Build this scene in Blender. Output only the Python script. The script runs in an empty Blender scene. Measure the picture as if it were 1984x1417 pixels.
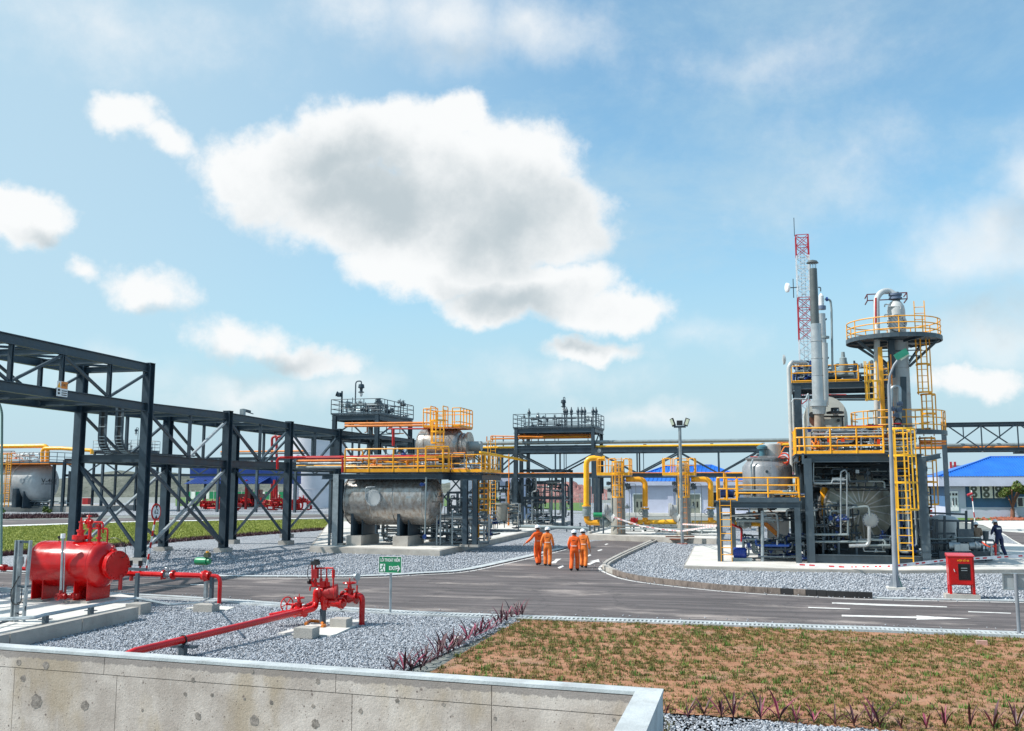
import bpy, math, random
import numpy as np
from mathutils import Vector, Matrix
C = bpy.context
scene = C.scene
COL = scene.collection
rad = math.radians

# ---------------------------------------------------------------- camera
FOC, CX, CY, HOR, CAMH = 1850.0, 992.0, 708.5, 940.0, 3.75
PITCH = math.atan((HOR - CY) / FOC)
CAM = Vector((0, 0, CAMH))
cd = bpy.data.cameras.new('camera'); cam = bpy.data.objects.new('camera', cd); COL.objects.link(cam)
cam.location = CAM; cam.rotation_euler = (math.pi / 2 + PITCH, 0, 0)
cd.sensor_width = 36; cd.lens = 36 * FOC / 1984; cd.clip_start = 0.1; cd.clip_end = 5000
scene.camera = cam
scene.view_settings.view_transform = 'Standard'; scene.view_settings.look = 'None'
scene.view_settings.gamma = 1; scene.view_settings.use_curve_mapping = False
scene.view_settings.exposure = 0.18
scene.cycles.max_bounces = 6; scene.cycles.use_denoising = True

SUN_EL, SUN_AZ = rad(47), rad(-97)          # azimuth measured from +Y towards +X
sunv = Vector((math.sin(SUN_AZ) * math.cos(SUN_EL), math.cos(SUN_AZ) * math.cos(SUN_EL), math.sin(SUN_EL)))
sl = bpy.data.lights.new('sun', 'SUN'); sl.energy = 5.0; sl.angle = rad(0.53); sl.color = (1, .955, .89)
so = bpy.data.objects.new('sun', sl); COL.objects.link(so); so.rotation_euler = (-sunv).to_track_quat('-Z', 'Y').to_euler(); so.location = (0, 0, 60)

sp_, cp_ = math.sin(PITCH), math.cos(PITCH)
def ray(x, y):
    b = CY - y
    return Vector((x - CX, FOC * cp_ - b * sp_, FOC * sp_ + b * cp_))

# ---------------------------------------------------------------- sky
class NT:
    def __init__(s, nt): s.nt = nt; s.n = nt.nodes; s.l = nt.links
    def new(s, t, **k):
        n = s.n.new(t)
        for a, v in k.items(): setattr(n, a, v)
        return n
    def setin(s, n, i, v):
        if isinstance(v, bpy.types.NodeSocket): s.l.new(v, n.inputs[i])
        elif v is not None: n.inputs[i].default_value = v
    def math(s, op, a, b=None, c=None, clamp=False):
        n = s.new('ShaderNodeMath', operation=op, use_clamp=clamp)
        s.setin(n, 0, a); s.setin(n, 1, b)
        if c is not None: s.setin(n, 2, c)
        return n.outputs[0]
    def vmath(s, op, a, b=None, out=0):
        n = s.new('ShaderNodeVectorMath', operation=op)
        s.setin(n, 0, a); s.setin(n, 1, b)
        return n.outputs[out]
    def mix(s, f, a, b, blend='MIX'):
        n = s.new('ShaderNodeMix', data_type='RGBA', blend_type=blend)
        s.setin(n, 0, f); s.setin(n, 6, a); s.setin(n, 7, b)
        return n.outputs[2]
    def mapr(s, v, a, b, c=0.0, d=1.0, smooth=True):
        n = s.new('ShaderNodeMapRange', interpolation_type='SMOOTHSTEP' if smooth else 'LINEAR')
        s.setin(n, 0, v)
        for i, q in enumerate((a, b, c, d)): s.setin(n, i + 1, q)
        return n.outputs[0]
    def noise(s, vec, scale, detail=4, rough=.5, dist=0, out=0):
        n = s.new('ShaderNodeTexNoise')
        s.setin(n, 'Vector', vec); n.inputs['Scale'].default_value = scale; n.inputs['Detail'].default_value = detail
        n.inputs['Roughness'].default_value = rough; n.inputs['Distortion'].default_value = dist
        return n.outputs[out]

world = bpy.data.worlds.new('World'); scene.world = world; world.use_nodes = True
world.node_tree.nodes.clear()
W = NT(world.node_tree)
tc = W.new('ShaderNodeTexCoord').outputs['Generated']
sky = W.new('ShaderNodeTexSky'); sky.sky_type = 'NISHITA'; sky.sun_disc = False
sky.sun_elevation = SUN_EL; sky.sun_rotation = SUN_AZ; sky.air_density = 1.0; sky.dust_density = 1.6; sky.ozone_density = 1.8
SKY_STR = 0.11
dirn = W.vmath('NORMALIZE', tc)
sep = W.new('ShaderNodeSeparateXYZ'); W.l.new(dirn, sep.inputs[0])
az = W.math('ARCTAN2', sep.outputs[0], sep.outputs[1]); el = W.math('ARCSINE', sep.outputs[2])
comb = W.new('ShaderNodeCombineXYZ'); W.l.new(az, comb.inputs[0]); W.l.new(el, comb.inputs[1]); ae = comb.outputs[0]
def azel(x, y):
    d = ray(x, y).normalized(); return math.atan2(d.x, d.y), math.asin(d.z)
# warp coordinates so cloud outlines billow
wn = W.noise(dirn, 14, 5, .58, 0, 1)
wv = W.vmath('MULTIPLY', W.vmath('SUBTRACT', wn, (.5, .5, .5)), (.075, .055, 0))
aew = W.vmath('ADD', ae, wv)
wn2 = W.noise(dirn, 5, 3, .5, 0, 1)
aew2 = W.vmath('ADD', W.vmath('ADD', ae, W.vmath('MULTIPLY', W.vmath('SUBTRACT', wn2, (.5, .5, .5)), (.16, .09, 0))), wv)
def blobs(lst, coord):
    acc = None
    for (x, y, rx, ry, w) in lst:
        a, e = azel(x, y); kx, ky = FOC / rx, FOC / ry
        v = W.vmath('MULTIPLY', W.vmath('SUBTRACT', coord, (a, e, 0)), (kx, ky, 0))
        ln = W.vmath('LENGTH', v, out=1)
        d = W.math('MULTIPLY', W.math('SUBTRACT', 1.0, ln), w)
        acc = d if acc is None else W.math('MAXIMUM', acc, d)
    return acc
cum = blobs([(860, 360, 150, 110, 1), (520, 350, 150, 105, 1), (650, 300, 130, 105, 1), (800, 270, 180, 85, 1), (905, 225, 90, 60, 1), (985, 330, 170, 120, 1), (700, 400, 250, 110, 1),
             (900, 450, 280, 120, 1), (1080, 430, 140, 110, 1), (840, 520, 180, 85, 1), (1060, 560, 170, 80, 1), (1190, 600, 150, 60, .9), (960, 590, 140, 55, .9), (1130, 685, 105, 34, .8),
             (250, 225, 75, 48, .75), (330, 262, 60, 30, .5), (30, 425, 95, 55, .95), (160, 527, 58, 28, .45), (285, 565, 90, 46, .48), (460, 665, 140, 48, .5), (620, 705, 90, 40, .5),
             (1895, 745, 90, 36, .7)], aew)
soft = blobs([(850, 60, 280, 120, 1), (1080, 65, 220, 100, .9), (660, 20, 190, 80, .8), (2010, 350, 130, 130, 1), (1890, 500, 220, 120, .9), (1960, 650, 220, 110, .8), (1240, 790, 170, 40, .8), (430, 740, 150, 45, .7), (600, 755, 190, 50, .7), (170, 700, 260, 60, .6), (1100, 710, 260, 60, .6), (1620, 330, 260, 130, .45), (1350, 640, 120, 60, .5), (250, 60, 330, 110, .55), (1500, 120, 300, 90, .5)], aew2)
n1 = W.noise(dirn, 17, 9, .64)
n2 = W.noise(dirn, 6, 5, .6)
n3 = W.noise(W.vmath('MULTIPLY', dirn, (1, 1, 1.9)), 4.5, 7, .66, .2)
dens = W.math('ADD', cum, W.math('MULTIPLY', W.math('SUBTRACT', n1, .5), .95))
cm = W.math('MAXIMUM', W.mapr(dens, -.06, .36), W.math('MULTIPLY', W.mapr(W.math('ADD', soft, W.math('MULTIPLY', W.math('SUBTRACT', n1, .5), 1.0)), -.05, 1.15), .85))
dark = blobs([(760, 400, 330, 120, 1), (960, 450, 270, 130, 1), (1020, 585, 240, 52, 1), (650, 345, 200, 80, .9), (1150, 655, 160, 26, .8), (45, 465, 100, 26, .8), (480, 695, 170, 34, .7), (300, 600, 100, 22, .6), (1900, 610, 230, 70, .8), (1970, 450, 120, 70, .6), (880, 120, 320, 50, .5)], aew2)
dk = W.mapr(W.math('ADD', dark, W.math('MULTIPLY', W.math('SUBTRACT', W.math('ADD', W.math('MULTIPLY', n1, .5), W.math('MULTIPLY', n2, .6)), .55), 1.5)), -.05, .95)
cloud_col = W.mix(dk, (1.0, 1.0, 1.0, 1), (.56, .63, .67, 1))
# thin veils and haze near the horizon
veil = W.mapr(n3, .34, .78, .10, .62)
hz = W.mapr(el, .0, .34, .96, .08)
left = W.mapr(az, .3, -.5, .0, .78)
th_ = W.math('MAXIMUM', W.math('MAXIMUM', veil, hz), W.math('ADD', left, 0))
skyc = W.new('ShaderNodeVectorMath', operation='SCALE'); W.l.new(sky.outputs[0], skyc.inputs[0]); skyc.inputs[3].default_value = 1.0
tint = W.mix(1.0, skyc.outputs[0], (1.22, 1.74, 1.70, 1), 'MULTIPLY')
hazec = (4.3, 5.75, 6.6, 1)
s1 = W.mix(th_, tint, hazec)
cl = W.mix(1.0, cloud_col, (7.7, 7.85, 7.9, 1), 'MULTIPLY')
s2 = W.mix(cm, s1, cl)
bg = W.new('ShaderNodeBackground'); bg.inputs[1].default_value = SKY_STR
W.l.new(s2, bg.inputs[0]); wo = W.new('ShaderNodeOutputWorld'); W.l.new(bg.outputs[0], wo.inputs[0])

# ---------------------------------------------------------------- places
TH = math.atan((1480 - CX) / (FOC / cp_))
U = Vector((math.sin(TH), math.cos(TH), 0)); V = Vector((math.cos(TH), -math.sin(TH), 0)); Z = Vector((0, 0, 1))
def G(x, y, z=0.0):
    d = ray(x, y); t = (z - CAMH) / d.z
    return CAM + d * t
class Pl:
    """vertical plane through a: 'V' faces the road, 'U' runs away from it"""
    def __init__(s, a, t='V'):
        s.a = a.copy(); s.n = U if t == 'V' else V; s.t = V if t == 'V' else U
    def pt(s, x, y, d=0.0):
        r = ray(x, y); a = s.a + s.n * d
        return CAM + r * ((a - CAM).dot(s.n) / r.dot(s.n))

# ---------------------------------------------------------------- materials
MATS = {}
def mat(name, col=(.5, .5, .5), rough=.5, metal=0.0, var=.12, scale=3.0, bump=0.0, bscale=60, dirt=None, dirt_amt=0, dlo=.52, spec=.5, coat=0, fine=0):
    if name in MATS: return MATS[name]
    m = bpy.data.materials.new(name); m.use_nodes = True; MATS[name] = m
    N = NT(m.node_tree); b = N.n['Principled BSDF']
    tcn = N.new('ShaderNodeNewGeometry').outputs['Position']
    c = (*col, 1)
    ns = N.noise(tcn, scale, 5, .6)
    lo = tuple(x * (1 - var) for x in col) + (1,); hi = tuple(min(1, x * (1 + var)) for x in col) + (1,)
    out = N.mix(N.mapr(ns, .3, .7), lo, hi)
    if fine:
        nf = N.noise(tcn, 90, 2, .6)
        out = N.mix(1.0, out, N.mix(N.mapr(nf, .35, .65), (1 - fine,) * 3 + (1,), (1 + fine,) * 3 + (1,)), 'MULTIPLY')
    if dirt:
        dn = N.noise(N.vmath('MULTIPLY', tcn, (1, 1, .45)), scale * 1.7, 6, .68)
        out = N.mix(N.mapr(dn, dlo, dlo + .22, 0, dirt_amt), out, (*dirt, 1))
    if 'steel' in name or 'paint' in name:
        rnd = N.new('ShaderNodeObjectInfo').outputs['Random']; q_ = N.mapr(rnd, 0, 1, .86, 1.12, False); cb_ = N.new('ShaderNodeCombineColor')
        for i_ in range(3): N.l.new(q_, cb_.inputs[i_])
        out = N.mix(1.0, out, cb_.outputs[0], 'MULTIPLY')
    N.l.new(out, b.inputs['Base Color'])
    b.inputs['Metallic'].default_value = metal
    rn = N.mapr(ns, .2, .8, max(.05, rough - .1), min(1, rough + .1)); N.l.new(rn, b.inputs['Roughness'])
    b.inputs['Specular IOR Level'].default_value = spec
    if coat: b.inputs['Coat Weight'].default_value = coat; b.inputs['Coat Roughness'].default_value = .15
    if bump:
        bn = N.new('ShaderNodeBump'); bn.inputs['Strength'].default_value = bump; bn.inputs['Distance'].default_value = .02
        N.l.new(N.noise(tcn, bscale, 4, .6), bn.inputs['Height']); N.l.new(bn.outputs[0], b.inputs['Normal'])
    return m
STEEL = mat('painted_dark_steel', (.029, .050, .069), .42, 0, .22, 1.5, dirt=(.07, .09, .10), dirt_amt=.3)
STEEL2 = mat('painted_grey_steel', (.055, .082, .104), .45, 0, .18, 1.5, dirt=(.2, .22, .22), dirt_amt=.3)
GALV = mat('galvanised_steel', (.36, .40, .42), .38, .55, .15, 4)
GREYP = mat('grey_pipe_paint', (.25, .30, .31), .4, .1, .12, 2)
YEL = mat('yellow_paint', (.92, .40, .014), .38, 0, .10, 2, dirt=(.5, .16, .01), dirt_amt=.35)
YELL = mat('bright_yellow_paint', (.93, .47, .02), .35, 0, .08, 2)
ORG = mat('orange_paint', (.78, .23, .02), .42, 0, .15, 2)
RED = mat('fire_red_paint', (.56, .004, .005), .24, 0, .16, 2, coat=.1, dirt=(.38, .02, .016), dirt_amt=.5)
REDD = mat('dull_red_paint', (.40, .012, .014), .45, 0, .15, 2)
BLK = mat('black_plastic', (.015, .016, .018), .5)
WHT = mat('white_paint', (.78, .78, .77), .5, 0, .05)
GRN = mat('green_enamel', (.01, .22, .09), .35, 0, .1)
BLUE = mat('blue_enamel', (.01, .045, .20), .4, 0, .15)
ALU = mat('aluminium_cladding', (.42, .44, .45), .36, .5, .10, 2.5, dirt=(.30, .28, .25), dirt_amt=.4, bump=.15, bscale=9)
ALUR = mat('rusty_cladding', (.40, .385, .365), .27, .55, .16, 3.2, dirt=(.20, .12, .07), dirt_amt=.55, dlo=.42, bump=.12, bscale=5)
LGREY = mat('pale_vessel_paint', (.36, .38, .39), .42, .05, .10, 1.5, dirt=(.22, .21, .19), dirt_amt=.35)
BEIGE = mat('beige_vessel_paint', (.29, .28, .245), .5, 0, .12, 1.5, dirt=(.17, .14, .10), dirt_amt=.4)
PALE = mat('pale_steel_vessel', (.52, .53, .52), .4, .1, .1, 1.2, dirt=(.35, .33, .29), dirt_amt=.3)
CONC = mat('concrete', (.40, .375, .34), .85, 0, .15, 1.3, bump=.3, bscale=30, dirt=(.22, .18, .15), dirt_amt=.5, fine=.1)
CONCW = mat('pale_concrete', (.62, .60, .56), .85, 0, .12, .8, bump=.2, bscale=30, dirt=(.40, .36, .32), dirt_amt=.45, fine=.08)
CONCB = mat('blue_grey_concrete', (.46, .49, .50), .85, 0, .16, 1.6, bump=.4, bscale=25, dirt=(.27, .27, .26), dirt_amt=.6, fine=.08)
GLASS = mat('dark_glass', (.01, .012, .015), .12)

# ---------------------------------------------------------------- mesh building
def frame_of(d, up=None):
    d = d.normalized()
    if up is None or abs(d.dot(up)) > .98: up = Z if abs(d.z) < .98 else V
    s = d.cross(up).normalized(); u = s.cross(d).normalized()
    return s, u
class MB:
    def __init__(s): s.v = []; s.f = []; s.m = []; s.mi = 0
    def add(s, vs, fs):
        o = len(s.v); s.v += [tuple(x) for x in vs]; s.f += [tuple(i + o for i in f) for f in fs]; s.m += [s.mi] * len(fs); return s
    def box(s, c, x, y, z, ax=None):
        a, b = ax or (V, U)
        vs = [c + a * (i * x / 2) + b * (j * y / 2) + Z * (k * z / 2) for i in (-1, 1) for j in (-1, 1) for k in (-1, 1)]
        return s.add(vs, [(0, 1, 3, 2), (4, 6, 7, 5), (0, 4, 5, 1), (2, 3, 7, 6), (0, 2, 6, 4), (1, 5, 7, 3)])
    def sweep(s, poly, p0, p1, up=None):
        sd, u = frame_of(p1 - p0, up); n = len(poly)
        vs = [p + sd * a + u * b for p in (p0, p1) for a, b in poly]
        fs = [(i, (i + 1) % n, n + (i + 1) % n, n + i) for i in range(n)] + [tuple(range(n))[::-1], tuple(range(n, 2 * n))]
        return s.add(vs, fs)
    def bar(s, p0, p1, w, h=None, up=None):
        h = h or w; return s.sweep([(-w / 2, -h / 2), (w / 2, -h / 2), (w / 2, h / 2), (-w / 2, h / 2)], p0, p1, up)
    def ib(s, p0, p1, w, h, up=None, t=.035):
        a, b, k = w / 2, h / 2, t * .8
        return s.sweep([(-a, -b), (a, -b), (a, -b + t), (k, -b + t), (k, b - t), (a, b - t), (a, b), (-a, b), (-a, b - t), (-k, b - t), (-k, -b + t), (-a, -b + t)], p0, p1, up)
    def rings(s, cs, n, caps=True, closed=False):
        """cs: list of (centre, side, up, ra, rb)"""
        o = []
        for c, a, b, ra, rb in cs:
            for i in range(n):
                t = 2 * math.pi * i / n; o.append(c + a * (ra * math.cos(t)) + b * (rb * math.sin(t)))
        fs = []; k = len(cs)
        for j in range(k if closed else k - 1):
            q = (j + 1) % k
            for i in range(n): fs.append((j * n + i, j * n + (i + 1) % n, q * n + (i + 1) % n, q * n + i))
        if caps and not closed: fs += [tuple(range(n))[::-1], tuple(range((k - 1) * n, k * n))]
        return s.add(o, fs)
    def cyl(s, p0, p1, r, r2=None, n=12):
        a, b = frame_of(p1 - p0); r2 = r if r2 is None else r2
        return s.rings([(p0, a, b, r, r), (p1, a, b, r2, r2)], n)
    def lathe(s, c, ax, prof, n=24):
        """prof: (distance along axis, radius)"""
        a, b = frame_of(ax); ax = ax.normalized()
        return s.rings([(c + ax * d, a, b, max(r, .001), max(r, .001)) for d, r in prof], n)
    def vessel(s, p0, p1, r, n=32, k=.5, seg=5):
        ax = (p1 - p0); L = ax.length; pr = []
        for i in range(seg + 1):
            t = math.pi / 2 * i / seg; pr.append((-k * r * math.cos(t), r * math.sin(t)))
        for i in range(seg + 1):
            t = math.pi / 2 * i / seg; pr.append((L + k * r * math.sin(t), r * math.cos(t)))
        return s.lathe(p0, ax, pr, n)
    def pipe(s, pts, r, n=8, R=None, seg=4):
        pts = [Vector(p) for p in pts]; path = [pts[0]]
        R = R or r * 3
        for i in range(1, len(pts) - 1):
            a, b, c = pts[i - 1], pts[i], pts[i + 1]
            d1, d2 = (b - a), (c - b)
            if d1.length < 1e-6 or d2.length < 1e-6: continue
            ang = d1.angle(d2, 0)
            if ang < .05: path.append(b); continue
            q = min(R * math.tan(ang / 2), d1.length * .49, d2.length * .49)
            s0, s1 = b - d1.normalized() * q, b + d2.normalized() * q
            for k in range(seg + 1):
                t = k / seg; path.append(s0 * (1 - t) ** 2 + b * (2 * t * (1 - t)) + s1 * t * t)
        path.append(pts[-1]); cs = []; a = None
        for i, p in enumerate(path):
            d = (path[min(i + 1, len(path) - 1)] - path[max(i - 1, 0)])
            if d.length < 1e-9: continue
            d.normalize()
            if a is None: a, b_ = frame_of(d)
            else:
                a = (a - d * a.dot(d))
                a = a.normalized() if a.length > 1e-4 else frame_of(d)[0]
            b = d.cross(a).normalized(); cs.append((p, a, b, r, r))
        return s.rings(cs, n)
    def torus(s, c, ax, R, r, n=20, m=6, sweep=1.0, start=0.0):
        a, b = frame_of(ax); cs = []
        k = n if sweep >= 1 else n + 1
        for i in range(k):
            t = start + 2 * math.pi * sweep * i / n; d = a * math.cos(t) + b * math.sin(t)
            cs.append((c + d * R, d, ax.normalized(), r, r))
        return s.rings(cs, m, caps=sweep < 1, closed=sweep >= 1)
    def prism(s, pts, z0, z1=None):
        """pts ground outline (Vectors); z0 top height, z1 bottom (None for a sheet)"""
        n = len(pts); top = [Vector((p.x, p.y, z0)) for p in pts]
        area = sum(pts[i].x * pts[(i + 1) % n].y - pts[(i + 1) % n].x * pts[i].y for i in range(n))
        if area < 0: top.reverse()
        if z1 is None: return s.add(top, [tuple(range(n))])
        bot = [Vector((p.x, p.y, z1)) for p in top]
        return s.add(top + bot, [tuple(range(n))] + [(i, n + i, n + (i + 1) % n, (i + 1) % n) for i in range(n)])
    def wall(s, poly, nrm, t):
        """flat outline poly given a thickness t along nrm"""
        n = len(poly); vs = list(poly) + [p + nrm * t for p in poly]
        return s.add(vs, [tuple(range(n)), tuple(range(n, 2 * n))[::-1]] + [(i, n + i, n + (i + 1) % n, (i + 1) % n) for i in range(n)])
    def mesh(s, name, mats, org=Vector((0, 0, 0)), smooth=True):
        me = bpy.data.meshes.new(name)
        me.from_pydata([(x - org.x, y - org.y, z - org.z) for x, y, z in s.v], [], s.f)
        for m in (mats if isinstance(mats, (list, tuple)) else [mats]): me.materials.append(m)
        if any(s.m): me.polygons.foreach_set('material_index', s.m)
        if smooth:
            me.shade_smooth(); me.set_sharp_from_angle(angle=.7)
        me.update(); return me
def org_of(par):
    o = Vector((0, 0, 0))
    while par is not None: o += par.location; par = par.parent
    return o
def part(par, name, m, b, label=None, kind=None):
    o = bpy.data.objects.new(name, b.mesh(name, m, org_of(par))); COL.objects.link(o); o.parent = par
    if label: o['label'] = label
    if kind: o['kind'] = kind
    return o
def inst(par, name, me, M):
    """piece that shares mesh data; M is its world matrix, par a thing or a part"""
    o = bpy.data.objects.new(name, me); COL.objects.link(o); o.parent = par
    o.matrix_local = Matrix.Translation(-org_of(par)) @ M
    return o
def thing(name, label, cat, loc, group=None):
    o = bpy.data.objects.new(name, None); COL.objects.link(o); o.location = loc; o.empty_display_size = .3
    o['label'] = label; o['category'] = cat
    if group: o['group'] = group
    return o
def single(name, label, cat, loc, m, b, group=None):
    o = bpy.data.objects.new(name, b.mesh(name, m, Vector(loc))); COL.objects.link(o); o.location = loc
    o['label'] = label; o['category'] = cat
    if group: o['group'] = group
    return o
def struct(name, m, b, kind='structure', label=None):
    o = bpy.data.objects.new(name, b.mesh(name, m)); COL.objects.link(o); o['kind'] = kind
    if label: o['label'] = label
    return o
def align(p0, p1, r=1.0, r2=None):
    """matrix that lays a unit-z piece from p0 to p1 with radial scale r"""
    d = p1 - p0; a, b = frame_of(d); L = d.length; d = d.normalized(); r2 = r if r2 is None else r2
    return Matrix(((a.x * r, b.x * r2, d.x * L, p0.x), (a.y * r, b.y * r2, d.y * L, p0.y), (a.z * r, b.z * r2, d.z * L, p0.z), (0, 0, 0, 1)))
UN = {}
def unit(kind, m):
    k = (kind, m.name)
    if k in UN: return UN[k]
    b = MB(); O = Vector((0, 0, 0))
    if kind == 'rod': b.cyl(O, Z, 1, n=6)
    elif kind == 'drum': b.cyl(O, Z, 1, n=16)
    elif kind == 'bar': b.bar(O, Z, 1, 1, V)
    elif kind == 'hbeam': b.ib(O, Z, 1, 1, V, .14)
    elif kind == 'valve':      # gate valve on a pipe of radius 1 along z, stem towards +y
        Y = Vector((0, 1, 0)); X = Vector((1, 0, 0))
        b.lathe(O - Z * 2.4, Z, [(0, .2), (0, 1.9), (.45, 1.9), (.45, 1.25), (1.3, 1.3), (2.4, 1.8), (3.5, 1.3), (4.35, 1.25), (4.35, 1.9), (4.8, 1.9), (4.8, .2)], 12)
        b.lathe(O + Y * 1, Y, [(0, 1.2), (1.2, 1.1), (1.2, 1.6), (1.6, 1.6), (1.6, .7), (3.2, .5), (3.2, .2), (4.6, .15)], 10)
        b.torus(O + Y * 4.2, Y, 1.9, .22, 14, 5)
        b.bar(O + Y * 4.2 - X * 1.9, O + Y * 4.2 + X * 1.9, .3); b.bar(O + Y * 4.2 - Z * 1.9, O + Y * 4.2 + Z * 1.9, .3, .3, Y)
    elif kind == 'flange': b.lathe(O, Z, [(0, .1), (0, 1.8), (.5, 1.8), (.5, 2.0), (1, 2.0), (1, .1)], 14)
    elif kind == 'wheel':
        b.torus(O, Z, 1, .09, 18, 6); b.cyl(O - Z * .1, O + Z * .1, .2, n=8)
        for i in range(5):
            t = i * math.pi * 2 / 5; b.bar(O, Vector((math.cos(t), math.sin(t), 0)), .1)
    elif kind == 'gauge':
        b.cyl(O, Z * .55, .12, n=6); b.lathe(Z * .8 - Vector((0, .12, 0)), Vector((0, 1, 0)), [(0, .1), (0, .3), (.2, .3), (.2, .1)], 12)
    UN[k] = b.mesh(kind, m); return UN[k]
def rod(par, name, m, p0, p1, r): return inst(par, name, unit('rod', m), align(p0, p1, r))
def valve(par, p, axis, stem, r, m, name='valve'):
    z = axis.normalized(); y = (stem - z * stem.dot(z)).normalized(); x = y.cross(z)
    M = Matrix(((x.x * r, y.x * r, z.x * r, p.x), (x.y * r, y.y * r, z.y * r, p.y), (x.z * r, y.z * r, z.z * r, p.z), (0, 0, 0, 1)))
    return inst(par, name, unit('valve', m), M)
def P(par, m, pts, r, name='pipe', n=8, R=None): return part(par, name, m, MB().pipe(pts, r, n, R))
def H(par, m, p0, p1, w, h=None, name='beam', up=None): return part(par, name, m, MB().ib(p0, p1, w, h or w, up))
def B(par, m, p0, p1, w, h=None, name='brace', up=None): return part(par, name, m, MB().bar(p0, p1, w, h, up))
def railing(par, m, pts, h=1.08, r=.026, step=1.4, rails=(1, .66, .33), toe=.12, closed=False, post_r=None):
    b = MB(); P_ = [Vector(p) for p in pts]; segs = list(zip(P_, P_[1:] + ([P_[0]] if closed else [])))[:len(P_) if closed else len(P_) - 1]
    for f in rails:
        q = [p + Z * h * f for p in P_] + ([P_[0] + Z * h * f] if closed else []); b.pipe(q, r, 6, .12, 3)
    if toe:
        for p, q in segs: b.bar(p + Z * toe / 2, q + Z * toe / 2, .02, toe, Z)
    ra = part(par, 'railing', m, b)
    for i, (p, q) in enumerate(segs):
        k = max(1, round((q - p).length / step))
        for j in range(k + (1 if (i == len(segs) - 1 and not closed) else 0)):
            a = p.lerp(q, j / k); rod(ra, 'post', m, a, a + Z * (h - r), post_r or r * 1.1)
    return ra
def ladder(par, m, base, top, w, side, out, cage=None, step=.32, rr=.016, sr=.035, hoop_step=.9, cw=None, nstr=5, sw=.06):
    """side: unit vector across the rungs; out: unit vector the climber stands on; cage: (z0,z1)"""
    b = MB()
    for s in (-1, 1): b.bar(base + side * (s * w / 2), top + side * (s * w / 2), sr, sr * 1.7, out)
    la = part(par, 'ladder', m, b)
    L = (top - base).length; k = int(L / step)
    for i in range(1, k):
        c = base.lerp(top, i / k); rod(la, 'rung', m, c - side * (w / 2), c + side * (w / 2), rr)
    if cage:
        R = cw or .38; cc = MB(); ax = (top - base).normalized()
        def ctr(z): return base.lerp(top, (z - base.z) / (top.z - base.z))
        arc = [math.pi * (-.02 + 1.04 * i / 12) for i in range(13)]
        def hp(z): 
            c = ctr(z); return [c + side * (w / 2)] + [c + out * (R * .85 + R * math.sin(t)) * 1.0 + side * (R * math.cos(t)) for t in arc] + [c - side * (w / 2)]
        for j in range(nstr):
            t = math.pi * (j + .5) / nstr
            f = lambda z: ctr(z) + out * (R * .85 + R * math.sin(t)) + side * (R * math.cos(t))
            cc.bar(f(cage[0]), f(cage[1]), sw, .018, out)
        cg = part(par, 'safety_cage', m, cc)
        nh = max(2, round((cage[1] - cage[0]) / hoop_step) + 1)
        for j in range(nh):
            hb = MB(); q = hp(cage[0] + (cage[1] - cage[0]) * j / (nh - 1))
            for a, c in zip(q, q[1:]): hb.bar(a, c, .02, .09, Z)
            part(cg, 'hoop', m, hb)
    return la
def poly_np(poly, n, rng):
    P_ = np.array([(p.x, p.y) for p in poly]); lo, hi = P_.min(0), P_.max(0); out = np.zeros((0, 2))
    while len(out) < n:
        q = lo + rng.random((n * 2, 2)) * (hi - lo); ins = np.zeros(len(q), bool); j = len(P_) - 1
        for i in range(len(P_)):
            a, b = P_[i], P_[j]
            c = ((a[1] > q[:, 1]) != (b[1] > q[:, 1])) & (q[:, 0] < (b[0] - a[0]) * (q[:, 1] - a[1]) / (b[1] - a[1] + 1e-12) + a[0])
            ins ^= c; j = i
        out = np.vstack([out, q[ins]])
    return out[:n]
def np_mesh(name, m, verts, tris, kind='stuff', label=None, flat=True):
    me = bpy.data.meshes.new(name); nv, nf = len(verts), len(tris)
    me.vertices.add(nv); me.vertices.foreach_set('co', verts.astype(np.float32).ravel())
    me.loops.add(nf * 3); me.loops.foreach_set('vertex_index', tris.astype(np.int32).ravel())
    me.polygons.add(nf); me.polygons.foreach_set('loop_start', np.arange(nf, dtype=np.int32) * 3)
    me.update(calc_edges=True); me.materials.append(m)
    o = bpy.data.objects.new(name, me); COL.objects.link(o)
    if kind: o['kind'] = kind
    if label: o['label'] = label
    return o
def text(par, s, m, c, xdir, up, size, name='lettering', ext=.002, align='CENTER', sx=1.0):
    cu = bpy.data.curves.new(name, 'FONT'); cu.body = s; cu.size = size; cu.align_x = align; cu.align_y = 'CENTER'; cu.extrude = ext; cu.resolution_u = 3; cu.offset = size * .018
    t = bpy.data.objects.new(name, cu); COL.objects.link(t); dg = C.evaluated_depsgraph_get(); me = bpy.data.meshes.new_from_object(t.evaluated_get(dg)); bpy.data.objects.remove(t)
    me.materials.clear(); me.materials.append(m)
    x = xdir.normalized(); y = up.normalized(); z = x.cross(y)
    M = Matrix(((x.x * sx, y.x, z.x, c.x), (x.y * sx, y.y, z.y, c.y), (x.z * sx, y.z, z.z, c.z), (0, 0, 0, 1)))
    return inst(par, name, me, M)
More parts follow.
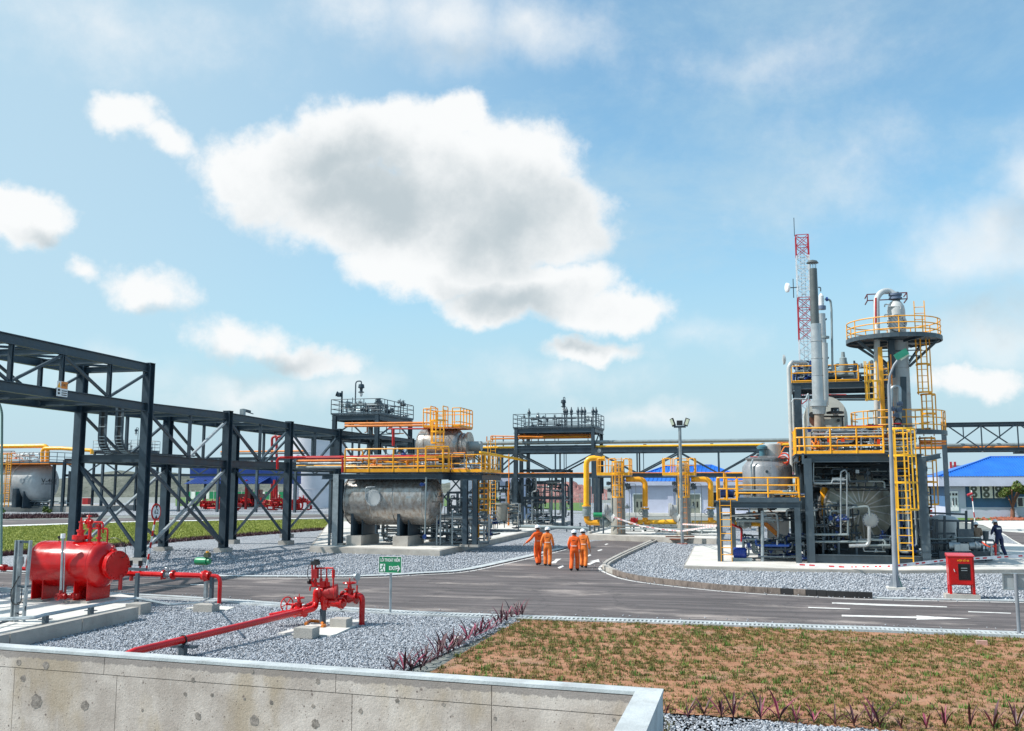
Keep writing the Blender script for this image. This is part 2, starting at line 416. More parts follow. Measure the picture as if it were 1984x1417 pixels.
# ================================================================ SETTING
def gmat(name, build):
    m = bpy.data.materials.new(name); m.use_nodes = True; N = NT(m.node_tree); b = N.n['Principled BSDF']
    pos = N.new('ShaderNodeNewGeometry').outputs['Position']; build(N, b, pos); MATS[name] = m; return m
def _gravel(N, b, pos):
    v = N.new('ShaderNodeTexVoronoi'); v.inputs['Scale'].default_value = 20; N.l.new(pos, v.inputs['Vector'])
    sepc = N.new('ShaderNodeSeparateColor'); N.l.new(v.outputs['Color'], sepc.inputs[0])
    c = N.mix(N.mapr(sepc.outputs[0], 0, 1, smooth=False), (.12, .135, .16, 1), (.46, .485, .53, 1))
    c = N.mix(N.mapr(sepc.outputs[1], .8, 1), c, (.62, .63, .66, 1))
    big = N.noise(pos, .35, 4, .6); c = N.mix(1.0, c, N.mix(big, (.66, .68, .70, 1), (1.26, 1.24, 1.2, 1)), 'MULTIPLY')
    N.l.new(c, b.inputs['Base Color']); b.inputs['Roughness'].default_value = .85
    bn = N.new('ShaderNodeBump'); bn.inputs['Strength'].default_value = 1; bn.inputs['Distance'].default_value = .05
    N.l.new(N.math('MULTIPLY', v.outputs['Distance'], -1), bn.inputs['Height']); N.l.new(bn.outputs[0], b.inputs['Normal'])
GRAVEL = gmat('gravel', _gravel)
def _stone(N, b, pos):
    w = N.new('ShaderNodeTexWhiteNoise'); w.noise_dimensions = '3D'
    sn = N.new('ShaderNodeVectorMath', operation='SNAP'); N.l.new(pos, sn.inputs[0]); sn.inputs[1].default_value = (.06, .06, .3); N.l.new(sn.outputs[0], w.inputs['Vector'])
    c = N.mix(N.mapr(w.outputs[0], 0, 1, smooth=False), (.14, .155, .18, 1), (.52, .545, .59, 1)); N.l.new(c, b.inputs['Base Color']); b.inputs['Roughness'].default_value = .8
STONE = gmat('crushed_stone', _stone)
def _asph(N, b, pos):
    mp = N.new('ShaderNodeMapping'); mp.inputs['Rotation'].default_value = (0, 0, TH); N.l.new(pos, mp.inputs[0])
    st = N.noise(N.vmath('MULTIPLY', mp.outputs[0], (.16, 1.6, 1)), 1.3, 7, .68, .3)
    c = N.mix(N.mapr(st, .35, .72), (.070, .060, .060, 1), (.165, .140, .138, 1))
    pt = N.noise(N.vmath('MULTIPLY', mp.outputs[0], (.35, 1, 1)), .55, 6, .7)
    c = N.mix(N.mapr(pt, .52, .72, 0, .85), c, (.40, .34, .31, 1))
    ve = N.new('ShaderNodeTexVoronoi'); ve.feature = 'DISTANCE_TO_EDGE'; ve.inputs['Scale'].default_value = .22; N.l.new(N.vmath('ADD', pos, N.vmath('MULTIPLY', N.noise(pos, 1.2, 5, .7, 0, 1), (1.6, 1.6, 0))), ve.inputs['Vector'])
    c = N.mix(N.mapr(ve.outputs['Distance'], .0, .008, .55, 0), c, (.03, .028, .03, 1))
    oil = N.noise(pos, .9, 4, .6); c = N.mix(N.mapr(oil, .62, .72, 0, .45), c, (.045, .04, .042, 1))
    pt2 = N.noise(N.vmath('MULTIPLY', mp.outputs[0], (.5, 2.6, 1)), 4.0, 3, .7)
    c = N.mix(N.mapr(pt2, .66, .74, 0, .5), c, (.42, .38, .36, 1))
    f = N.noise(pos, 70, 3, .7); c = N.mix(1.0, c, N.mix(N.mapr(f, .3, .7), (.72, .72, .72, 1), (1.28, 1.28, 1.28, 1)), 'MULTIPLY')
    N.l.new(c, b.inputs['Base Color']); b.inputs['Roughness'].default_value = .85
    bn = N.new('ShaderNodeBump'); bn.inputs['Strength'].default_value = .5; bn.inputs['Distance'].default_value = .01
    N.l.new(f, bn.inputs['Height']); N.l.new(bn.outputs[0], b.inputs['Normal'])
ASPH = gmat('asphalt', _asph)
def _soil(N, b, pos):
    n = N.noise(pos, 1.6, 7, .68); c = N.mix(N.mapr(n, .3, .7), (.27, .115, .055, 1), (.46, .225, .13, 1))
    g = N.noise(pos, .45, 5, .6); c = N.mix(N.mapr(g, .5, .7, 0, .55), c, (.34, .24, .17, 1))
    gg = N.noise(pos, 9, 5, .7); c = N.mix(N.mapr(gg, .55, .62, 0, .5), c, (.17, .13, .05, 1))
    N.l.new(c, b.inputs['Base Color']); b.inputs['Roughness'].default_value = .95
    bn = N.new('ShaderNodeBump'); bn.inputs['Strength'].default_value = .9; bn.inputs['Distance'].default_value = .04
    N.l.new(N.noise(pos, 14, 6, .7), bn.inputs['Height']); N.l.new(bn.outputs[0], b.inputs['Normal'])
SOIL = gmat('soil', _soil)
def _grass(c1, c2, c3):
    def f(N, b, pos):
        n = N.noise(pos, 1.1, 6, .7); c = N.mix(N.mapr(n, .35, .65), (*c1, 1), (*c2, 1))
        n2 = N.noise(pos, 17, 4, .7); c = N.mix(N.mapr(n2, .5, .7, 0, .8), c, (*c3, 1))
        N.l.new(c, b.inputs['Base Color']); b.inputs['Roughness'].default_value = .8
        bn = N.new('ShaderNodeBump'); bn.inputs['Strength'].default_value = .8; bn.inputs['Distance'].default_value = .05
        N.l.new(n2, bn.inputs['Height']); N.l.new(bn.outputs[0], b.inputs['Normal'])
    return f
LAWN = gmat('lawn', _grass((.22, .27, .045), (.36, .38, .09), (.16, .20, .03)))
TUFT = gmat('tuft_leaves', _grass((.12, .13, .03), (.24, .17, .05), (.09, .13, .03)))
FIELD = gmat('field', _grass((.06, .15, .02), (.12, .20, .04), (.10, .12, .04)))
DIRT = gmat('bare_ground', _grass((.24, .25, .24), (.19, .21, .20), (.12, .15, .08)))

def pg(lst): return [G(x, y) for x, y in lst]
# big sheet to the horizon with the basin in front of the retaining wall left out
wallA, wallB = G(-260, 1228.5, .75), G(1284, 1335, .75)          # outer top edge of the wall, far side
WD = (wallB - wallA).normalized(); WN = Vector((WD.y, -WD.x, 0))   # WN points towards the camera
if WN.y > 0: WN = -WN
LEG = G(1250, 1417, .75) - wallB; LEG.z = 0; LEG.normalize()
legEnd = wallB + LEG * 14
b = MB()
E = 2600
A = wallA - WD * 40
b.add([(-E, A.y, 0), (-E, E, 0), (E, E, 0), (E, A.y, 0), (wallB.x, wallB.y, 0), (A.x, A.y, 0), (legEnd.x, legEnd.y, 0), (E, legEnd.y, 0)],
      [(1, 0, 5, 2), (2, 5, 4, 3), (3, 4, 6, 7)])
b.v = [(x, y, -.03) for x, y, z in b.v]
struct('ground', DIRT, b)
q = [A, wallB, legEnd, Vector((A.x - 3, legEnd.y - 4, 0))]
struct('basin_ground', DIRT, MB().prism(q, -2.4))
# gravel yards
yard_near = pg([(-420, 1128), (0, 1147), (300, 1161), (667, 1186), (820, 1195), (1018, 1202)]) + [G(1012, 1197), G(760, 1312), G(700, 1345)] + [wallB - WD * 4.6 - WN * .05, wallA - WD * 8]
struct('gravel_yard', GRAVEL, MB().prism(yard_near, .004))
yard_right = pg([(1276, 1385), (1493, 1400), (1670, 1415), (2100, 1452), (2100, 1760), (1400, 1900)]) + [wallB + LEG * 6, wallB + LEG * 1.0]
struct('gravel_yard', GRAVEL, MB().prism(yard_right, .004))
roadN = [(-420, 1113), (0, 1140), (300, 1154), (480, 1165), (667, 1178), (820, 1187), (1060, 1196), (1320, 1204), (1984, 1227), (2500, 1245)]
roadF = [(-420, 1096), (0, 1109), (240, 1117), (480, 1119.5), (700, 1119), (820, 1113), (905, 1107), (1000, 1087), (1060, 1073), (1097, 1064), (1152, 1048.5)]
roadR = [(1276, 1044), (1215, 1071), (1180, 1088), (1163, 1099), (1168, 1107), (1201, 1119.5), (1260, 1130), (1409, 1146), (1560, 1155), (1692, 1161), (1984, 1167), (2500, 1176)]
struct('gravel_yard', GRAVEL, MB().prism(pg([(-420, 1094), (0, 1107), (240, 1115), (480, 1117), (700, 1117), (815, 1111), (900, 1105), (1000, 1085), (1090, 1063), (1152, 1048.5),
       (1276, 1044), (1400, 1030), (1140, 996), (900, 994), (700, 1014), (640, 1026), (400, 1043), (240, 1057), (0, 1075), (-420, 1088)]), .006))
struct('gravel_yard', GRAVEL, MB().prism(pg([(1276, 1044.5), (1217, 1073), (1186, 1090), (1172, 1099), (1178, 1107), (1205, 1118), (1262, 1128), (1410, 1143.5), (1560, 1152.5), (1692, 1158.5), (1984, 1164.5), (2500, 1173), (2500, 1100), (1990, 1030), (1400, 1020)]), .008))
struct('road', ASPH, MB().prism(pg(roadN + roadR[::-1] + roadF[::-1]), .012))
road2 = pg([(1860, 1012), (1905, 1018), (1950, 1040), (2020, 1085), (2500, 1130), (2500, 1000), (1984, 1004)])
struct('pavement', CONCW, MB().prism(road2, .012))
struct('road', ASPH, MB().prism(pg([(1938, 1030), (1984, 1033), (2400, 1040), (2400, 1088), (2000, 1066), (1962, 1046)]), .018))
struct('road', ASPH, MB().prism(pg([(-420, 1016), (0, 1018.5), (230, 1010.5), (640, 1003), (1000, 999), (1000, 996), (640, 998), (0, 1008), (-420, 1012)]), .014))
struct('road_marking', WHT, MB().prism(pg([(-420, 1018), (0, 1021), (240, 1012.5), (640, 1004.5), (640, 1003.5), (240, 1011), (0, 1018.5), (-420, 1016)]), .02))
# far yards in pale crushed stone
struct('gravel_yard', GRAVEL, MB().prism(pg([(-420, 1000), (0, 1001), (640, 996), (1140, 994), (1400, 992), (1400, 975), (-420, 975)]), .002))
lawn = pg([(-420, 1020), (0, 1022), (240, 1013.5), (640, 1007), (690, 1012), (640, 1025), (400, 1042.5), (240, 1056.5), (0, 1074), (-420, 1087)])
struct('lawn', LAWN, MB().prism(lawn, .03))
struct('grass_field', FIELD, MB().prism(pg([(340, 981), (900, 981), (1145, 991), (1145, 968), (900, 962), (340, 964)]), .02))
struct('grass_field', FIELD, MB().prism(pg([(1860, 1008), (2200, 1012), (2200, 996), (1820, 998)]), .016))
# painted edge lines, kerb and channel
def strip(lst, wpx=None, w=.12, z=.02, side=1):
    p = pg(lst); L, R_ = [], []
    for i, a in enumerate(p):
        d = (p[min(i + 1, len(p) - 1)] - p[max(i - 1, 0)]); d.z = 0; d.normalize(); n = Vector((-d.y, d.x, 0))
        L.append(a + n * w / 2); R_.append(a - n * w / 2)
    b = MB()
    for i in range(len(p) - 1): b.prism([L[i], L[i + 1], R_[i + 1], R_[i]], z)
    return b
def dense(lst, k=6):
    """Catmull-Rom through the outline so the curves stay round"""
    out = []; n = len(lst)
    for i in range(n - 1):
        p0, p1, p2, p3 = lst[max(i - 1, 0)], lst[i], lst[i + 1], lst[min(i + 2, n - 1)]
        for j in range(k):
            t = j / k
            out.append(tuple(.5 * (2 * p1[a] + (p2[a] - p0[a]) * t + (2 * p0[a] - 5 * p1[a] + 4 * p2[a] - p3[a]) * t * t + (3 * p1[a] - p0[a] - 3 * p2[a] + p3[a]) * t ** 3) for a in (0, 1)))
    return out + [lst[-1]]
LINE = mat('road_paint', (.66, .64, .62), .75, 0, .12, 3, dirt=(.20, .18, .18), dirt_amt=.85)
nearL = dense([(x, y + .6) for x, y in roadN])
struct('road_marking', LINE, strip([(x, y - 1.0) for x, y in nearL], w=.14, z=.0165))
farL = dense(roadF[:-1]); struct('road_marking', LINE, strip([(x, y + 1.6) for x, y in farL], w=.13, z=.0165))
rgtL = dense(roadR); struct('road_marking', LINE, strip([(x, y + (1.8 if x > 1190 else 1.0)) for x, y in rgtL], w=.14, z=.0165))
# gutter: concrete margins and separate grating bars
def ribbon(lst, w0, w1, z0, z1=None, m=None, name='drain_channel'):
    p = pg(lst); b = MB(); L, R_ = [], []
    for i, a in enumerate(p):
        d = (p[min(i + 1, len(p) - 1)] - p[max(i - 1, 0)]); d.z = 0; d.normalize(); n = Vector((-d.y, d.x, 0))
        L.append(a + n * w0); R_.append(a + n * w1)
    for i in range(len(p) - 1): b.prism([L[i], L[i + 1], R_[i + 1], R_[i]], z0, z1)
    return b, p
nb, _ = ribbon(nearL, -.16, -.30, .07, -.1); struct('kerb', CONCB, nb)
nb, _ = ribbon(nearL, -.30, -.36, .03, -.1); struct('kerb', mat('dark_gap', (.05, .045, .045), .9), nb)
nb, _ = ribbon(nearL, -.36, -.44, .075, -.1); struct('drain_channel', CONCB, nb)
nb, gp = ribbon(nearL, -.74, -.84, .075, -.1); struct('drain_channel', CONCB, nb)
nb, _ = ribbon(nearL, -.44, -.74, -.02); struct('drain_bed', mat('dark_gap'), nb)
gr = MB(); cnt = 0
for i in range(len(nearL) - 1):
    p0, p1 = G(*nearL[i]), G(*nearL[i + 1])
    if p1.x < -9.5 or p0.x > 16: continue
    d = (p1 - p0); L = d.length; d.normalize(); n = Vector((-d.y, d.x, 0)); k = int(L / .11)
    for j in range(k):
        c = p0 + d * (L * j / k) + n * -.59 + Z * .06; gr.box(c, .055, .3, .03, (d, n))
grating = struct('drain_grating', CONCB, gr, kind='stuff')
fb, _ = ribbon(farL, .10, .55, .05, -.1); struct('kerb', CONCB, fb)
fb, _ = ribbon(farL, .04, .10, .035, -.1); struct('kerb', mat('dark_gap'), fb)
KB = mat('shaded_brown_kerb', (.19, .155, .135), .9, 0, .3, 3, bump=.5, bscale=30, dirt=(.05, .04, .035), dirt_amt=.6, dlo=.45)  # kerb brown darkened to include the shade on its road face
cut_ = next(i for i, p in enumerate(rgtL) if p[1] > 1112)
kb, _ = ribbon(rgtL[cut_:-14], .29, .42, .16, -.1); struct('kerb', KB, kb); kb, _ = ribbon(rgtL[:cut_ + 1], .29, .42, .16, -.1); struct('kerb', CONC, kb)
kb2 = MB()
seg = [(x, y) for x, y in rgtL if 1500 < x <= 1700]
kb2, _ = ribbon([(x, y) for x, y in rgtL if x >= 1690], .14, .45, .03, -.1); struct('kerb', CONCB, kb2)
nb, _ = ribbon([(1120, 1064), (1152, 1048.5)], .1, .3, .1, -.1)
# kerb faces of the island are built of single stones, the dark ones near the end
KD = mat('dark_kerb', (.02, .02, .022), .8, 0, .3)
kp = [G(x, y) for x, y in rgtL if x <= 1692.5]
acc = 0; stones = []
for i in range(len(kp) - 1):
    a, c = kp[i], kp[i + 1]
    d = (c - a); d.z = 0; L = d.length
    if L < .05: continue
    d.normalize(); n = Vector((-d.y, d.x, 0)); k = max(1, round(L / 1.0))
    for j in range(k):
        s0, s1 = a + d * (L * j / k + .008), a + d * (L * (j + 1) / k - .008)
        s0, s1 = s0 + n * .2, s1 + n * .2
        q = MB().bar(s0 + Z * .10, s1 + Z * .10, .16, .2, Z)
        o = struct('kerb_stone', [KD if (G(1500, 1151).x < s0.x and (len(stones) % 4 != 0 or G(1600, 1156).x < s0.x)) else (CONC if i < cut_ else KB)][0], q); stones.append(o)
# arrows and dashes painted on the road
def mark(pts, z=.022): return struct('road_marking', LINE, MB().prism(pg(pts), z))
mark([(369, 1133.2), (404, 1134.2), (404, 1135.6), (369, 1134.6)])
mark([(1612, 1168.6), (1703, 1171.6), (1835, 1176.6), (1835, 1178.6), (1700, 1175.0), (1612, 1171.2)])
mark([(1566, 1177.6), (1647, 1180.6), (1647, 1182.4), (1566, 1179.6)])
mark([(1631, 1193), (1777, 1196.6), (1775, 1194.3), (1881, 1200.6), (1775, 1202.5), (1777, 1199.8), (1631, 1196)])
mark([(1876, 1186), (1959, 1189.2), (1959, 1190.8), (1876, 1187.8)])
mark([(1157, 1067.5), (1165, 1065), (1168, 1066.5), (1160, 1069)])
mark([(1135, 1078), (1143, 1075), (1146, 1077), (1138, 1080)])
mark([(1080, 1101), (1090, 1096), (1093, 1098.5), (1084, 1103)])
mark([(1066, 1091), (1074, 1087.5), (1077, 1084), (1088, 1083.5), (1080, 1088.5), (1077, 1092.5), (1068, 1093)])
mark([(1136, 1094), (1149, 1089), (1141, 1089), (1160, 1084.5), (1162, 1090), (1155, 1090), (1142, 1096)])
mark([(1171, 1056), (1176, 1054), (1179, 1055), (1174, 1057)])

# soil bed with young grass
soil = pg([(1012, 1199), (1320, 1213), (1984, 1239), (2500, 1260), (2500, 1500), (2100, 1452), (1670, 1413), (1493, 1398), (1284, 1385), (1284, 1360)]) + [wallB - WN * .05, wallB - WD * 5.0 - WN * .05]
bsoil = MB().prism(soil, .03, -.1); struct('soil_bed', SOIL, bsoil)
rng = np.random.default_rng(7)
def blades(poly, n, per, h, spread, wid, m, name, zb=.02, lean=.6, label=None, jit=None):
    c = poly_np(poly, n, rng)
    if jit:
        f_ = np.sin(c[:, 0] * 1.1 + 1.7 * np.sin(c[:, 1] * .8)) + np.sin(c[:, 1] * 1.7 + 1.3 * np.sin(c[:, 0] * .7 + 2)) + .8 * np.sin(c[:, 0] * 3.1 + c[:, 1] * 2.3)
        c = c[rng.random(len(c)) < np.clip(.78 + .22 * f_, .25, 1)]; n = len(c)
    # clump by jittering on a loose planting grid
    if jit: c = np.round(c / jit) * jit + rng.normal(0, jit * .22, c.shape)
    c = np.repeat(c, per, 0) + rng.normal(0, spread, (n * per, 2)); k = len(c)
    a = rng.random(k) * 2 * np.pi; ln = (.35 + rng.random(k) * .65) * h; le = rng.random(k) * lean
    da = np.stack([np.cos(a), np.sin(a)], 1); pr = np.stack([-np.sin(a), np.cos(a)], 1)
    v = np.zeros((k, 3, 3)); w = wid * (.6 + .8 * rng.random(k))[:, None]
    v[:, 0, :2] = c - pr * w; v[:, 1, :2] = c + pr * w; v[:, :2, 2] = zb
    v[:, 2, :2] = c + da * (ln * np.sin(le * 1.4))[:, None]; v[:, 2, 2] = zb + ln * np.cos(le * 1.4)
    return np_mesh(name, m, v.reshape(-1, 3), np.arange(k * 3).reshape(-1, 3), label=label)
blades(soil, 8400, 15, .085, .04, .010, TUFT, 'grass', .03, .98, jit=.24)
blades(soil, 4500, 5, .05, .05, .010, TUFT, 'grass', .03, .98)
blades(soil, 380, 16, .15, .05, .011, gmat('green_leaves', _grass((.07, .17, .02), (.14, .24, .04), (.10, .12, .02))), 'grass', .03, .8)
blades(lawn, 52000, 3, .13, .05, .03, LAWN, 'grass', .03, .8)
# crushed stone on the near yards: real stones
def stones_in(poly, n, s0, s1, name, zb=0):
    c = poly_np(poly, n, rng); k = len(c)
    o = np.array([(1, 0, 0), (-1, 0, 0), (0, 1, 0), (0, -1, 0), (0, 0, 1), (0, 0, -1)], float)
    v = o[None] * (s0 + (s1 - s0) * rng.random((k, 1, 1))) * (.6 + .7 * rng.random((k, 6, 1)))
    ax = rng.normal(size=(k, 3, 3)); q, _ = np.linalg.qr(ax); v = v @ q
    v[:, :, :2] += c[:, None]; v[:, :, 2] = v[:, :, 2] * .8 + zb + .012 + rng.random((k, 1)) * .02
    t = np.array([(0, 2, 4), (2, 1, 4), (1, 3, 4), (3, 0, 4), (2, 0, 5), (1, 2, 5), (3, 1, 5), (0, 3, 5)])
    tr = (t[None] + (np.arange(k) * 6)[:, None, None]).reshape(-1, 3)
    return np_mesh(name, STONE, v.reshape(-1, 3), tr)
near_vis = pg([(-60, 1150), (300, 1162), (667, 1188), (820, 1196), (1015, 1204), (765, 1308), (700, 1330)]) + [wallB - WD * 5 - WN * .02, wallA + WD * 1.5]
stones_in(near_vis, 98000, .014, .036, 'gravel')
stones_in(pg([(1286, 1387), (1493, 1401), (1670, 1416), (2000, 1445), (1700, 1470), (1290, 1440)]), 6500, .014, .036, 'gravel')
stones_in(pg([(1170, 1100), (1205, 1117), (1410, 1142), (1692, 1157), (1984, 1163), (1984, 1116), (1733, 1110), (1330, 1100), (1345, 1058), (1270, 1050)]), 14000, .03, .06, 'gravel')
for ed_ in (dense(roadF[1:-1]), rgtL, [(x, y - 2.2) for x, y in nearL]):
    ep = [G(x, y) for x, y in ed_]; L_, R2_ = [], []
    for i, a in enumerate(ep):
        d = ep[min(i + 1, len(ep) - 1)] - ep[max(i - 1, 0)]; d.z = 0; d.normalize(); nn_ = Vector((-d.y, d.x, 0)); L_.append(a + nn_ * .45); R2_.append(a - nn_ * .45)
    stones_in(L_ + R2_[::-1], 420, .012, .035, 'gravel', .01)
stones_in(pg([(280, 1113), (480, 1115), (700, 1115), (815, 1109), (900, 1103), (1000, 1083), (1090, 1061), (1060, 1045), (852, 1078), (600, 1070), (250, 1060)]), 16000, .03, .06, 'gravel')

# ---------------------------------------------------------------- retaining wall
WALLM = None
def _wallm(N, b, pos):
    n = N.noise(pos, 1.1, 6, .65); c = N.mix(N.mapr(n, .3, .7), (.40, .34, .30, 1), (.62, .55, .50, 1))
    w = N.noise(N.vmath('MULTIPLY', pos, (1, 1, .5)), .8, 4, .6); c = N.mix(N.mapr(w, .52, .68, 0, .5), c, (.36, .27, .16, 1))
    st = N.noise(N.vmath('MULTIPLY', pos, (4, 4, .35)), 2.2, 5, .7); c = N.mix(N.mapr(st, .58, .76, 0, .35), c, (.60, .57, .53, 1))
    # air holes in the concrete
    for sc, th0, th1, col in ((5, .07, .13, (.13, .10, .09, 1)), (13, .10, .19, (.17, .13, .11, 1))):
        v = N.new('ShaderNodeTexVoronoi'); v.inputs['Scale'].default_value = sc; v.inputs['Randomness'].default_value = 1
        N.l.new(N.vmath('ADD', pos, N.vmath('MULTIPLY', N.noise(pos, 12, 3, .6, 0, 1), (.05, .05, .05))), v.inputs['Vector'])
        g = N.noise(pos, 2.3 if sc > 10 else 1.2, 3, .6); k = N.math('MULTIPLY', N.mapr(v.outputs['Distance'], th0, th1, 1, 0), N.mapr(g, .42, .52))
        c = N.mix(N.math('MULTIPLY', k, .8), c, col)
    # damp band that hangs below the coping
    s_ = N.new('ShaderNodeSeparateXYZ'); N.l.new(pos, s_.inputs[0])
    edge = N.noise(N.vmath('MULTIPLY', pos, (1, 1, .3)), 5.5, 6, .7)
    zz = N.math('ADD', s_.outputs[2], N.math('MULTIPLY', N.math('SUBTRACT', edge, .5), -.22))
    c = N.mix(N.mapr(zz, .575, .60, 0, .75), c, (.24, .21, .20, 1))
    f = N.noise(pos, 60, 4, .7); c = N.mix(1.0, c, N.mix(N.mapr(f, .3, .7), (.84, .83, .82, 1), (1.14, 1.14, 1.14, 1)), 'MULTIPLY')
    N.l.new(c, b.inputs['Base Color']); b.inputs['Roughness'].default_value = .9
    bn = N.new('ShaderNodeBump'); bn.inputs['Strength'].default_value = .5; bn.inputs['Distance'].default_value = .02
    N.l.new(N.noise(pos, 22, 6, .7), bn.inputs['Height']); N.l.new(bn.outputs[0], b.inputs['Normal'])
WALLM = gmat('cast_concrete', _wallm)
rw = thing('retaining_wall', 'weathered cast concrete retaining wall with pale coping and tie-hole stains', 'wall', Vector((wallB.x, wallB.y, 0)))
T = .30                                              # wall thickness
top_z = .75
def wp(s, n, z): return wallA + WD * s + WN * n + Z * (z - .75)
LW = (wallB - wallA).length
cornI = wallB + WN * T + LEG * 0
b = MB(); x0 = -30
# inner corner where the two faces meet
legN = Vector((LEG.y, -LEG.x, 0))
if legN.x > 0: legN = -legN                          # towards the basin
den = WD.dot(legN)
# inner corner = intersection of offset lines
k = (WN * T - legN * (T * 1.25)).dot(legN) / -den if abs(den) > 1e-6 else 0
inner = wallB + WN * T + WD * (-(WN * T).dot(legN) + T * 1.25) / den
body = [Vector((p.x, p.y, 0)) for p in (wp(x0, .012, 0), wallB + WN * .012 - legN * 0, inner - WN * .012, wp(x0, T - .012, 0))]
b.prism(body, .70, -2.4); part(rw, 'wall_core', WALLM, b)
b = MB(); b.prism([inner, wallB, wallB + LEG * 14, inner + LEG * 14], .70, -2.4); part(rw, 'wall_return', CONCB, b)
b = MB(); b.prism([wp(x0, -.01, 0), wallB - WN * .01 - legN * .012, wallB + LEG * 14 - legN * .012, inner + LEG * 14 + legN * .012, inner + WN * .012, wp(x0, T + .012, 0)], .75, .70)
part(rw, 'coping', CONCB, b)
# cast panels of the visible face, with recessed joints between them
facepl = Pl(inner); facepl.n = WN; facepl.t = WD
def fs(x, y):
    p = facepl.pt(x, y); return (p - wallA).dot(WD), p.z
upper = [-30, fs(203, 1290)[0], fs(651, 1345)[0], fs(953, 1370)[0], (inner - wallA).dot(WD)]
zj = .75 - .36
zj = sum(fs(x, y)[1] for x, y in ((20, 1291), (700, 1350), (1150, 1380))) / 3
def panel(s0, s1, z0, z1):
    g = .006
    c0 = wp(s0 + g, T - .012, 0); c1 = wp(s1 - g, T - .012, 0)
    q = MB().prism([c0, c1, c1 + WN * .028, c0 + WN * .028], z1 - g, z0 + g); part(rw, 'panel', WALLM, q)
for s0, s1 in zip(upper, upper[1:]): panel(s0, s1, zj, .69)
lower = [-30, fs(30, 1300)[0], fs(228, 1310)[0], fs(683, 1360)[0], fs(953, 1380)[0], (inner - wallA).dot(WD)]
for s0, s1 in zip(lower, lower[1:]): panel(s0, s1, -2.4, zj)
# form-tie patches: shallow rough discs of darker mortar
TIE = mat('dark_mortar', (.25, .215, .19), .95, 0, .35, 12, bump=.6, bscale=50)
rr = random.Random(3)
for x, y, r in ((46, 1314, 8), (72, 1358, 17), (166, 1367, 11), (38, 1284, 7), (90, 1290, 9), (375, 1317, 6), (385, 1388, 10), (494, 1396, 13), (612, 1402, 12), (527, 1361, 6), (475, 1354, 4), (360, 1345, 5), (412, 1346, 5), (608, 1368, 5), (617, 1320, 7), (700, 1378, 6), (490, 1301, 6), (277, 1376, 4), (1190, 1394, 5), (960, 1392, 5), (860, 1365, 5), (770, 1358, 6)):
    p = facepl.pt(x, y) + WN * .016; R_ = r * .72 / 1850 * (p - CAM).length
    ph = [rr.uniform(.7, 1.2) for _ in range(14)]
    ring = [p + WD * (math.cos(t * 2 * math.pi / 14) * R_ * ph[t]) + Z * (math.sin(t * 2 * math.pi / 14) * R_ * ph[(t * 5) % 14]) for t in range(14)]
    part(rw, 'mortar_patch', TIE, MB().wall(ring, WN, .004))

# ---------------------------------------------------------------- hills and far ground
def hill(name, mtl, x0, x1, Y, D, prof, seed, label=None):
    """prof: list of (px, py) skyline at distance Y"""
    r = random.Random(seed); n = 44; m_ = 12; vs = []; fs_ = []
    xs = [x0 + (x1 - x0) * i / n for i in range(n + 1)]
    for j in range(m_ + 1):
        t = j / m_; sh = math.sin(math.pi * t)
        for x in xs:
            py = np.interp(x, [p[0] for p in prof], [p[1] for p in prof]); h = CAMH + (HOR - py) * Y / FOC
            X = (x - CX) / FOC * Y; yy = Y - D / 2 + D * t
            hh = h * sh ** .8 * (1 + r.uniform(-.10, .10)) if 0 < j < m_ else -.2
            vs.append((X * yy / Y, yy, hh))
    for j in range(m_):
        for i in range(n): a = j * (n + 1) + i; fs_.append((a, a + 1, a + n + 2, a + n + 1))
    return struct(name, mtl, MB().add(vs, fs_))
def rough(N, c1, c2, c3, b, pos, s):
    n = N.noise(pos, s, 7, .7); c = N.mix(N.mapr(n, .35, .65), c1, c2); n2 = N.noise(pos, s * 5, 5, .7); c = N.mix(N.mapr(n2, .5, .65, 0, .7), c, c3)
    N.l.new(c, b.inputs['Base Color']); b.inputs['Roughness'].default_value = .95
    bn = N.new('ShaderNodeBump'); bn.inputs['Strength'].default_value = 1; bn.inputs['Distance'].default_value = .6
    N.l.new(n2, bn.inputs['Height']); N.l.new(bn.outputs[0], b.inputs['Normal'])
REDH = gmat('red_spoil', lambda N, b, pos: rough(N, (.30, .13, .12, 1), (.42, .22, .20, 1), (.20, .08, .07, 1), b, pos, .25))
GRYH = gmat('grey_scrub', lambda N, b, pos: rough(N, (.085, .095, .08, 1), (.16, .17, .14, 1), (.05, .07, .04, 1), b, pos, .12))
hill('hill', GRYH, -500, 700, 330, 60, [(-500, 935), (60, 930), (150, 926), (230, 916), (270, 914), (330, 918), (400, 924), (520, 931), (700, 938)], 1)
hill('hill', REDH, 1040, 1175, 260, 30, [(1040, 938), (1065, 934), (1080, 937), (1107, 934), (1130, 941), (1175, 950)], 2)
hill('hill', REDH, 985, 1150, 215, 20, [(985, 950), (1020, 950), (1085, 944), (1140, 955), (1150, 960)], 3)
hill('hill', GRYH, 1500, 2500, 420, 60, [(1500, 936), (1700, 934), (1820, 929), (1840, 932), (2500, 934)], 4)
hill('hill', GRYH, 640, 1100, 480, 60, [(640, 938), (900, 936), (1100, 937)], 6)
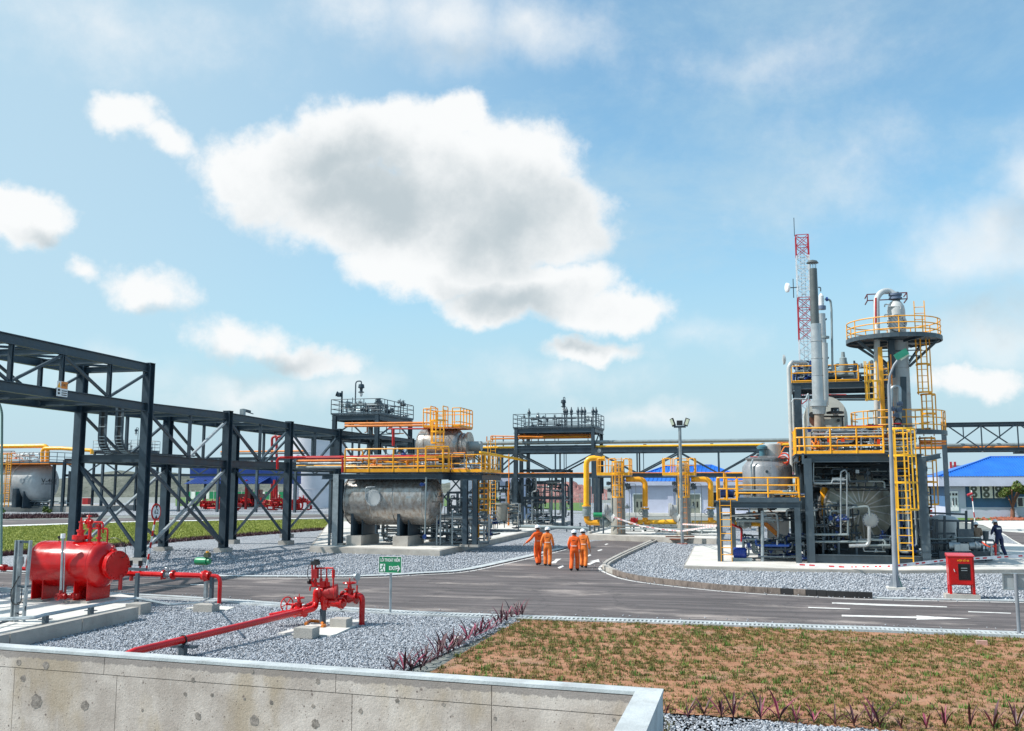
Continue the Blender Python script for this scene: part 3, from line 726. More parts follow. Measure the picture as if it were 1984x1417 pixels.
# ================================================================ LEFT: PIPE RACK
NP = Pl(G(271, 1091), 'U'); RW = 3.85
rack = thing('pipe_rack', 'long dark steel pipe rack with X braces running away past the lawn', 'pipe rack', Vector((NP.a.x, NP.a.y, 0)))
def colz(x, yf, yt):
    f = NP.pt(x, yf); f.z = 0
    # height of the ray at the column
    r = ray(x, yt); t = Vector((f.x, f.y, 0)).length / Vector((r.x, r.y, 0)).length
    return f, CAMH + r.z * t
cols = [colz(271, 1091, 782), colz(432, 1075, 801), colz(554, 1062, 821), colz(651, 1050, 835)]
midz = [colz(271, 1091, 888)[1], colz(432, 1075, 899)[1], colz(554, 1062, 902)[1], colz(651, 1050, 908)[1]]
sp = (cols[3][0] - cols[0][0]).length / 3
for k in range(1, 7): cols.append((cols[3][0] + U * sp * k, cols[3][1])); midz.append(midz[3])
tallz = colz(271, 1091, 704)[1]
FT = MB(); 
def footing(par, p, s=.75, h=.26): return part(par, 'footing', CONC, MB().box(p + Z * h / 2, s, s, h))
for i, (f, zt) in enumerate(cols):
    for s in (0, 1):
        p = f - V * RW * s; top = tallz if i == 0 else zt + .12
        if i < 7 or s == 0: H(rack, STEEL, p + Z * .25, p + Z * top, .40, .42, 'column', U)
        footing(rack, p)
        part(rack, 'base_plate', STEEL, MB().box(p + Z * .275, .5, .5, .03))
        part(rack, 'cap_plate', STEEL, MB().box(p + Z * (top + .012), .44, .44, .02))
    g = f - V * RW
    H(rack, STEEL, f + Z * (zt - .2) - V * .2, g + Z * (zt - .2) + V * .2, .2, .34); H(rack, STEEL, f + Z * midz[i] - V * .2, g + Z * midz[i] + V * .2, .2, .38)
    for a, c in ((f, g), (g, f)): B(rack, STEEL, a + Z * .45, c + Z * (midz[i] - .25), .13, .13)
    if i < len(cols) - 1:
        f2, zt2 = cols[i + 1]
        for s in (0, 1):
            o = -V * RW * s; a, c = f + o, f2 + o; m_ = (a + c) / 2
            z1, z2, m1, m2 = zt - .16, zt2 - .16, midz[i], midz[i + 1]; zm = (z1 + z2) / 2; mm = (m1 + m2) / 2
            H(rack, STEEL, a + Z * z1 + U * .2, c + Z * z2 - U * .2, .22, .40); H(rack, STEEL, a + Z * m1 + U * .2, c + Z * m2 - U * .2, .22, .40)
            B(rack, STEEL, m_ + Z * (mm + .2), m_ + Z * (zm - .2), .14, .14, 'post')
            B(rack, STEEL, a + Z * (z1 - .2), m_ + Z * (mm + .2), .12, .12); B(rack, GALV if i == 0 and s == 0 else STEEL, c + Z * (z2 - .2), m_ + Z * (mm + .2), .12, .12)  # pale galvanised colour on one diagonal carries the sunlight on it
        for s in (0, 1):
            for q_, zg in ((f - V * RW * s + U * .34, zt - .42), (f - V * RW * s + U * .34, midz[i] - .3), (f2 - V * RW * s - U * .34, zt2 - .42), (f2 - V * RW * s - U * .34, midz[i + 1] - .3)): part(rack, 'gusset_plate', STEEL, MB().box(q_ + Z * zg, .02, .34, .34))
        # floor beams between the chords
        for t in (.33, .66):
            q = f.lerp(f2, t); zz = midz[i] * (1 - t) + midz[i + 1] * t; H(rack, STEEL, q + Z * (zz - .02) - V * .12, q - V * (RW - .12) + Z * (zz - .02), .14, .2)
            zz = zt * (1 - t) + zt2 * t; H(rack, STEEL, q + Z * (zz - .2) - V * .12, q - V * (RW - .12) + Z * (zz - .2), .14, .2)
for s in (0, 1):
    o = -V * RW * s; a, c = cols[0][0] + o, cols[1][0] + o
    B(rack, GALV, c + Z * (midz[1] - .25), a + Z * .4, .13, .13); B(rack, STEEL, a + Z * (midz[0] - .25), c + Z * .4, .13, .13)  # first brace of each pair coloured pale for the sun along it
# tall truss that bridges the road
brg = thing('road_truss', 'tall dark steel truss bridging the road above the red tank', 'truss', Vector((NP.a.x, NP.a.y, 5)))
def tz(x, y): return NP.pt(x, y)
A0 = cols[0][0]
pan = [0]
xs_top = [(118, 668), (18, 647)]
sB = [0, (A0 - tz(210, 770)).dot(U), (A0 - tz(118, 755)).dot(U), (A0 - tz(18, 740)).dot(U)]
st = sB[2] - sB[1]; sB += [sB[3] + st, sB[3] + 2 * st, sB[3] + 3 * st, sB[3] + 4 * st]
ztc = colz(271, 1091, 709)[1] - .1; zbc = colz(271, 1091, 789)[1]
zt2 = tz(0, 653).z; zb2 = tz(0, 747).z
def chordz(s, hi):
    s0 = (A0 - tz(0, 700)).dot(U); t = s / s0
    return (ztc * (1 - t) + zt2 * t) if hi else (zbc * (1 - t) + zb2 * t)
for s_ in (0, 1):
    o = -V * RW * s_; e = sB[-1]
    H(brg, STEEL, A0 + o - U * .2 + Z * ztc, A0 + o - U * e + Z * chordz(e, 1), .24, .42, 'top_chord'); H(brg, STEEL, A0 + o - U * .2 + Z * zbc, A0 + o - U * e + Z * chordz(e, 0), .24, .42, 'bottom_chord')
    for k in range(1, len(sB)):
        p = A0 + o - U * sB[k]; zt_, zb_ = chordz(sB[k], 1) - .2, chordz(sB[k], 0) + .2
        H(brg, STEEL, p + Z * zb_, p + Z * zt_, .17, .17, 'post', U)
        q = A0 + o - U * sB[k - 1]; zt0, zb0 = chordz(sB[k - 1], 1) - .2, chordz(sB[k - 1], 0) + .2
        if k % 2 == 1: B(brg, STEEL, q + Z * zt0, p + Z * zb_, .11, .11)
        else: B(brg, STEEL, q + Z * zb0, p + Z * zt_, .11, .11)
for k in range(len(sB)):
    p = A0 - U * sB[k]
    for hi in (0, 1):
        z = chordz(sB[k], hi); H(brg, STEEL, p + Z * z - V * .12, p - V * (RW - .12) + Z * z, .18, .30, 'cross_beam')
        if k: 
            q = A0 - U * sB[k - 1]; z0 = chordz(sB[k - 1], hi)
            B(brg, STEEL, q + Z * z0 - V * .12, p - V * (RW - .12) + Z * z, .10, .10, 'plan_brace'); 
for s_ in (0, 1):
    p = A0 - U * (sB[-1] - .3) - V * RW * s_; H(brg, STEEL, p, p + Z * (chordz(sB[-1], 1)), .4, .42, 'column', U)
# cable trays dropping from the truss and turning along the rack
for j, (xa, xb, yb) in enumerate(((201, 222, 876), (233, 256, 872))):
    d = -2.6 + j * 1.1; p0 = NP.pt(xa, 789, d); p0 = Vector((p0.x, p0.y, p0.z)); zlow = midz[0] + .3
    tr = thing('cable_tray', ['black ladder cable tray curving down from the truss beside the outer column', 'black ladder cable tray curving down from the truss nearest the sign-side column'][j], 'cable tray', Vector((p0.x, p0.y, zlow)), 'cable trays dropping from the truss')
    base = Vector((p0.x, p0.y, 0)); path = [base + Z * p0.z, base + Z * (zlow + .8)]
    for t in range(1, 9):
        a = math.pi / 2 * t / 8; path.append(base + Z * (zlow + .8 - .8 * math.sin(a)) + U * (.8 - .8 * math.cos(a)))
    path.append(path[-1] + U * 6)
    b = MB(); w = .17
    for sgn in (-1, 1):
        for a, c in zip(path, path[1:]): b.bar(a + V * w * sgn, c + V * w * sgn, .03, .16, V)
    part(tr, 'side_rail', STEEL2, b)
    b = MB()
    for a, c in zip(path, path[1:]):
        dd = (c - a).normalized(); nn = V.cross(dd)
        b.bar(a + nn * .02, c + nn * .02, .31, .03, nn)
    part(tr, 'cable_bundle', BLK, b)
    L = 0
    for a, c in zip(path, path[1:]):
        k = max(1, int((c - a).length / .42))
        for i in range(k):
            q = a.lerp(c, i / k); nn = V.cross((c - a).normalized()); part(tr, 'rung', GALV, MB().bar(q - V * w - nn * .03, q + V * w - nn * .03, .035, .02, U))
# warning sign
p = NP.pt(120, 754, .16); ws = thing('warning_sign', 'small orange and white warning sign clamped on the truss bottom chord', 'sign', p - Z * .33)
cs = 1 / (1850 / (p - CAM).length)
sw, sh = .66, .66
fU = -V * -1  # sign faces the road side (+V)
part(ws, 'board', WHT, MB().wall([p + U * a * sw / 2 + Z * c * sh / 2 for a, c in ((-1, -1), (1, -1), (1, 1), (-1, 1))], V, .02))
q = p + V * .021; rt = U
part(ws, 'orange_field', ORG, MB().wall([q + rt * a + Z * c for a, c in ((-.08, .02), (.32, .02), (.32, .32), (-.08, .32))], V, .003))
part(ws, 'warning_triangle', YEL, MB().wall([q + rt * a + Z * c for a, c in ((-.31, .04), (-.1, .04), (-.205, .30))], V, .003))
text(ws, 'CHÚ Ý', BLK, q + V * .005 + rt * .12 + Z * .17, rt, Z, .15, sx=.9)
for k in range(3): part(ws, 'text_line', BLK, MB().wall([q + rt * a + Z * (c - .06 - k * .09) for a, c in ((-.03, 0), (.29, 0), (.29, -.04), (-.03, -.04))], V, .003))
for c in (-.06, -.2): part(ws, 'symbol', BLK, MB().wall([q + rt * (-.2 + .08 * math.cos(t)) + Z * (c + .05 * math.sin(t)) for t in [i * math.pi / 4 for i in range(8)]], V, .003))

q = NP.pt(470, 806, -.2); cmr = thing('junction_camera', 'small grey camera housing fixed on the rack top chord', 'camera', q); part(cmr, 'bracket', GALV, MB().box(q + Z * .1, .25, .25, .6)); part(cmr, 'housing', STEEL2, MB().bar(q + Z * .35, q + Z * .3 + U * .8, .16, .14)); P(cmr, STEEL2, [q + Z * .3, q + Z * .2 + U * 1.2], .03, 'arm')
# height limit sign
p = G(283, 1107); hs = thing('height_limit_sign', 'round red height limit sign 6.2 m on a red and white striped pole', 'road sign', p)
topz = colz(283, 1107, 1007)[1]; r = ray(299, 992); tt = Vector((p.x, p.y, 0)).length / Vector((r.x, r.y, 0)).length; cz = CAMH + r.z * tt
lean = V * .34
for k in range(9):
    a = p + Z * (cz - .3) * k / 9 + lean * k / 9; c = p + Z * (cz - .3) * (k + 1) / 9 + lean * (k + 1) / 9
    part(hs, 'pole_band', [RED, WHT][k % 2], MB().cyl(a, c, .045, n=10))
c = p + Z * cz + lean * 1.05; R_ = .38
fd = (-U * .75 + V * .3).normalized(); sx_ = fd.cross(Z) * -1
fd = Vector((1, -.2, 0)); fd.normalize(); sx_ = Z.cross(fd)
def disc(par, name, m, c, r, d, t=.02, sxx=1.0, n=28): return part(par, name, m, MB().wall([c + sx_ * r * sxx * math.cos(i * 2 * math.pi / n) + Z * r * math.sin(i * 2 * math.pi / n) for i in range(n)], d, t))
disc(hs, 'rim', RED, c, R_, fd, .02); disc(hs, 'face', WHT, c + fd * .021, R_ * .78, fd, .004)
for s in (1, -1): part(hs, 'height_arrow', BLK, MB().wall([c + fd * .026 + sx_ * a * .11 + Z * s * (.12 + bb) for a, bb in ((0, 0), (1, .17), (-1, .17))], fd, .003))
text(hs, '6.2', BLK, c + fd * .028 + sx_ * 0, sx_, Z, .26)
text(hs, 'm', BLK, c + fd * .028 + sx_ * .03 + Z * .11, sx_, Z, .09)
# the red cabinet behind it and other small far things
def small_cabinet(x, y, w, h, label, grp='red fire cabinets out in the yard'):
    p = G(x, y); k = 1850 / (p - CAM).length; W_, H_ = w / k, h / k; t = thing('fire_cabinet', label, 'cabinet', p, grp)
    part(t, 'cabinet_body', REDD, MB().box(p + Z * (H_ * .6), W_, W_ * .6, H_ * .8))
    for a in (-1, 1):
        for c in (-1, 1): part(t, 'leg', REDD, MB().box(p + V * a * W_ * .43 + U * c * W_ * .25 + Z * H_ * .1, .06, .06, H_ * .2))
small_cabinet(305, 1010, 11, 23, 'red cabinet on the far lawn edge just behind the round 6.2 sign')
small_cabinet(167, 981, 12, 14, 'small red cabinet between the rack columns beyond the far road', 'red fire cabinets out in the yard')

# ================================================================ RED FOAM TANK AND ITS SLAB
slab = pg([(-140, 1268), (-40, 1246), (258, 1183), (283, 1170), (232, 1160), (60, 1160), (-60, 1182), (-200, 1215)])
sz = .16
struct('concrete_slab', CONCW, MB().prism(slab, sz, -.1))
e0, e1 = G(-60, 1258, .2), G(262, 1188, .2)
for k, (a, c) in enumerate(((0, .18), (.185, .6), (.605, 1.0))):
    struct('kerb', CONC, MB().bar(e0.lerp(e1, a), e0.lerp(e1, c), .2, .34, Z))
struct('kerb', CONC, MB().box(G(268, 1181, .15), .5, .5, .36))
TP = Pl(G(150, 1167, sz), 'V'); TP.a += U * .42
tc_ = TP.pt(150, 1093, 0); k = (tc_ - CAM).length / 1850; R_ = 39 * k
tank = thing('foam_tank', 'glossy red horizontal tank on two saddle legs with valves on top', 'tank', Vector((tc_.x, tc_.y, sz)))
hL, hR = TP.pt(86, 1093), TP.pt(198, 1093); hR.z = hL.z = tc_.z
part(tank, 'shell', RED, MB().vessel(hL, hR, R_, 48, .52, 8))
for x in (hL.lerp(hR, .05), hL.lerp(hR, .97)): part(tank, 'weld_seam', RED, MB().torus(x, V, R_, .008, 48, 4))
st_ = MB(); st_.bar(hL + V * .06 - U * R_ * .78 + Z * R_ * .63, hR - V * .1 - U * R_ * .78 + Z * R_ * .63, .012, .012); part(tank, 'white_line', WHT, st_)  # thin white line along the upper front of the shell
# manway on the end towards the rack
mw = hR + V * R_ * .30; rm = 24 * k * 1.02; ax = (V * .97 - U * .25).normalized()
part(tank, 'manway', RED, MB().lathe(mw, ax, [(0, rm * .86), (.30, rm * .86), (.30, rm), (.37, rm), (.37, rm * .97), (.38, rm * .97), (.38, rm), (.46, rm), (.46, rm * .2)], 36))
ba, bb = frame_of(ax)
for i in range(20):
    t = i * math.pi / 10; q = mw + ax * .46 + (ba * math.cos(t) + bb * math.sin(t)) * rm * .88; rod(tank, 'bolt', REDD, q, q + ax * .035, .02)
for x0_, x1_ in ((.0, .22), (.72, .98)):
    a, c = hL.lerp(hR, x0_), hL.lerp(hR, x1_); m_ = (a + c) / 2; w_ = (c - a).length
    lg = MB(); hh = tc_.z - sz - .1
    for o, tt in ((-1, 1), (1, 1)): lg.box(Vector((m_.x, m_.y, sz + hh / 2)) + V * o * w_ * .42 - U * 0, .035, R_ * 1.5, hh)
    lg.box(Vector((m_.x, m_.y, sz + hh / 2 - .1)), w_ * .84, .035, hh - .2)
    lg.box(Vector((m_.x, m_.y, sz + .02)), w_ + .1, R_ * 1.7, .04); part(tank, 'saddle', RED, lg)
    part(tank, 'plinth', CONC, MB().box(Vector((m_.x, m_.y, sz + .0)) - V * .05, w_ + .3, R_ * 1.9, .12))
tp = tc_ + Z * R_
def nz(x, y, h, r=.06): q = TP.pt(x, y, 0); return Vector((q.x, q.y, tc_.z + R_ - .02))
n0 = nz(155, 1060, 0)
part(tank, 'nozzle', RED, MB().lathe(n0 - Z * .02, Z, [(0, .17), (.10, .17), (.10, .25), (.16, .25), (.17, .25), (.23, .25), (.23, .10), (.34, .10), (.34, .13), (.40, .13), (.40, .06), (.62, .05), (.62, .08), (.66, .08), (.66, .03), (.78, .02)], 20))
valve(tank, n0 + Z * .62 + V * .28, V, Z, .045, RED); P(tank, RED, [n0 + Z * .62, n0 + Z * .62 + V * .8, n0 + Z * .28 + V * .82], .028)
for x, y in ((173, 1060), (191, 1060)):
    q = nz(x, y, 0); part(tank, 'nozzle', RED, MB().lathe(q - Z * .02, Z, [(0, .05), (.12, .05), (.12, .09), (.18, .09), (.18, .05), (.42, .05)], 14)); valve(tank, q + Z * .5, Z, -U, .035, RED)
P(tank, RED, [nz(207, 1062, 0) - Z * .1, nz(207, 1062, 0) + Z * .42, nz(175, 1060, 0) + Z * .42], .028)
q = nz(114, 1055, 0); inst(tank, 'gauge', unit('gauge', BLK), Matrix.Translation(q) @ Matrix.Scale(.16, 4))
# sight glass in front
g0, g1 = TP.pt(118, 1150, -R_ - .12), TP.pt(122, 1042, -R_ - .12)
P(tank, GALV, [g0, g1], .042, 'sight_glass', 10); P(tank, WHT, [g1 - Z * .02, g1 + Z * .12], .07, 'sight_glass_cap', 12)
P(tank, GALV, [g0 + V * .09 + Z * .05, g1 + V * .09 - Z * .1], .015, 'conduit')
P(tank, REDD, [g0 + Z * .1, g0 + Z * -.12, g0 + U * .9 - Z * .12 + V * .3], .05); valve(tank, g0 + V * .35 - Z * .08 + U * .2, V, -U, .045, REDD); valve(tank, g0 - Z * .08 + V * .1 - U * .05, V, -U, .05, REDD)
P(tank, REDD, [Vector((tc_.x, tc_.y, tc_.z - R_ * .95)), Vector((tc_.x, tc_.y, sz + .2)), Vector((tc_.x, tc_.y, sz + .2)) + V * .8], .05)
valve(tank, Vector((tc_.x, tc_.y, sz + .25)) + V * .3 - U * .1, V, -U, .05, REDD)
P(tank, REDD, [mw + V * .1 - Z * .3 + V * .38, mw + V * .48 - Z * .75], .06)
P(tank, BLK, [tp + V * 1.0 + Z * .02, tp + V * 1.35 + Z * .16, tp + V * 1.7 - Z * .1, tp + V * 1.75 - Z * .45, tp + V * 1.55 - Z * .5], .012, 'hose', 5, .3)
valve(tank, mw + ax * .2 + Z * rm * 1.0, ax, Z, .03, RED)
# grey cable post at the slab
gp_ = Pl(G(38, 1205, sz), 'V')
gq = thing('instrument_post', 'grey steel post frame with sounder box beside the red tank', 'post', G(25, 1210, sz))
a0, a1 = gp_.pt(27, 1210), gp_.pt(33, 1047); a1 = Vector((a0.x, a0.y, a1.z)); c0 = gp_.pt(46, 1196); c1 = Vector((c0.x + .06, c0.y, a1.z + .0))
part(gq, 'post', GALV, MB().ib(Vector((a0.x, a0.y, sz)), a1, .15, .15, V)); part(gq, 'post', GALV, MB().bar(Vector((c0.x, c0.y, sz)), c1, .09, .05, V)); part(gq, 'cross_bar', STEEL2, MB().bar(a1 - Z * .04, c1 - Z * .04, .08, .06))
part(gq, 'cross_bar', STEEL2, MB().bar(a1 - Z * 1.2, c1 - Z * 1.2, .06, .04))
q = a1 + V * .17 - U * .1 - Z * .42; part(gq, 'sounder', GALV, MB().lathe(q, -Z, [(0, .02), (0, .08), (.18, .09), (.26, .05), (.5, .02)], 14))
P(gq, BLK, [q - Z * .5, q - Z * .9 - V * .25, q - Z * 1.25 - V * .2, q - Z * 1.25 + V * .1, q - Z * .8 + V * .1], .014, 'cable', 5, .25)
lc = MB().torus(Vector((c0.x, c0.y, sz + .35)) - V * .12, U, .16, .014, 18, 5); part(gq, 'cable_coil', BLK, lc)
P(gq, STEEL2, [G(-60, 1225, sz + .1), G(27, 1200, sz + .1)], .03, 'conduit')
# conduits running along the slab edge
cd_ = thing('conduit_run', 'pair of thin galvanised conduits along the slab edge on low stands', 'conduit', G(150, 1190, sz))
for k in range(2):
    pts = [G(-60, 1206 - k * 4, sz + .12), G(70, 1198 - k * 3, sz + .2), G(86, 1193 - k * 3, sz + .22), G(262, 1160 - k * 2, sz + .22), G(330, 1173 - k * 2, .2), G(388, 1168, .2), G(404, 1160, .25), G(405, 1160, 1.0) - Z * 0]
    P(cd_, GALV, pts, .028, 'conduit', 6)
for x, y in ((88, 1200), (176, 1183)): part(cd_, 'stand', STEEL2, MB().box(G(x, y, sz + .1), .12, .12, .2).box(G(x, y, sz + .01), .3, .2, .02))
q = G(264, 1168, .2); part(cd_, 'stand', STEEL2, MB().bar(Vector((q.x, q.y, .1)), Vector((q.x, q.y, 1.08)), .1, .1).bar(q - V * .3 + Z * 1.0, q + V * .3 + Z * 1.0, .08, .08))
# red branch line from the tank to the valve block and down
LP = Pl(G(405, 1172), 'V')
bl = thing('fire_water_branch', 'red pipe branch from the tank to the green actuated valve', 'pipe', G(330, 1165))
pz = LP.pt(330, 1114).z
def lp(x, y=None, d=0): q = LP.pt(x, y or 1114, d); return Vector((q.x, q.y, pz if y is None else q.z))
P(bl, RED, [lp(226), lp(316)], .085); P(bl, RED, [lp(332), lp(392)], .085); P(bl, RED, [lp(392), lp(427), Vector((lp(427).x, lp(427).y, .04))], .065)
for x in (316, 334, 392, 403): part(bl, 'flange', RED, MB().lathe(lp(x), V, [(0, .02), (0, .15), (.06, .15), (.06, .02)], 16))
valve(bl, lp(325), V, Z, .055, GALV)
part(bl, 'ball_valve', RED, MB().lathe(lp(393), V, [(0, .05), (0, .14), (.1, .19), (.22, .14), (.22, .05)], 16))
q = lp(397) + Z * .15; P(bl, GALV, [q, q + Z * .3], .05); part(bl, 'actuator', GRN, MB().lathe(q + Z * .30 - V * .34, V, [(0, .02), (0, .11), (.04, .125), (.4, .125), (.4, .09), (.5, .09), (.5, .02)], 18)); part(bl, 'switch_box', mat('bronze_box', (.06, .07, .04), .4), MB().box(q + Z * .50 + V * .06, .16, .15, .14)); part(bl, 'switch_knob', YEL, MB().cyl(q + Z * .57 + V * .06, q + Z * .62 + V * .06, .05))
for x in (252, 271): q = lp(x); P(bl, REDD, [q, q + Z * .28], .035); part(bl, 'valve_cap', BLK, MB().cyl(q + Z * .26, q + Z * .42, .07, n=10))
P(bl, RED, [lp(255), lp(255) - Z * .22], .06, 'drain'); P(bl, RED, [lp(313) , lp(313) - Z * .16], .03, 'drain')
for x in (400, 411): q = lp(x, 1118); part(bl, 'stand', STEEL2 if x == 411 else GALV, MB().bar(Vector((q.x, q.y, .2)), q, .09, .12, U))
part(bl, 'pad', CONCW, MB().prism(pg([(357, 1183), (440, 1186), (455, 1180), (390, 1176)]), .06, -.1)); part(bl, 'plinth', CONC, MB().box(G(400, 1178, .13), .62, .42, .22))
fl = thing('fire_water_main', 'thin red pipe passing behind the red tank at the road edge', 'pipe', G(-40, 1120))
q = Pl(G(30, 1150), 'V'); P(fl, RED, [q.pt(-300, 1097), q.pt(8, 1101), q.pt(70, 1103)], .07); part(fl, 'flange', RED, MB().lathe(q.pt(4, 1100), V, [(0, .02), (0, .12), (.16, .12), (.16, .02)], 12))
part(fl, 'stand', STEEL2, MB().bar(q.pt(-120, 1150), q.pt(-120, 1102), .1))
# ================================================================ HYDRANT VALVE SET
hp = thing('deluge_valve_set', 'red deluge valve set with handwheels and gauges on a small slab', 'valve set', G(625, 1215))
D = Pl(G(625, 1222), 'V')
def dp(x, y, d=0): return D.pt(x, y, d)
part(hp, 'pad', CONCW, MB().prism(pg([(538, 1232), (640, 1237), (652, 1234), (712, 1206), (640, 1204)]), .07, -.1))
for x, y, w in ((594, 1223, .5), (661, 1205, .46)): part(hp, 'plinth', CONC, MB().box(G(x, y + 2, .16), w, .4, .24))
def vp(x, y, d, r, h, m=STEEL2): q = dp(x, y, d); part(hp, 'stand', m, MB().cyl(Vector((q.x, q.y, h)), q, r, n=12))
vp(591, 1190, .1, .085, .35); vp(626, 1180, .6, .085, .05); vp(663, 1185, 1.0, .06, .35)
rp = .135
# main pipe coming from the wall, rising into the set
w0 = G(262, 1262, .33); w1 = dp(584, 1185, -.1)
mp_ = thing('fire_water_pipe', 'long red pipe crossing the gravel from the wall to the valve set', 'pipe', G(420, 1245))
P(mp_, RED, [w0 - (w1 - w0).normalized() * 1.5 - Z * .25, w0, w1], .08, n=16)
q = w0.lerp(w1, .245); part(mp_, 'clamp', BLK, MB().torus(q, (w1 - w0), .094, .018, 20, 5)); part(mp_, 'support', STEEL2, MB().bar(Vector((q.x, q.y, 0)), q - Z * .12, .14, .14, U).bar(q - V * .33 - Z * .14, q + V * .33 - Z * .14, .14, .06))
P(hp, RED, [w1 - V * .02, dp(606, 1180, .15), dp(612, 1174, .5), dp(612, 1152, .5), dp(613, 1145, .5), dp(628, 1143, .5)], .082, n=14, R=.2)
P(hp, RED, [dp(522, 1194, 0), dp(560, 1187, .3), dp(585, 1180, .5), dp(606, 1170, .8)], .075, n=14)
P(hp, RED, [dp(532, 1193, .2), dp(575, 1186, .6)], .05, n=12)
valve(hp, dp(579, 1182, .5), V, Z, .075, RED); valve(hp, dp(584, 1188, -.05), V * .9 - U * .3, V * -.6 + Z * .05 - U * .3, .055, RED)
P(hp, RED, [dp(606, 1166, .5), dp(622, 1160, .6), dp(700 - 44, 1163, .9)], .075, n=14)
part(hp, 'strainer', RED, MB().lathe(dp(628, 1178, .6) - Z * .05, Z, [(0, .05), (0, .08), (.1, .09), (.35, .14), (.45, .14), (.55, .08)], 18))
part(hp, 'strainer', RED, MB().lathe(dp(634, 1168, .6), V, [(0, .08), (0, .14), (.06, .14), (.06, .10), (.4, .12), (.4, .15), (.46, .15), (.46, .08)], 18))
part(hp, 'deluge_valve_body', REDD, MB().lathe(dp(617, 1148, .5), V + U * .3, [(0, .07), (0, .15), (.06, .15), (.1, .11), (.26, .17), (.42, .19), (.44, .22), (.50, .22), (.50, .1)], 22))
for x in (651, 664): part(hp, 'flange', RED, MB().lathe(dp(x, 1163, .9), V, [(0, .06), (0, .145), (.06, .145), (.06, .06)], 18))
wq = dp(660, 1168, .55); M = Matrix.Translation(wq) @ Matrix.Rotation(math.pi / 2 + .2, 4, 'X') @ Matrix.Scale(.15, 4); inst(hp, 'handwheel', unit('wheel', RED), M)
wq = dp(556, 1171, .5); M = Matrix.Translation(wq) @ Matrix.Rotation(-TH - .5, 4, 'Z') @ Matrix.Rotation(math.pi / 2, 4, 'Y') @ Matrix.Scale(.19, 4); inst(hp, 'handwheel', unit('wheel', RED), M); P(hp, RED, [wq, dp(575, 1172, .5)], .03)
vp(661, 1172, 1.0, .03, .4, GALV)
valve(hp, dp(677, 1158, 1.0), V, Z, .092, RED)
P(hp, RED, [dp(684, 1156, 1.0), dp(702, 1153, 1.0), Vector((dp(702, 1153, 1.0).x, dp(702, 1153, 1.0).y, .03))], .078, n=14, R=.16)
gz = dp(692, 1134, 1.0); P(hp, RED, [gz - Z * .35, gz], .022); part(hp, 'gauge', GALV, MB().lathe(gz + Z * .22 - V * .05, V - U * .4, [(0, .02), (0, .1), (.08, .1), (.08, .02)], 18)); P(hp, GALV, [gz, gz + Z * .13], .018)
gz = dp(601, 1136, .5); P(hp, RED, [gz - Z * .12, gz, gz + V * .5], .022); part(hp, 'gauge', BLK, MB().lathe(gz + Z * .12 - V * .04, V - U * .4, [(0, .02), (0, .07), (.06, .07), (.06, .02)], 16))
fr = MB()
for x in (605, 611): fr.pipe([dp(x, 1138, .5), dp(x, 1090, .5)], .025, 6)
for x, y0 in ((622, 1130), (633, 1130), (646, 1160)): fr.pipe([dp(x, y0, .5), dp(x, 1101 + (2 if x > 640 else 0), .5)], .02, 6)
fr.pipe([dp(611, 1101, .5), dp(646, 1101, .5)], .026, 6); part(hp, 'trim_pipe', RED, fr)
for x, y in ((646, 1112), (646, 1120), (633, 1128), (622, 1128), (611, 1130), (605, 1132)): part(hp, 'fitting', RED, MB().lathe(dp(x, y, .5), Z, [(0, .02), (0, .045), (.1, .045), (.1, .02)], 8))
part(hp, 'control_box', REDD, MB().box(dp(611, 1112, .4), .15, .12, .24)); part(hp, 'solenoid', BLK, MB().box(dp(611, 1091, .45), .2, .16, .1).cyl(dp(613, 1090, .45), dp(613, 1084, .45), .07))
part(hp, 'valve_cluster', RED, MB().box(dp(617, 1131, .5), .36, .08, .07).cyl(dp(610, 1136, .5), dp(610, 1128, .5), .07).cyl(dp(626, 1138, .5), dp(626, 1126, .5), .085).cyl(dp(635, 1136, .5), dp(635, 1128, .5), .06))
P(hp, BLK, [dp(608, 1090, .45), dp(598, 1096, .4), dp(595, 1112, .4), dp(598, 1122, .4), dp(608, 1127, .4)], .01, 'cable', 5, .4)
P(hp, REDD, [dp(635, 1146, .3), dp(637, 1142, .3), dp(638, 1151, .3)], .018, 'lever')
hz_ = G(592, 1208, .12); single('hose', 'short orange hose lying on the valve set slab', 'hose', hz_, ORG, MB().pipe([G(592, 1209, .1), G(600, 1203, .12), G(620, 1204, .12), G(630, 1212, .1), G(624, 1214, .1)], .04, 10, .3))
# ================================================================ EXIT SIGN
p = G(756, 1192); ex = thing('exit_sign', 'green emergency exit sign with white arrow on a thin galvanised pole', 'sign', p)
EP = Pl(p, 'V'); q = EP.pt(756, 1108); tz_ = EP.pt(755, 1093)
P(ex, GALV, [p, Vector((p.x, p.y, tz_.z + .15))], .035, 'pole', 10)
w_, h_ = 45 / 1850 * (p - CAM).length, 30 / 1850 * (p - CAM).length
c = Vector((p.x, p.y, EP.pt(755, 1094).z)) - U * .05
fx, fn = V, -U
part(ex, 'board', GRN, MB().wall([c + fx * a * w_ / 2 + Z * e * h_ / 2 for a, e in ((-1, -1), (1, -1), (1, 1), (-1, 1))], fn, .015))
bd = MB(); cc = c + fn * .016
for a, e, g, h2 in ((-1, -1, 1, -1), (1, -1, 1, 1), (1, 1, -1, 1), (-1, 1, -1, -1)): bd.bar(cc + fx * a * w_ / 2 + Z * e * h_ / 2, cc + fx * g * w_ / 2 + Z * h2 * h_ / 2, .014, .014)
part(ex, 'border', WHT, bd); f_ = cc + fn * .003
text(ex, 'LỐI THOÁT HIỂM', WHT, f_ + Z * h_ * .27, fx, Z, .125, sx=.62); text(ex, 'EXIT', WHT, f_ + fx * w_ * .13 - Z * h_ * .22, fx, Z, .155, sx=.8)
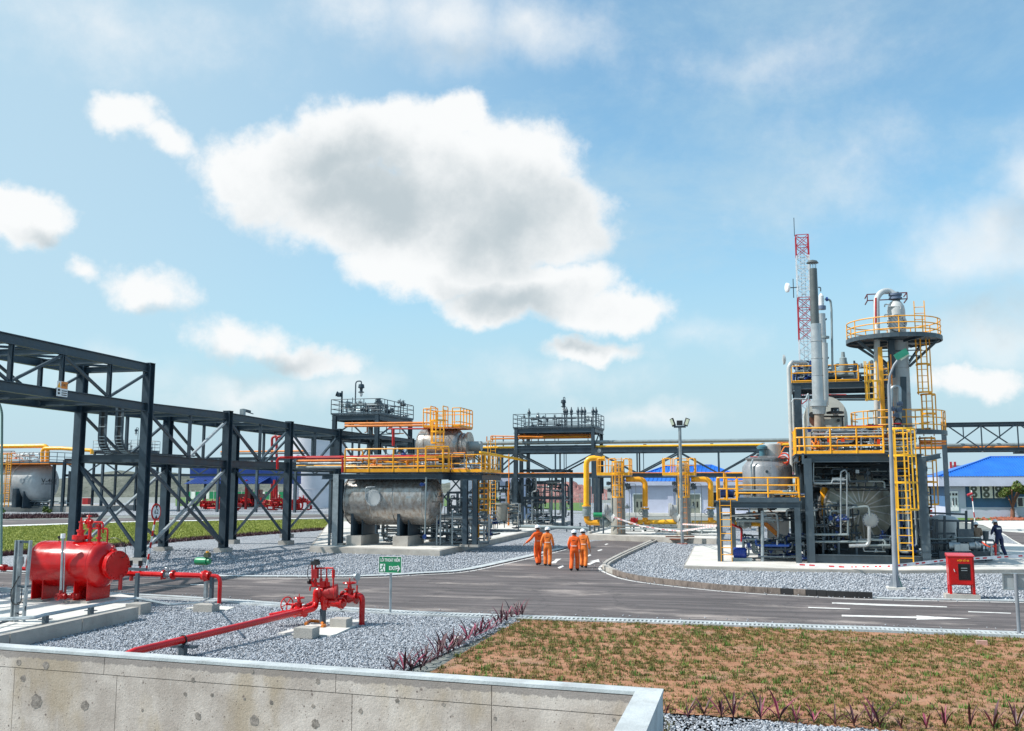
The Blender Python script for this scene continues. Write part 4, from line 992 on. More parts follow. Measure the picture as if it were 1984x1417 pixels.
part(ex, 'arrow', WHT, MB().wall([f_ + fx * w_ * (a + .33) + Z * h_ * (e - .22) for a, e in ((-.09, -.035), (.03, -.035), (-.02, -.17), (.03, -.19), (.12, 0), (.03, .19), (-.02, .17), (.03, .035), (-.09, .035))], fn, .003))
part(ex, 'door_symbol', WHT, MB().wall([f_ + fx * w_ * a + Z * h_ * e for a, e in ((-.44, -.42), (-.22, -.42), (-.22, .04), (-.44, .04))], fn, .002))
rm_ = MB(); f2_ = f_ + fn * .004
def lim(a, b, w=.02): rm_.bar(f2_ + fx * w_ * a[0] + Z * h_ * a[1], f2_ + fx * w_ * b[0] + Z * h_ * b[1], w, .003, fn)
rm_.wall([f2_ + fx * (w_ * -.295 + .02 * math.cos(i)) + Z * (h_ * -.01 + .02 * math.sin(i)) for i in range(6)], fn, .003)
lim((-.31, -.06), (-.35, -.22), .03); lim((-.35, -.22), (-.40, -.27)); lim((-.40, -.27), (-.46, -.36)); lim((-.34, -.22), (-.30, -.32)); lim((-.30, -.32), (-.29, -.42)); lim((-.32, -.08), (-.41, -.1), .016); lim((-.31, -.08), (-.24, -.14), .016)
part(ex, 'running_figure', GRN, rm_)
# ================================================================ MIDDLE
PT = random.Random(11)
def valve_patch(par, pts, mats, seed, r=.05, hmax=.9):
    """small valves with stems standing on a deck at the given points"""
    q = random.Random(seed)
    for p in pts:
        rr_ = r * q.uniform(.7, 1.2); m = q.choice(mats); h = q.uniform(.25, hmax)
        P(par, m, [p - Z * .3, p + Z * h], rr_ * .5, 'pipe', 6); valve(par, p + Z * h * .8, V if q.random() < .5 else Z, Z if q.random() < .5 else -U, rr_, m)
def pipe_maze(par, o, ex, n, mats, seed, r=(.025, .06), nv=.6, blue=None):
    """process piping: right-angled runs with valves inside a box o + V*ex[0] + U*ex[1] + Z*ex[2]"""
    q = random.Random(seed)
    for i in range(n):
        m = q.choice(mats); R_ = q.uniform(*r)
        p = Vector((q.random() * ex[0], q.random() * ex[1], q.random() * ex[2])); pts = [p.copy()]
        ax = q.choice((0, 0, 2))
        for k in range(q.choice((2, 3, 4))):
            p = p.copy(); p[ax] = q.random() * ex[ax] if ax != 0 else min(ex[0], max(0, p[0] + q.uniform(-.6, .6) * ex[0]))
            pts.append(p); ax = q.choice([a for a in (0, 0, 1, 2, 2) if a != ax])
        W_ = [o + V * a.x + U * a.y + Z * a.z for a in pts]
        po = P(par, m, W_, R_, 'pipe', 7)
        if q.random() < nv:
            a, c = W_[0], W_[1]
            if (c - a).length > .4:
                valve(par, a.lerp(c, q.uniform(.3, .7)), c - a, -U if abs((c - a).normalized().z) > .5 else Z, R_ * 1.1, blue if (blue and q.random() < .5) else m)
# pad: one raised slab that steps
vpadA = pg([(600, 1061), (852, 1068), (1020, 1032), (1045, 1013), (700, 1015)])
zp = .32
vz = G(852, 1079); 
def pgz(lst, z): return [G(x, y, z) for x, y in lst]
struct('concrete_pad', CONC, MB().prism(pgz([(600, 1060), (852, 1067), (1022, 1031), (1105, 1009), (640, 1009)], zp), zp, -.1))
struct('concrete_pad', CONCW, MB().prism(pgz([(606, 1058.5), (850, 1065.5), (1018, 1030.5), (1100, 1010), (640, 1011)], zp), zp + .006))
AP = Pl(G(700, 1057, zp), 'V'); AP.a += U * 1.1
vc = AP.pt(760, 969); k = 1850 / (vc - CAM).length; R_ = 46.5 / k
a, c = AP.pt(688, 969), AP.pt(832, 969); c.z = a.z
V1 = thing('separator_vessel', 'large weathered metal horizontal vessel with bolted manway under the yellow railed deck', 'vessel', Vector((vc.x, vc.y, zp)))
part(V1, 'shell', ALUR, MB().vessel(a, c, R_, 48, .5, 8))
for t in (-.02, .33, .62, 1.0): part(V1, 'seam_band', ALUR, MB().torus(a.lerp(c, t), V, R_ + .004, .028, 48, 4))
mq = AP.pt(727, 965, -R_ * .93); part(V1, 'manway', LGREY, MB().lathe(mq + U * .25, -U - V * .12, [(0, .36), (.28, .36), (.28, .47), (.36, .47), (.36, .46), (.38, .46), (.38, .47), (.46, .47), (.46, .1)], 32))
for i in range(18):
    t = i * math.pi / 9; q = mq - U * .21 + (V * math.cos(t) + Z * math.sin(t)) * .40; rod(V1, 'bolt', GALV, q, q - U * .05, .025)
P(V1, GALV, [mq - U * .2 - V * .5 - Z * .1, mq - U * .2 - V * .5 + Z * .6, mq - U * .1 + V * .05 + Z * .62], .035, 'davit_arm')
for i, (x0, x1) in enumerate(((692, 731), (780, 812))):
    s0, s1 = AP.pt(x0, 1035), AP.pt(x1, 1035); m_ = (s0 + s1) / 2; w_ = (s1 - s0).length * .42; hh = vc.z - R_ * .45
    q = Vector((s0.x, s0.y, 0)) + V * .2
    part(V1, 'saddle', STEEL, MB().box(q + Z * ((zp + .4 + hh) / 2), .16, R_ * 1.7, hh - zp - .4).box(q + V * .5 + Z * ((zp + .4 + hh) / 2), .04, R_ * 1.3, hh - zp - .4).box(q + V * .25 + Z * ((zp + .4 + hh) / 2), .5, .04, hh - zp - .4))
    part(V1, 'plinth', CONC, MB().box(q + Z * (zp + .28) + V * .18, .9, R_ * 1.9, .56))
for x, y in ((694, 925), (752, 925), (775, 924), (800, 925)):
    q = AP.pt(x, y); q = Vector((q.x, q.y, vc.z + R_ - .05)); part(V1, 'nozzle', LGREY, MB().lathe(q, Z, [(0, .12), (.25, .12), (.25, .2), (.33, .2), (.33, .12), (.8, .12)], 14))
P(V1, GREYP, [AP.pt(823, 1048, -R_ - .3), AP.pt(826, 925, -R_ - .3)], .045, 'level_bridle'); P(V1, GREYP, [AP.pt(826, 935, -R_ - .3), AP.pt(815, 940, -R_ * .6)], .04); valve(V1, AP.pt(819, 939, -R_ - .1), V, -U, .05, BLUE); valve(V1, AP.pt(824, 1040, -R_ - .3), Z, -U, .05, BLUE)
part(V1, 'nameplate', GALV, MB().box(AP.pt(791, 968, -R_ * .98), .26, .04, .34))
tv = AP.pt(850, 962, -R_ * .62); text(V1, 'V-4', BLK, AP.pt(849, 961, -R_ * .8) + V * .02, (V * .75 + U * .66), Z, .34); text(V1, 'SEPARATOR', BLK, AP.pt(848, 973, -R_ * .8), (V * .75 + U * .66), Z, .13)
# grey pipes beside the vessel, below and around
for x, y0, y1, d in ((656, 1042, 916, -.9), (668, 1040, 1010, .5), (727, 1045, 1008, .8)):
    pass
LPIPE = thing('skid_piping', 'cluster of silver and dark pipes and valves beneath the weathered vessel', 'piping', G(800, 1040, zp))
o = AP.pt(735, 1045, .4); o.z = zp + .15; pipe_maze(LPIPE, o, (5.2, 3.2, 1.1), 44, [GALV, ALU, GREYP, STEEL], 5, (.025, .065), .6, BLUE)
o = AP.pt(860, 1040, .4); o.z = zp + .1; pipe_maze(LPIPE, o, (2.6, 3.5, 1.7), 30, [GALV, ALU, GREYP, STEEL], 6, (.025, .08), .6, BLUE)
hp_ = MB()
for x, w in ((846, 0), (853, 0), (876, 0)): q = AP.pt(x, 1045, -.2); hp_.pipe([Vector((q.x, q.y, zp)), Vector((q.x, q.y, AP.pt(x, 988 if x > 870 else 975).z))], .05, 8)
part(LPIPE, 'stand', GALV, hp_)
hr = AP.pt(862, 969, 0); railing(LPIPE, STEEL2, [Vector((hr.x, hr.y, zp + 1.3)), Vector((hr.x, hr.y, zp + 1.3)) + V * 1.1, Vector((hr.x, hr.y, zp + 1.3)) + V * 1.1 + U * 2], .9, .022, .9, (1, .5), 0)
P(LPIPE, ALU, [AP.pt(855, 1003, .6), AP.pt(925, 1003, .6)], .16, 'pipe', 12)
# --------------------------------------------- yellow railed deck above
DK = Pl(AP.a + U * -1.5, 'V')
zt_ = DK.pt(760, 915).z
dk = thing('access_platform', 'steel access deck with orange yellow railings above the weathered vessel', 'platform', Vector((DK.pt(760, 915).x, DK.pt(760, 915).y, zp)))
d0, d1, d2 = DK.pt(668, 915), DK.pt(858, 915), DK.pt(922, 915)
for q in (d0, d1, d2): q.z = zt_
d0 -= V * .0; dep = 5.2
part(dk, 'deck', STEEL, MB().prism([d0, d1, d1 + U * dep, d0 + U * dep], zt_, zt_ - .06)); part(dk, 'deck', STEEL, MB().prism([d1 + U * 1.1 + V * .01, d2 + U * 1.1, d2 + U * dep, d1 + U * dep + V * .01], zt_ - .02, zt_ - .08))
H(dk, STEEL, d0 - V * 1.4 - Z * .25, d1 - Z * .25, .2, .3); H(dk, STEEL, d1 + U * 1.1 - Z * .3, d2 + U * 1.1 - Z * .3, .2, .34); H(dk, STEEL, d0 + U * dep - Z * .25, d2 + U * dep - Z * .25, .2, .3)
H(dk, STEEL, d1 - Z * .25, d1 + U * dep - Z * .25, .2, .3); H(dk, STEEL, d2 + U * 1.1 - Z * .3, d2 + U * dep - Z * .3, .2, .3)
railing(dk, YEL, [d0 + U * 2.5, d0, d1, d1 + U * 1.1], 1.32, .045, 1.7, (1, .62, .24), .2)
railing(dk, YEL, [d1 + U * 1.1 + V * .15, d2 + U * 1.1, d2 + U * dep], .98, .03, .8, (1, .5), .16)
g0 = d1 + V * .02 + U * .02
railing(dk, YEL, [d1 - V * .9 - U * .35, d1 + V * .25 + U * .25], 1.42, .042, 1.2, (1, .62, .24), .2)
for x, dd in ((902, .8), (921, .8), (902, 5), (921, 5), (662, .2), (662, 5), (842, 5)):
    q = DK.pt(x, 915, dd); H(dk, STEEL, Vector((q.x, q.y, zp)), Vector((q.x, q.y, zt_ - .4)), .26, .26, 'column', U); footing(dk, Vector((q.x, q.y, zp)), .5, .12)
# two columns, the wide one coloured pale for the light on it
for dd, x in ((0, 650), (0, 638)):
    q = DK.pt(x, 1045, dd); part(dk, 'column', GALV if x == 650 else STEEL2, MB().ib(Vector((q.x, q.y, .1)), Vector((q.x, q.y, zt_ - .1)), .34, .3, U) if x == 650 else MB().bar(Vector((q.x, q.y, .1)), Vector((q.x, q.y, zt_ - .5)), .12, .12))
struct('concrete_pad', CONC, MB().prism(pg([(628, 1056), (672, 1056), (672, 1042), (636, 1042)]), .2, -.1))
o = DK.pt(672, 912, .5); o.z = zt_ + .1; pipe_maze(dk, o, (7.0, 4.0, 1.0), 46, [GALV, GREYP, YEL, ALU, STEEL, ORG], 9, (.025, .06), .7, BLUE)
for dd, m, y, rr_ in ((1.2, RED, 885, .075), (1.5, ORG, 892, .07), (2.6, GALV, 897, .06), (3.2, YEL, 902, .05), (2.0, GREYP, 905, .08)):
    y0 = DK.pt(760, y, dd).z; a_, b_ = DK.pt(538 if m in (RED,) else 575, 887, dd), DK.pt(850, y, dd); P(dk, m, [Vector((a_.x, a_.y, y0 - (.7 if m is RED else 0))), Vector((a_.x, a_.y, y0)), Vector((b_.x, b_.y, y0))], rr_)
q = DK.pt(664, 890, .2); P(dk, REDD, [Vector((q.x, q.y, zt_)), Vector((q.x, q.y, zt_ + .85)), Vector((q.x, q.y, zt_ + .85)) - V * 2.3], .07)
# caged ladder up to the deck
lq = G(936, 1049, zp); LW_ = .5; lz = DK.pt(936, 862, 1.1).z
lad = thing('caged_ladder', 'orange caged ladder rising from the pad to the deck of the weathered vessel', 'ladder', lq)
ladder(lad, YEL, lq, Vector((lq.x, lq.y, lz - .9)), .66, V, -U, (1.4 + zp + .5, zt_ + 1.15), rr=.025, sr=.09, hoop_step=.75, cw=.52, sw=.09)
for s in (0,): part(lad, 'stringer', YEL, MB().bar(lq - V * .34 - U * .03, Vector((lq.x, lq.y, lz - 1.2)) - V * .36 - U * .03, .22, .06, U))
gate = MB(); q = Vector((lq.x, lq.y, zt_)); gate.pipe([q + V * .3, q + V * .3 + Z * 2.0, q + V * .3 + Z * 2.0 + U * .8], .03, 6); part(lad, 'handrail', YEL, gate)
l2 = G(955, 1020, .2); 
t_ = thing('caged_ladder', 'thin orange ladder frame with tall handrail hoop behind the caged ladder', 'ladder', Vector((l2.x, l2.y, .2)))
LP2 = Pl(l2, 'V'); z1 = LP2.pt(950, 845).z; ladder(t_, YEL, l2, Vector((l2.x, l2.y, z1)), .45, V, -U, None, rr=.018, sr=.045)
q = LP2.pt(986, 880); P(t_, ORG, [Vector((q.x, q.y, .2)), Vector((q.x, q.y, q.z))], .05, 'post'); P(t_, ORG, [Vector((l2.x - .2, l2.y, z1 - .2)), Vector((l2.x - .2, l2.y, z1)), LP2.pt(1052, 847), ], .05, 'pipe')
# small vertical filter on its skid between ladder and rack
fq = G(975, 1030, zp); fv = thing('filter_skid', 'small beige vertical filter with bolted lid on a piped skid behind the caged ladder', 'filter skid', fq)
fz = lambda y: colAt(fq, 975, y)
def colAt(p, x, y): r = ray(x, y); return CAMH + r.z * Vector((p.x, p.y, 0)).length / Vector((r.x, r.y, 0)).length
zt2_, zb2_ = colAt(fq, 972, 966), colAt(fq, 975, 1012)
part(fv, 'vessel', BEIGE, MB().lathe(Vector((fq.x - .1, fq.y, zb2_)), Z, [(0, .05), (.1, .3), (.25, .38), (1.3, .38), (1.3, .5), (1.42, .5), (1.42, .1)], 20))
P(fv, GREYP, [Vector((fq.x - .35, fq.y, zt2_ - .1)), Vector((fq.x - .3, fq.y, zt2_ + .2)), Vector((fq.x + .2, fq.y, zt2_ + .2)), Vector((fq.x + .25, fq.y, zt2_ - .4))], .05)
pipe_maze(fv, Vector((fq.x, fq.y, zp + .1)) - V * 1.0 - U * .3, (2.2, 1.5, 2.0), 34, [GREYP, GALV, BEIGE, STEEL], 15, (.025, .05), .8)
q = LP2.pt(985, 1027, -1); P(fv, ORG, [Vector((q.x, q.y, zp)), Vector((q.x, q.y, zp + 3.0))], .07, 'post', 8)
part(fv, 'skid_frame', STEEL, MB().box(Vector((fq.x, fq.y, zp + .06)), 2.4, 1.6, .12))
# --------------------------------------------- upper insulated vessel
UP = Pl(DK.a + U * 3.6, 'V'); uc = UP.pt(852, 866); ku = 1850 / (uc - CAM).length; Ru = 34 / ku
UV = thing('insulated_vessel', 'aluminium clad horizontal vessel raised beyond the yellow deck with end flange', 'vessel', Vector((uc.x, uc.y, zp)))
a, c = UP.pt(822, 866), UP.pt(886, 866); c.z = a.z
part(UV, 'shell', ALUR, MB().vessel(a, c, Ru, 36, .4, 6)); 
for t in (.15, .5, .8): part(UV, 'seam_band', ALUR, MB().torus(a.lerp(c, t), V, Ru + .005, .014, 36, 4))
e = c + V * Ru * .3; part(UV, 'end_flange', ALUR, MB().lathe(e, V, [(0, .8), (.15, .8), (.2, .75), (.35, .75), (.35, .85), (.5, .85), (.5, .2)], 24)); P(UV, GREYP, [e + V * .3, e + V * 1.2], .3, 'nozzle', 14)
for x in (830, 880): q = UP.pt(x, 900); part(UV, 'saddle', STEEL, MB().box(Vector((q.x, q.y, (uc.z - Ru * .6 + zt_) / 2)), .3, 1.3, uc.z - Ru * .6 - zt_))
for x in (812, 818, 826): q = UP.pt(x, 845, -.6); P(UV, GALV, [q, q + V * .7, q + V * .7 - Z * .8], .04)
topd = UP.pt(857, 829).z
bp = thing('vessel_top_platform', 'orange railed maintenance platform sitting on the insulated vessel', 'platform', Vector((uc.x, uc.y, topd)))
p0, p1 = UP.pt(820, 829, -1.0), UP.pt(892, 829, -1.0); p0.z = p1.z = topd
part(bp, 'deck', ORG, MB().prism([p0, p1, p1 + U * 2.4, p0 + U * 2.4], topd, topd - .08))
railing(bp, YEL, [p0 + V * .9, p0, p0 + U * 2.4, p1 + U * 2.4, p1, p1 - V * .5], 1.1, .03, .55, (1, .8, .25), .1)
for s in (-1, 1):
    q = (p0 + p1) / 2 + V * s * .38; railing(bp, YEL, [q, q - U * .9], 1.15, .03, .9, (1, .8, .3), 0)
lb = (p0 + p1) / 2 - U * .6 + V * .1; ladder(bp, YEL, Vector((lb.x, lb.y, zt_)), Vector((lb.x, lb.y, topd + .9)), .5, V, -U, (zt_ + 1.7, topd + .3), rr=.018, sr=.04, hoop_step=.7, cw=.4)
for m, y, dd in ((ORG, 821, -.4), (ORG, 826, .3)): a_, b_ = UP.pt(668, y, dd), UP.pt(824, y, dd); P(bp, m, [a_ - Z * .0, Vector((b_.x, b_.y, a_.z * .5 + b_.z * .5))], .07)
a_, b_ = UP.pt(752, 831, -.9), UP.pt(830, 831, -.9); P(bp, REDD, [a_, b_], .05); P(bp, REDD, [UP.pt(762, 831, -.9), UP.pt(762, 864, -.9)], .09)
# --------------------------------------------- platform tower by the rack
def rail_tower(name, label, pl, xl, xr, ydeck, depth, zfoot, hr, seed, nv, xcols=None, light=None, m=STEEL, beam=.42, n_mid=0, xfar=None):
    a, c = pl.pt(xl, ydeck), pl.pt(xr, ydeck); zd = (a.z + c.z) / 2; a.z = c.z = zd
    t = thing(name, label, 'platform', Vector((a.x, a.y, zfoot)))
    e = U * depth
    for p in [a + V * .15, c - V * .15, a + V * .15 + e, c - V * .15 + e]:
        q = Vector((p.x, p.y, zfoot)); H(t, m, q, Vector((p.x, p.y, zd - .05)), .28, .28, 'column', U)
    for (p, q) in ((a, c), (a + e, c + e), (a, a + e), (c, c + e), (a + e * .5, c + e * .5)): H(t, m, p - Z * beam / 2, q - Z * beam / 2, .2, beam * .85)
    part(t, 'deck', STEEL, MB().prism([a - V * .1, c + V * .1, c + V * .1 + e, a - V * .1 + e], zd + .05, zd))
    q = [a - V * .1 - U * .1, c + V * .1 - U * .1, c + V * .1 + e, a - V * .1 + e]
    railing(t, STEEL2, [x + Z * .05 for x in q], hr, .028, 1.35, (1, .68, .36), .1, closed=True)
    zb = zd - 1.6
    for (p, q) in ((a, c), (a + e, c + e), (a, a + e), (c, c + e)): H(t, m, Vector((p.x, p.y, zb)), Vector((q.x, q.y, zb)), .16, .25)
    for (p, q) in ((a, a + e), (c, c + e)):
        m_ = (p + q) / 2; B(t, m, Vector((p.x, p.y, zb + .1)) + U * .1, m_ - Z * .4, .09, .09); B(t, m, Vector((q.x, q.y, zb + .1)) - U * .1, m_ - Z * .4, .09, .09)
    rq = random.Random(seed)
    pts = [a + V * (c - a).length * rq.uniform(.08, .92) + U * depth * rq.uniform(.1, .95) + Z * .25 for _ in range(nv)]
    valve_patch(t, pts, [STEEL2, GREYP, STEEL2, STEEL, GALV], seed, .065, 1.3)
    o = a + Z * .15 + V * .1 + U * .2; pipe_maze(t, o, ((c - a).length - .2, depth - .4, .9), nv, [STEEL2, GREYP, STEEL, GALV], seed + 1, (.02, .05), .7)
    for k in range(nv // 2):
        p = rq.choice(pts); P(t, rq.choice([STEEL2, GREYP, ORG]), [p - Z * .5, p - Z * 1.4, p - Z * 1.4 + V * rq.uniform(-1, 1)], .035)
    return t, a, c, zd
T1 = Pl(G(650, 1043), 'V')
t1, a1_, c1_, zd1 = rail_tower('valve_platform', 'dark railed platform crowded with valves and goose-neck lamp beside the pipe rack', T1, 645, 735, 804, 6.6, 0, 1.08, 21, 26)
q = T1.pt(657, 775, .4); P(t1, STEEL, [Vector((q.x + .2, q.y, zd1)), Vector((q.x + .2, q.y, T1.pt(660, 757).z))], .07, 'mast'); part(t1, 'horn', STEEL, MB().box(Vector((q.x, q.y, T1.pt(660, 764).z)), .25, .25, .3).cyl(Vector((q.x, q.y, T1.pt(660, 764).z)), Vector((q.x - .2, q.y, T1.pt(660, 762).z)), .1, .2))
def goose(name, label, pl, x, y0, ytop, xe, d=1.0, grp=None, r=.05):
    a = pl.pt(x, y0, d); zt = pl.pt(x, ytop, d).z; w = (pl.pt(xe, y0, d) - a).length * (1 if xe > x else -1)
    t = thing(name, label, 'lamp', a, grp); P(t, STEEL2, [a, Vector((a.x, a.y, zt)), Vector((a.x, a.y, zt)) + V * w, Vector((a.x, a.y, zt - .25)) + V * w], r, 'pole', 7, .25)
    e = Vector((a.x, a.y, zt - .2)) + V * w; part(t, 'lamp_head', STEEL, MB().lathe(e, -Z, [(0, .05), (.05, .2), (.3, .24), (.35, .12), (.55, .1), (.6, .22), (.65, .22), (.66, .02)], 14)); part(t, 'glass_globe', WHT, MB().lathe(e - Z * .66, -Z, [(0, .1), (.12, .12), (.25, .08), (.3, .01)], 12)); return t
goose('goose_neck_lamp', 'goose-neck lamp on the dark valve platform beside the rack', T1, 688, 803, 739, 699, 1.2, 'goose-neck platform lamps')
# --------------------------------------------- cross rack
CP = Pl(G(999, 1025), 'V')
cr = thing('cross_pipe_rack', 'dark steel cross rack carrying grey and yellow pipes behind the filter vessels', 'pipe rack', Vector((CP.a.x, CP.a.y, 0)))
zu, zl = CP.pt(1076, 873).z, CP.pt(1076, 922).z
def cpz(x, z, d=0): q = CP.pt(x, 900, d); return Vector((q.x, q.y, z))
for d in (0, 3.6):
    xs = [912, 999, 1155, 1316, 1470, 1552 if d == 0 else 1600]
    if d: xs = [920, 1010, 1162, 1318, 1470, 1590]
    for i, x in enumerate(xs[:-1]):
        if i not in (0,): H(cr, STEEL, cpz(x, 0, d), cpz(x, zu + .1, d), .3, .3, 'column', U); footing(cr, cpz(x, 0, d), .6, .2)
        a, c = cpz(x, zu, d), cpz(xs[i + 1], zu, d); H(cr, STEEL, a + V * .15, c - V * .15, .2, .40)
        a2, c2 = cpz(x, zl, d), cpz(xs[i + 1], zl, d); H(cr, STEEL, a2 + V * .15, c2 - V * .15, .2, .34); m2 = (a2 + c2) / 2
        B(cr, STEEL, a + Z * -.2, m2 + Z * .15, .12, .12); B(cr, STEEL, c + Z * -.2, m2 + Z * .15, .12, .12); B(cr, STEEL, m2 + Z * .15, (a + c) / 2 - Z * .2, .12, .12, 'post')
        P(cr, ORG, [a2 + V * .2 + Z * .22 - U * .05, c2 - V * .2 + Z * .22 - U * .05], .04)
        for t in (0, .5):
            p = a.lerp(c, t)
            if d == 0: H(cr, STEEL, p - Z * .02 + U * .12, p - Z * .02 + U * 3.48, .16, .3); p = a2.lerp(c2, t); H(cr, STEEL, p + U * .12, p + U * 3.48, .16, .26)
# pipes lying on top
def lay(par, m, x0, x1, z, d, r, n=10): return P(par, m, [cpz(x0, z, d), cpz(x1, z, d)], r, 'pipe', n)
lay(cr, GREYP, 905, 1552, CP.pt(1200, 856.5, .6).z, .6, .16, 14); lay(cr, YELL, 905, 1552, zu + .31, .3, .10); lay(cr, ORG, 1160, 1552, zu + .30, 1.4, .09); lay(cr, GALV, 920, 1540, zu + .3, 2.4, .08)
for x in (960, 1060, 1117, 1250, 1380, 1480): q = cpz(x, zu + .2, .6); part(cr, 'pipe_shoe', STEEL, MB().box(q + Z * .13, .25, .25, .3))
for x0, x1 in ((1093, 1097), (1235, 1247)):
    for x in (x0, x1): B(cr, STEEL, cpz(x, zu - .2, .1), cpz(x, zl + .2, .1), .06, .06, 'hanger')
# platform on the cross rack
t2, a2_, c2_, zd2 = rail_tower('valve_platform', 'dark railed valve platform standing above the cross rack with thin lamp mast', CP, 997, 1152, 830, 4.4, 3.0, 1.2, 31, 20)
for x in (1094, 1098, 1107, 1120, 1127, 1133, 1149, 1155, 1025):
    q = CP.pt(x, 800, 2.0); z0 = zd2; zt_2 = CP.pt(x, 793 if x > 1030 else 796, 2.0).z; P(t2, STEEL2, [Vector((q.x, q.y, z0)), Vector((q.x, q.y, zt_2 - .2))], .06); part(t2, 'relief_valve', STEEL, MB().lathe(Vector((q.x, q.y, zt_2 - .5)), Z, [(0, .06), (0, .14), (.06, .14), (.1, .09), (.3, .16), (.4, .12), (.55, .05), (.7, .03)], 10))
goose('goose_neck_lamp', 'thin lamp mast on the platform above the cross rack', CP, 1095, 829, 770, 1092, 2.2, 'goose-neck platform lamps', .035)
for m, y, dd in ((ORG, 843, 1.5), (YEL, 846, 2.0), (ORG, 849, .8)): lay(cr, m, 1000 if dd > 1 else 950, 1150, CP.pt(1076, y, dd).z, dd, .07)
for x in (943, 954, 975): q = cpz(x, zu + .2, .8); P(cr, ORG if x < 960 else STEEL, [Vector((q.x, q.y, zu)), Vector((q.x, q.y, CP.pt(x, 846, .8).z))], .05, 'post')
a_, b_ = CP.pt(930, 876, -6), CP.pt(1020, 893, 1.0); P(cr, YELL, [a_, b_], .10, 'pipe', 10)
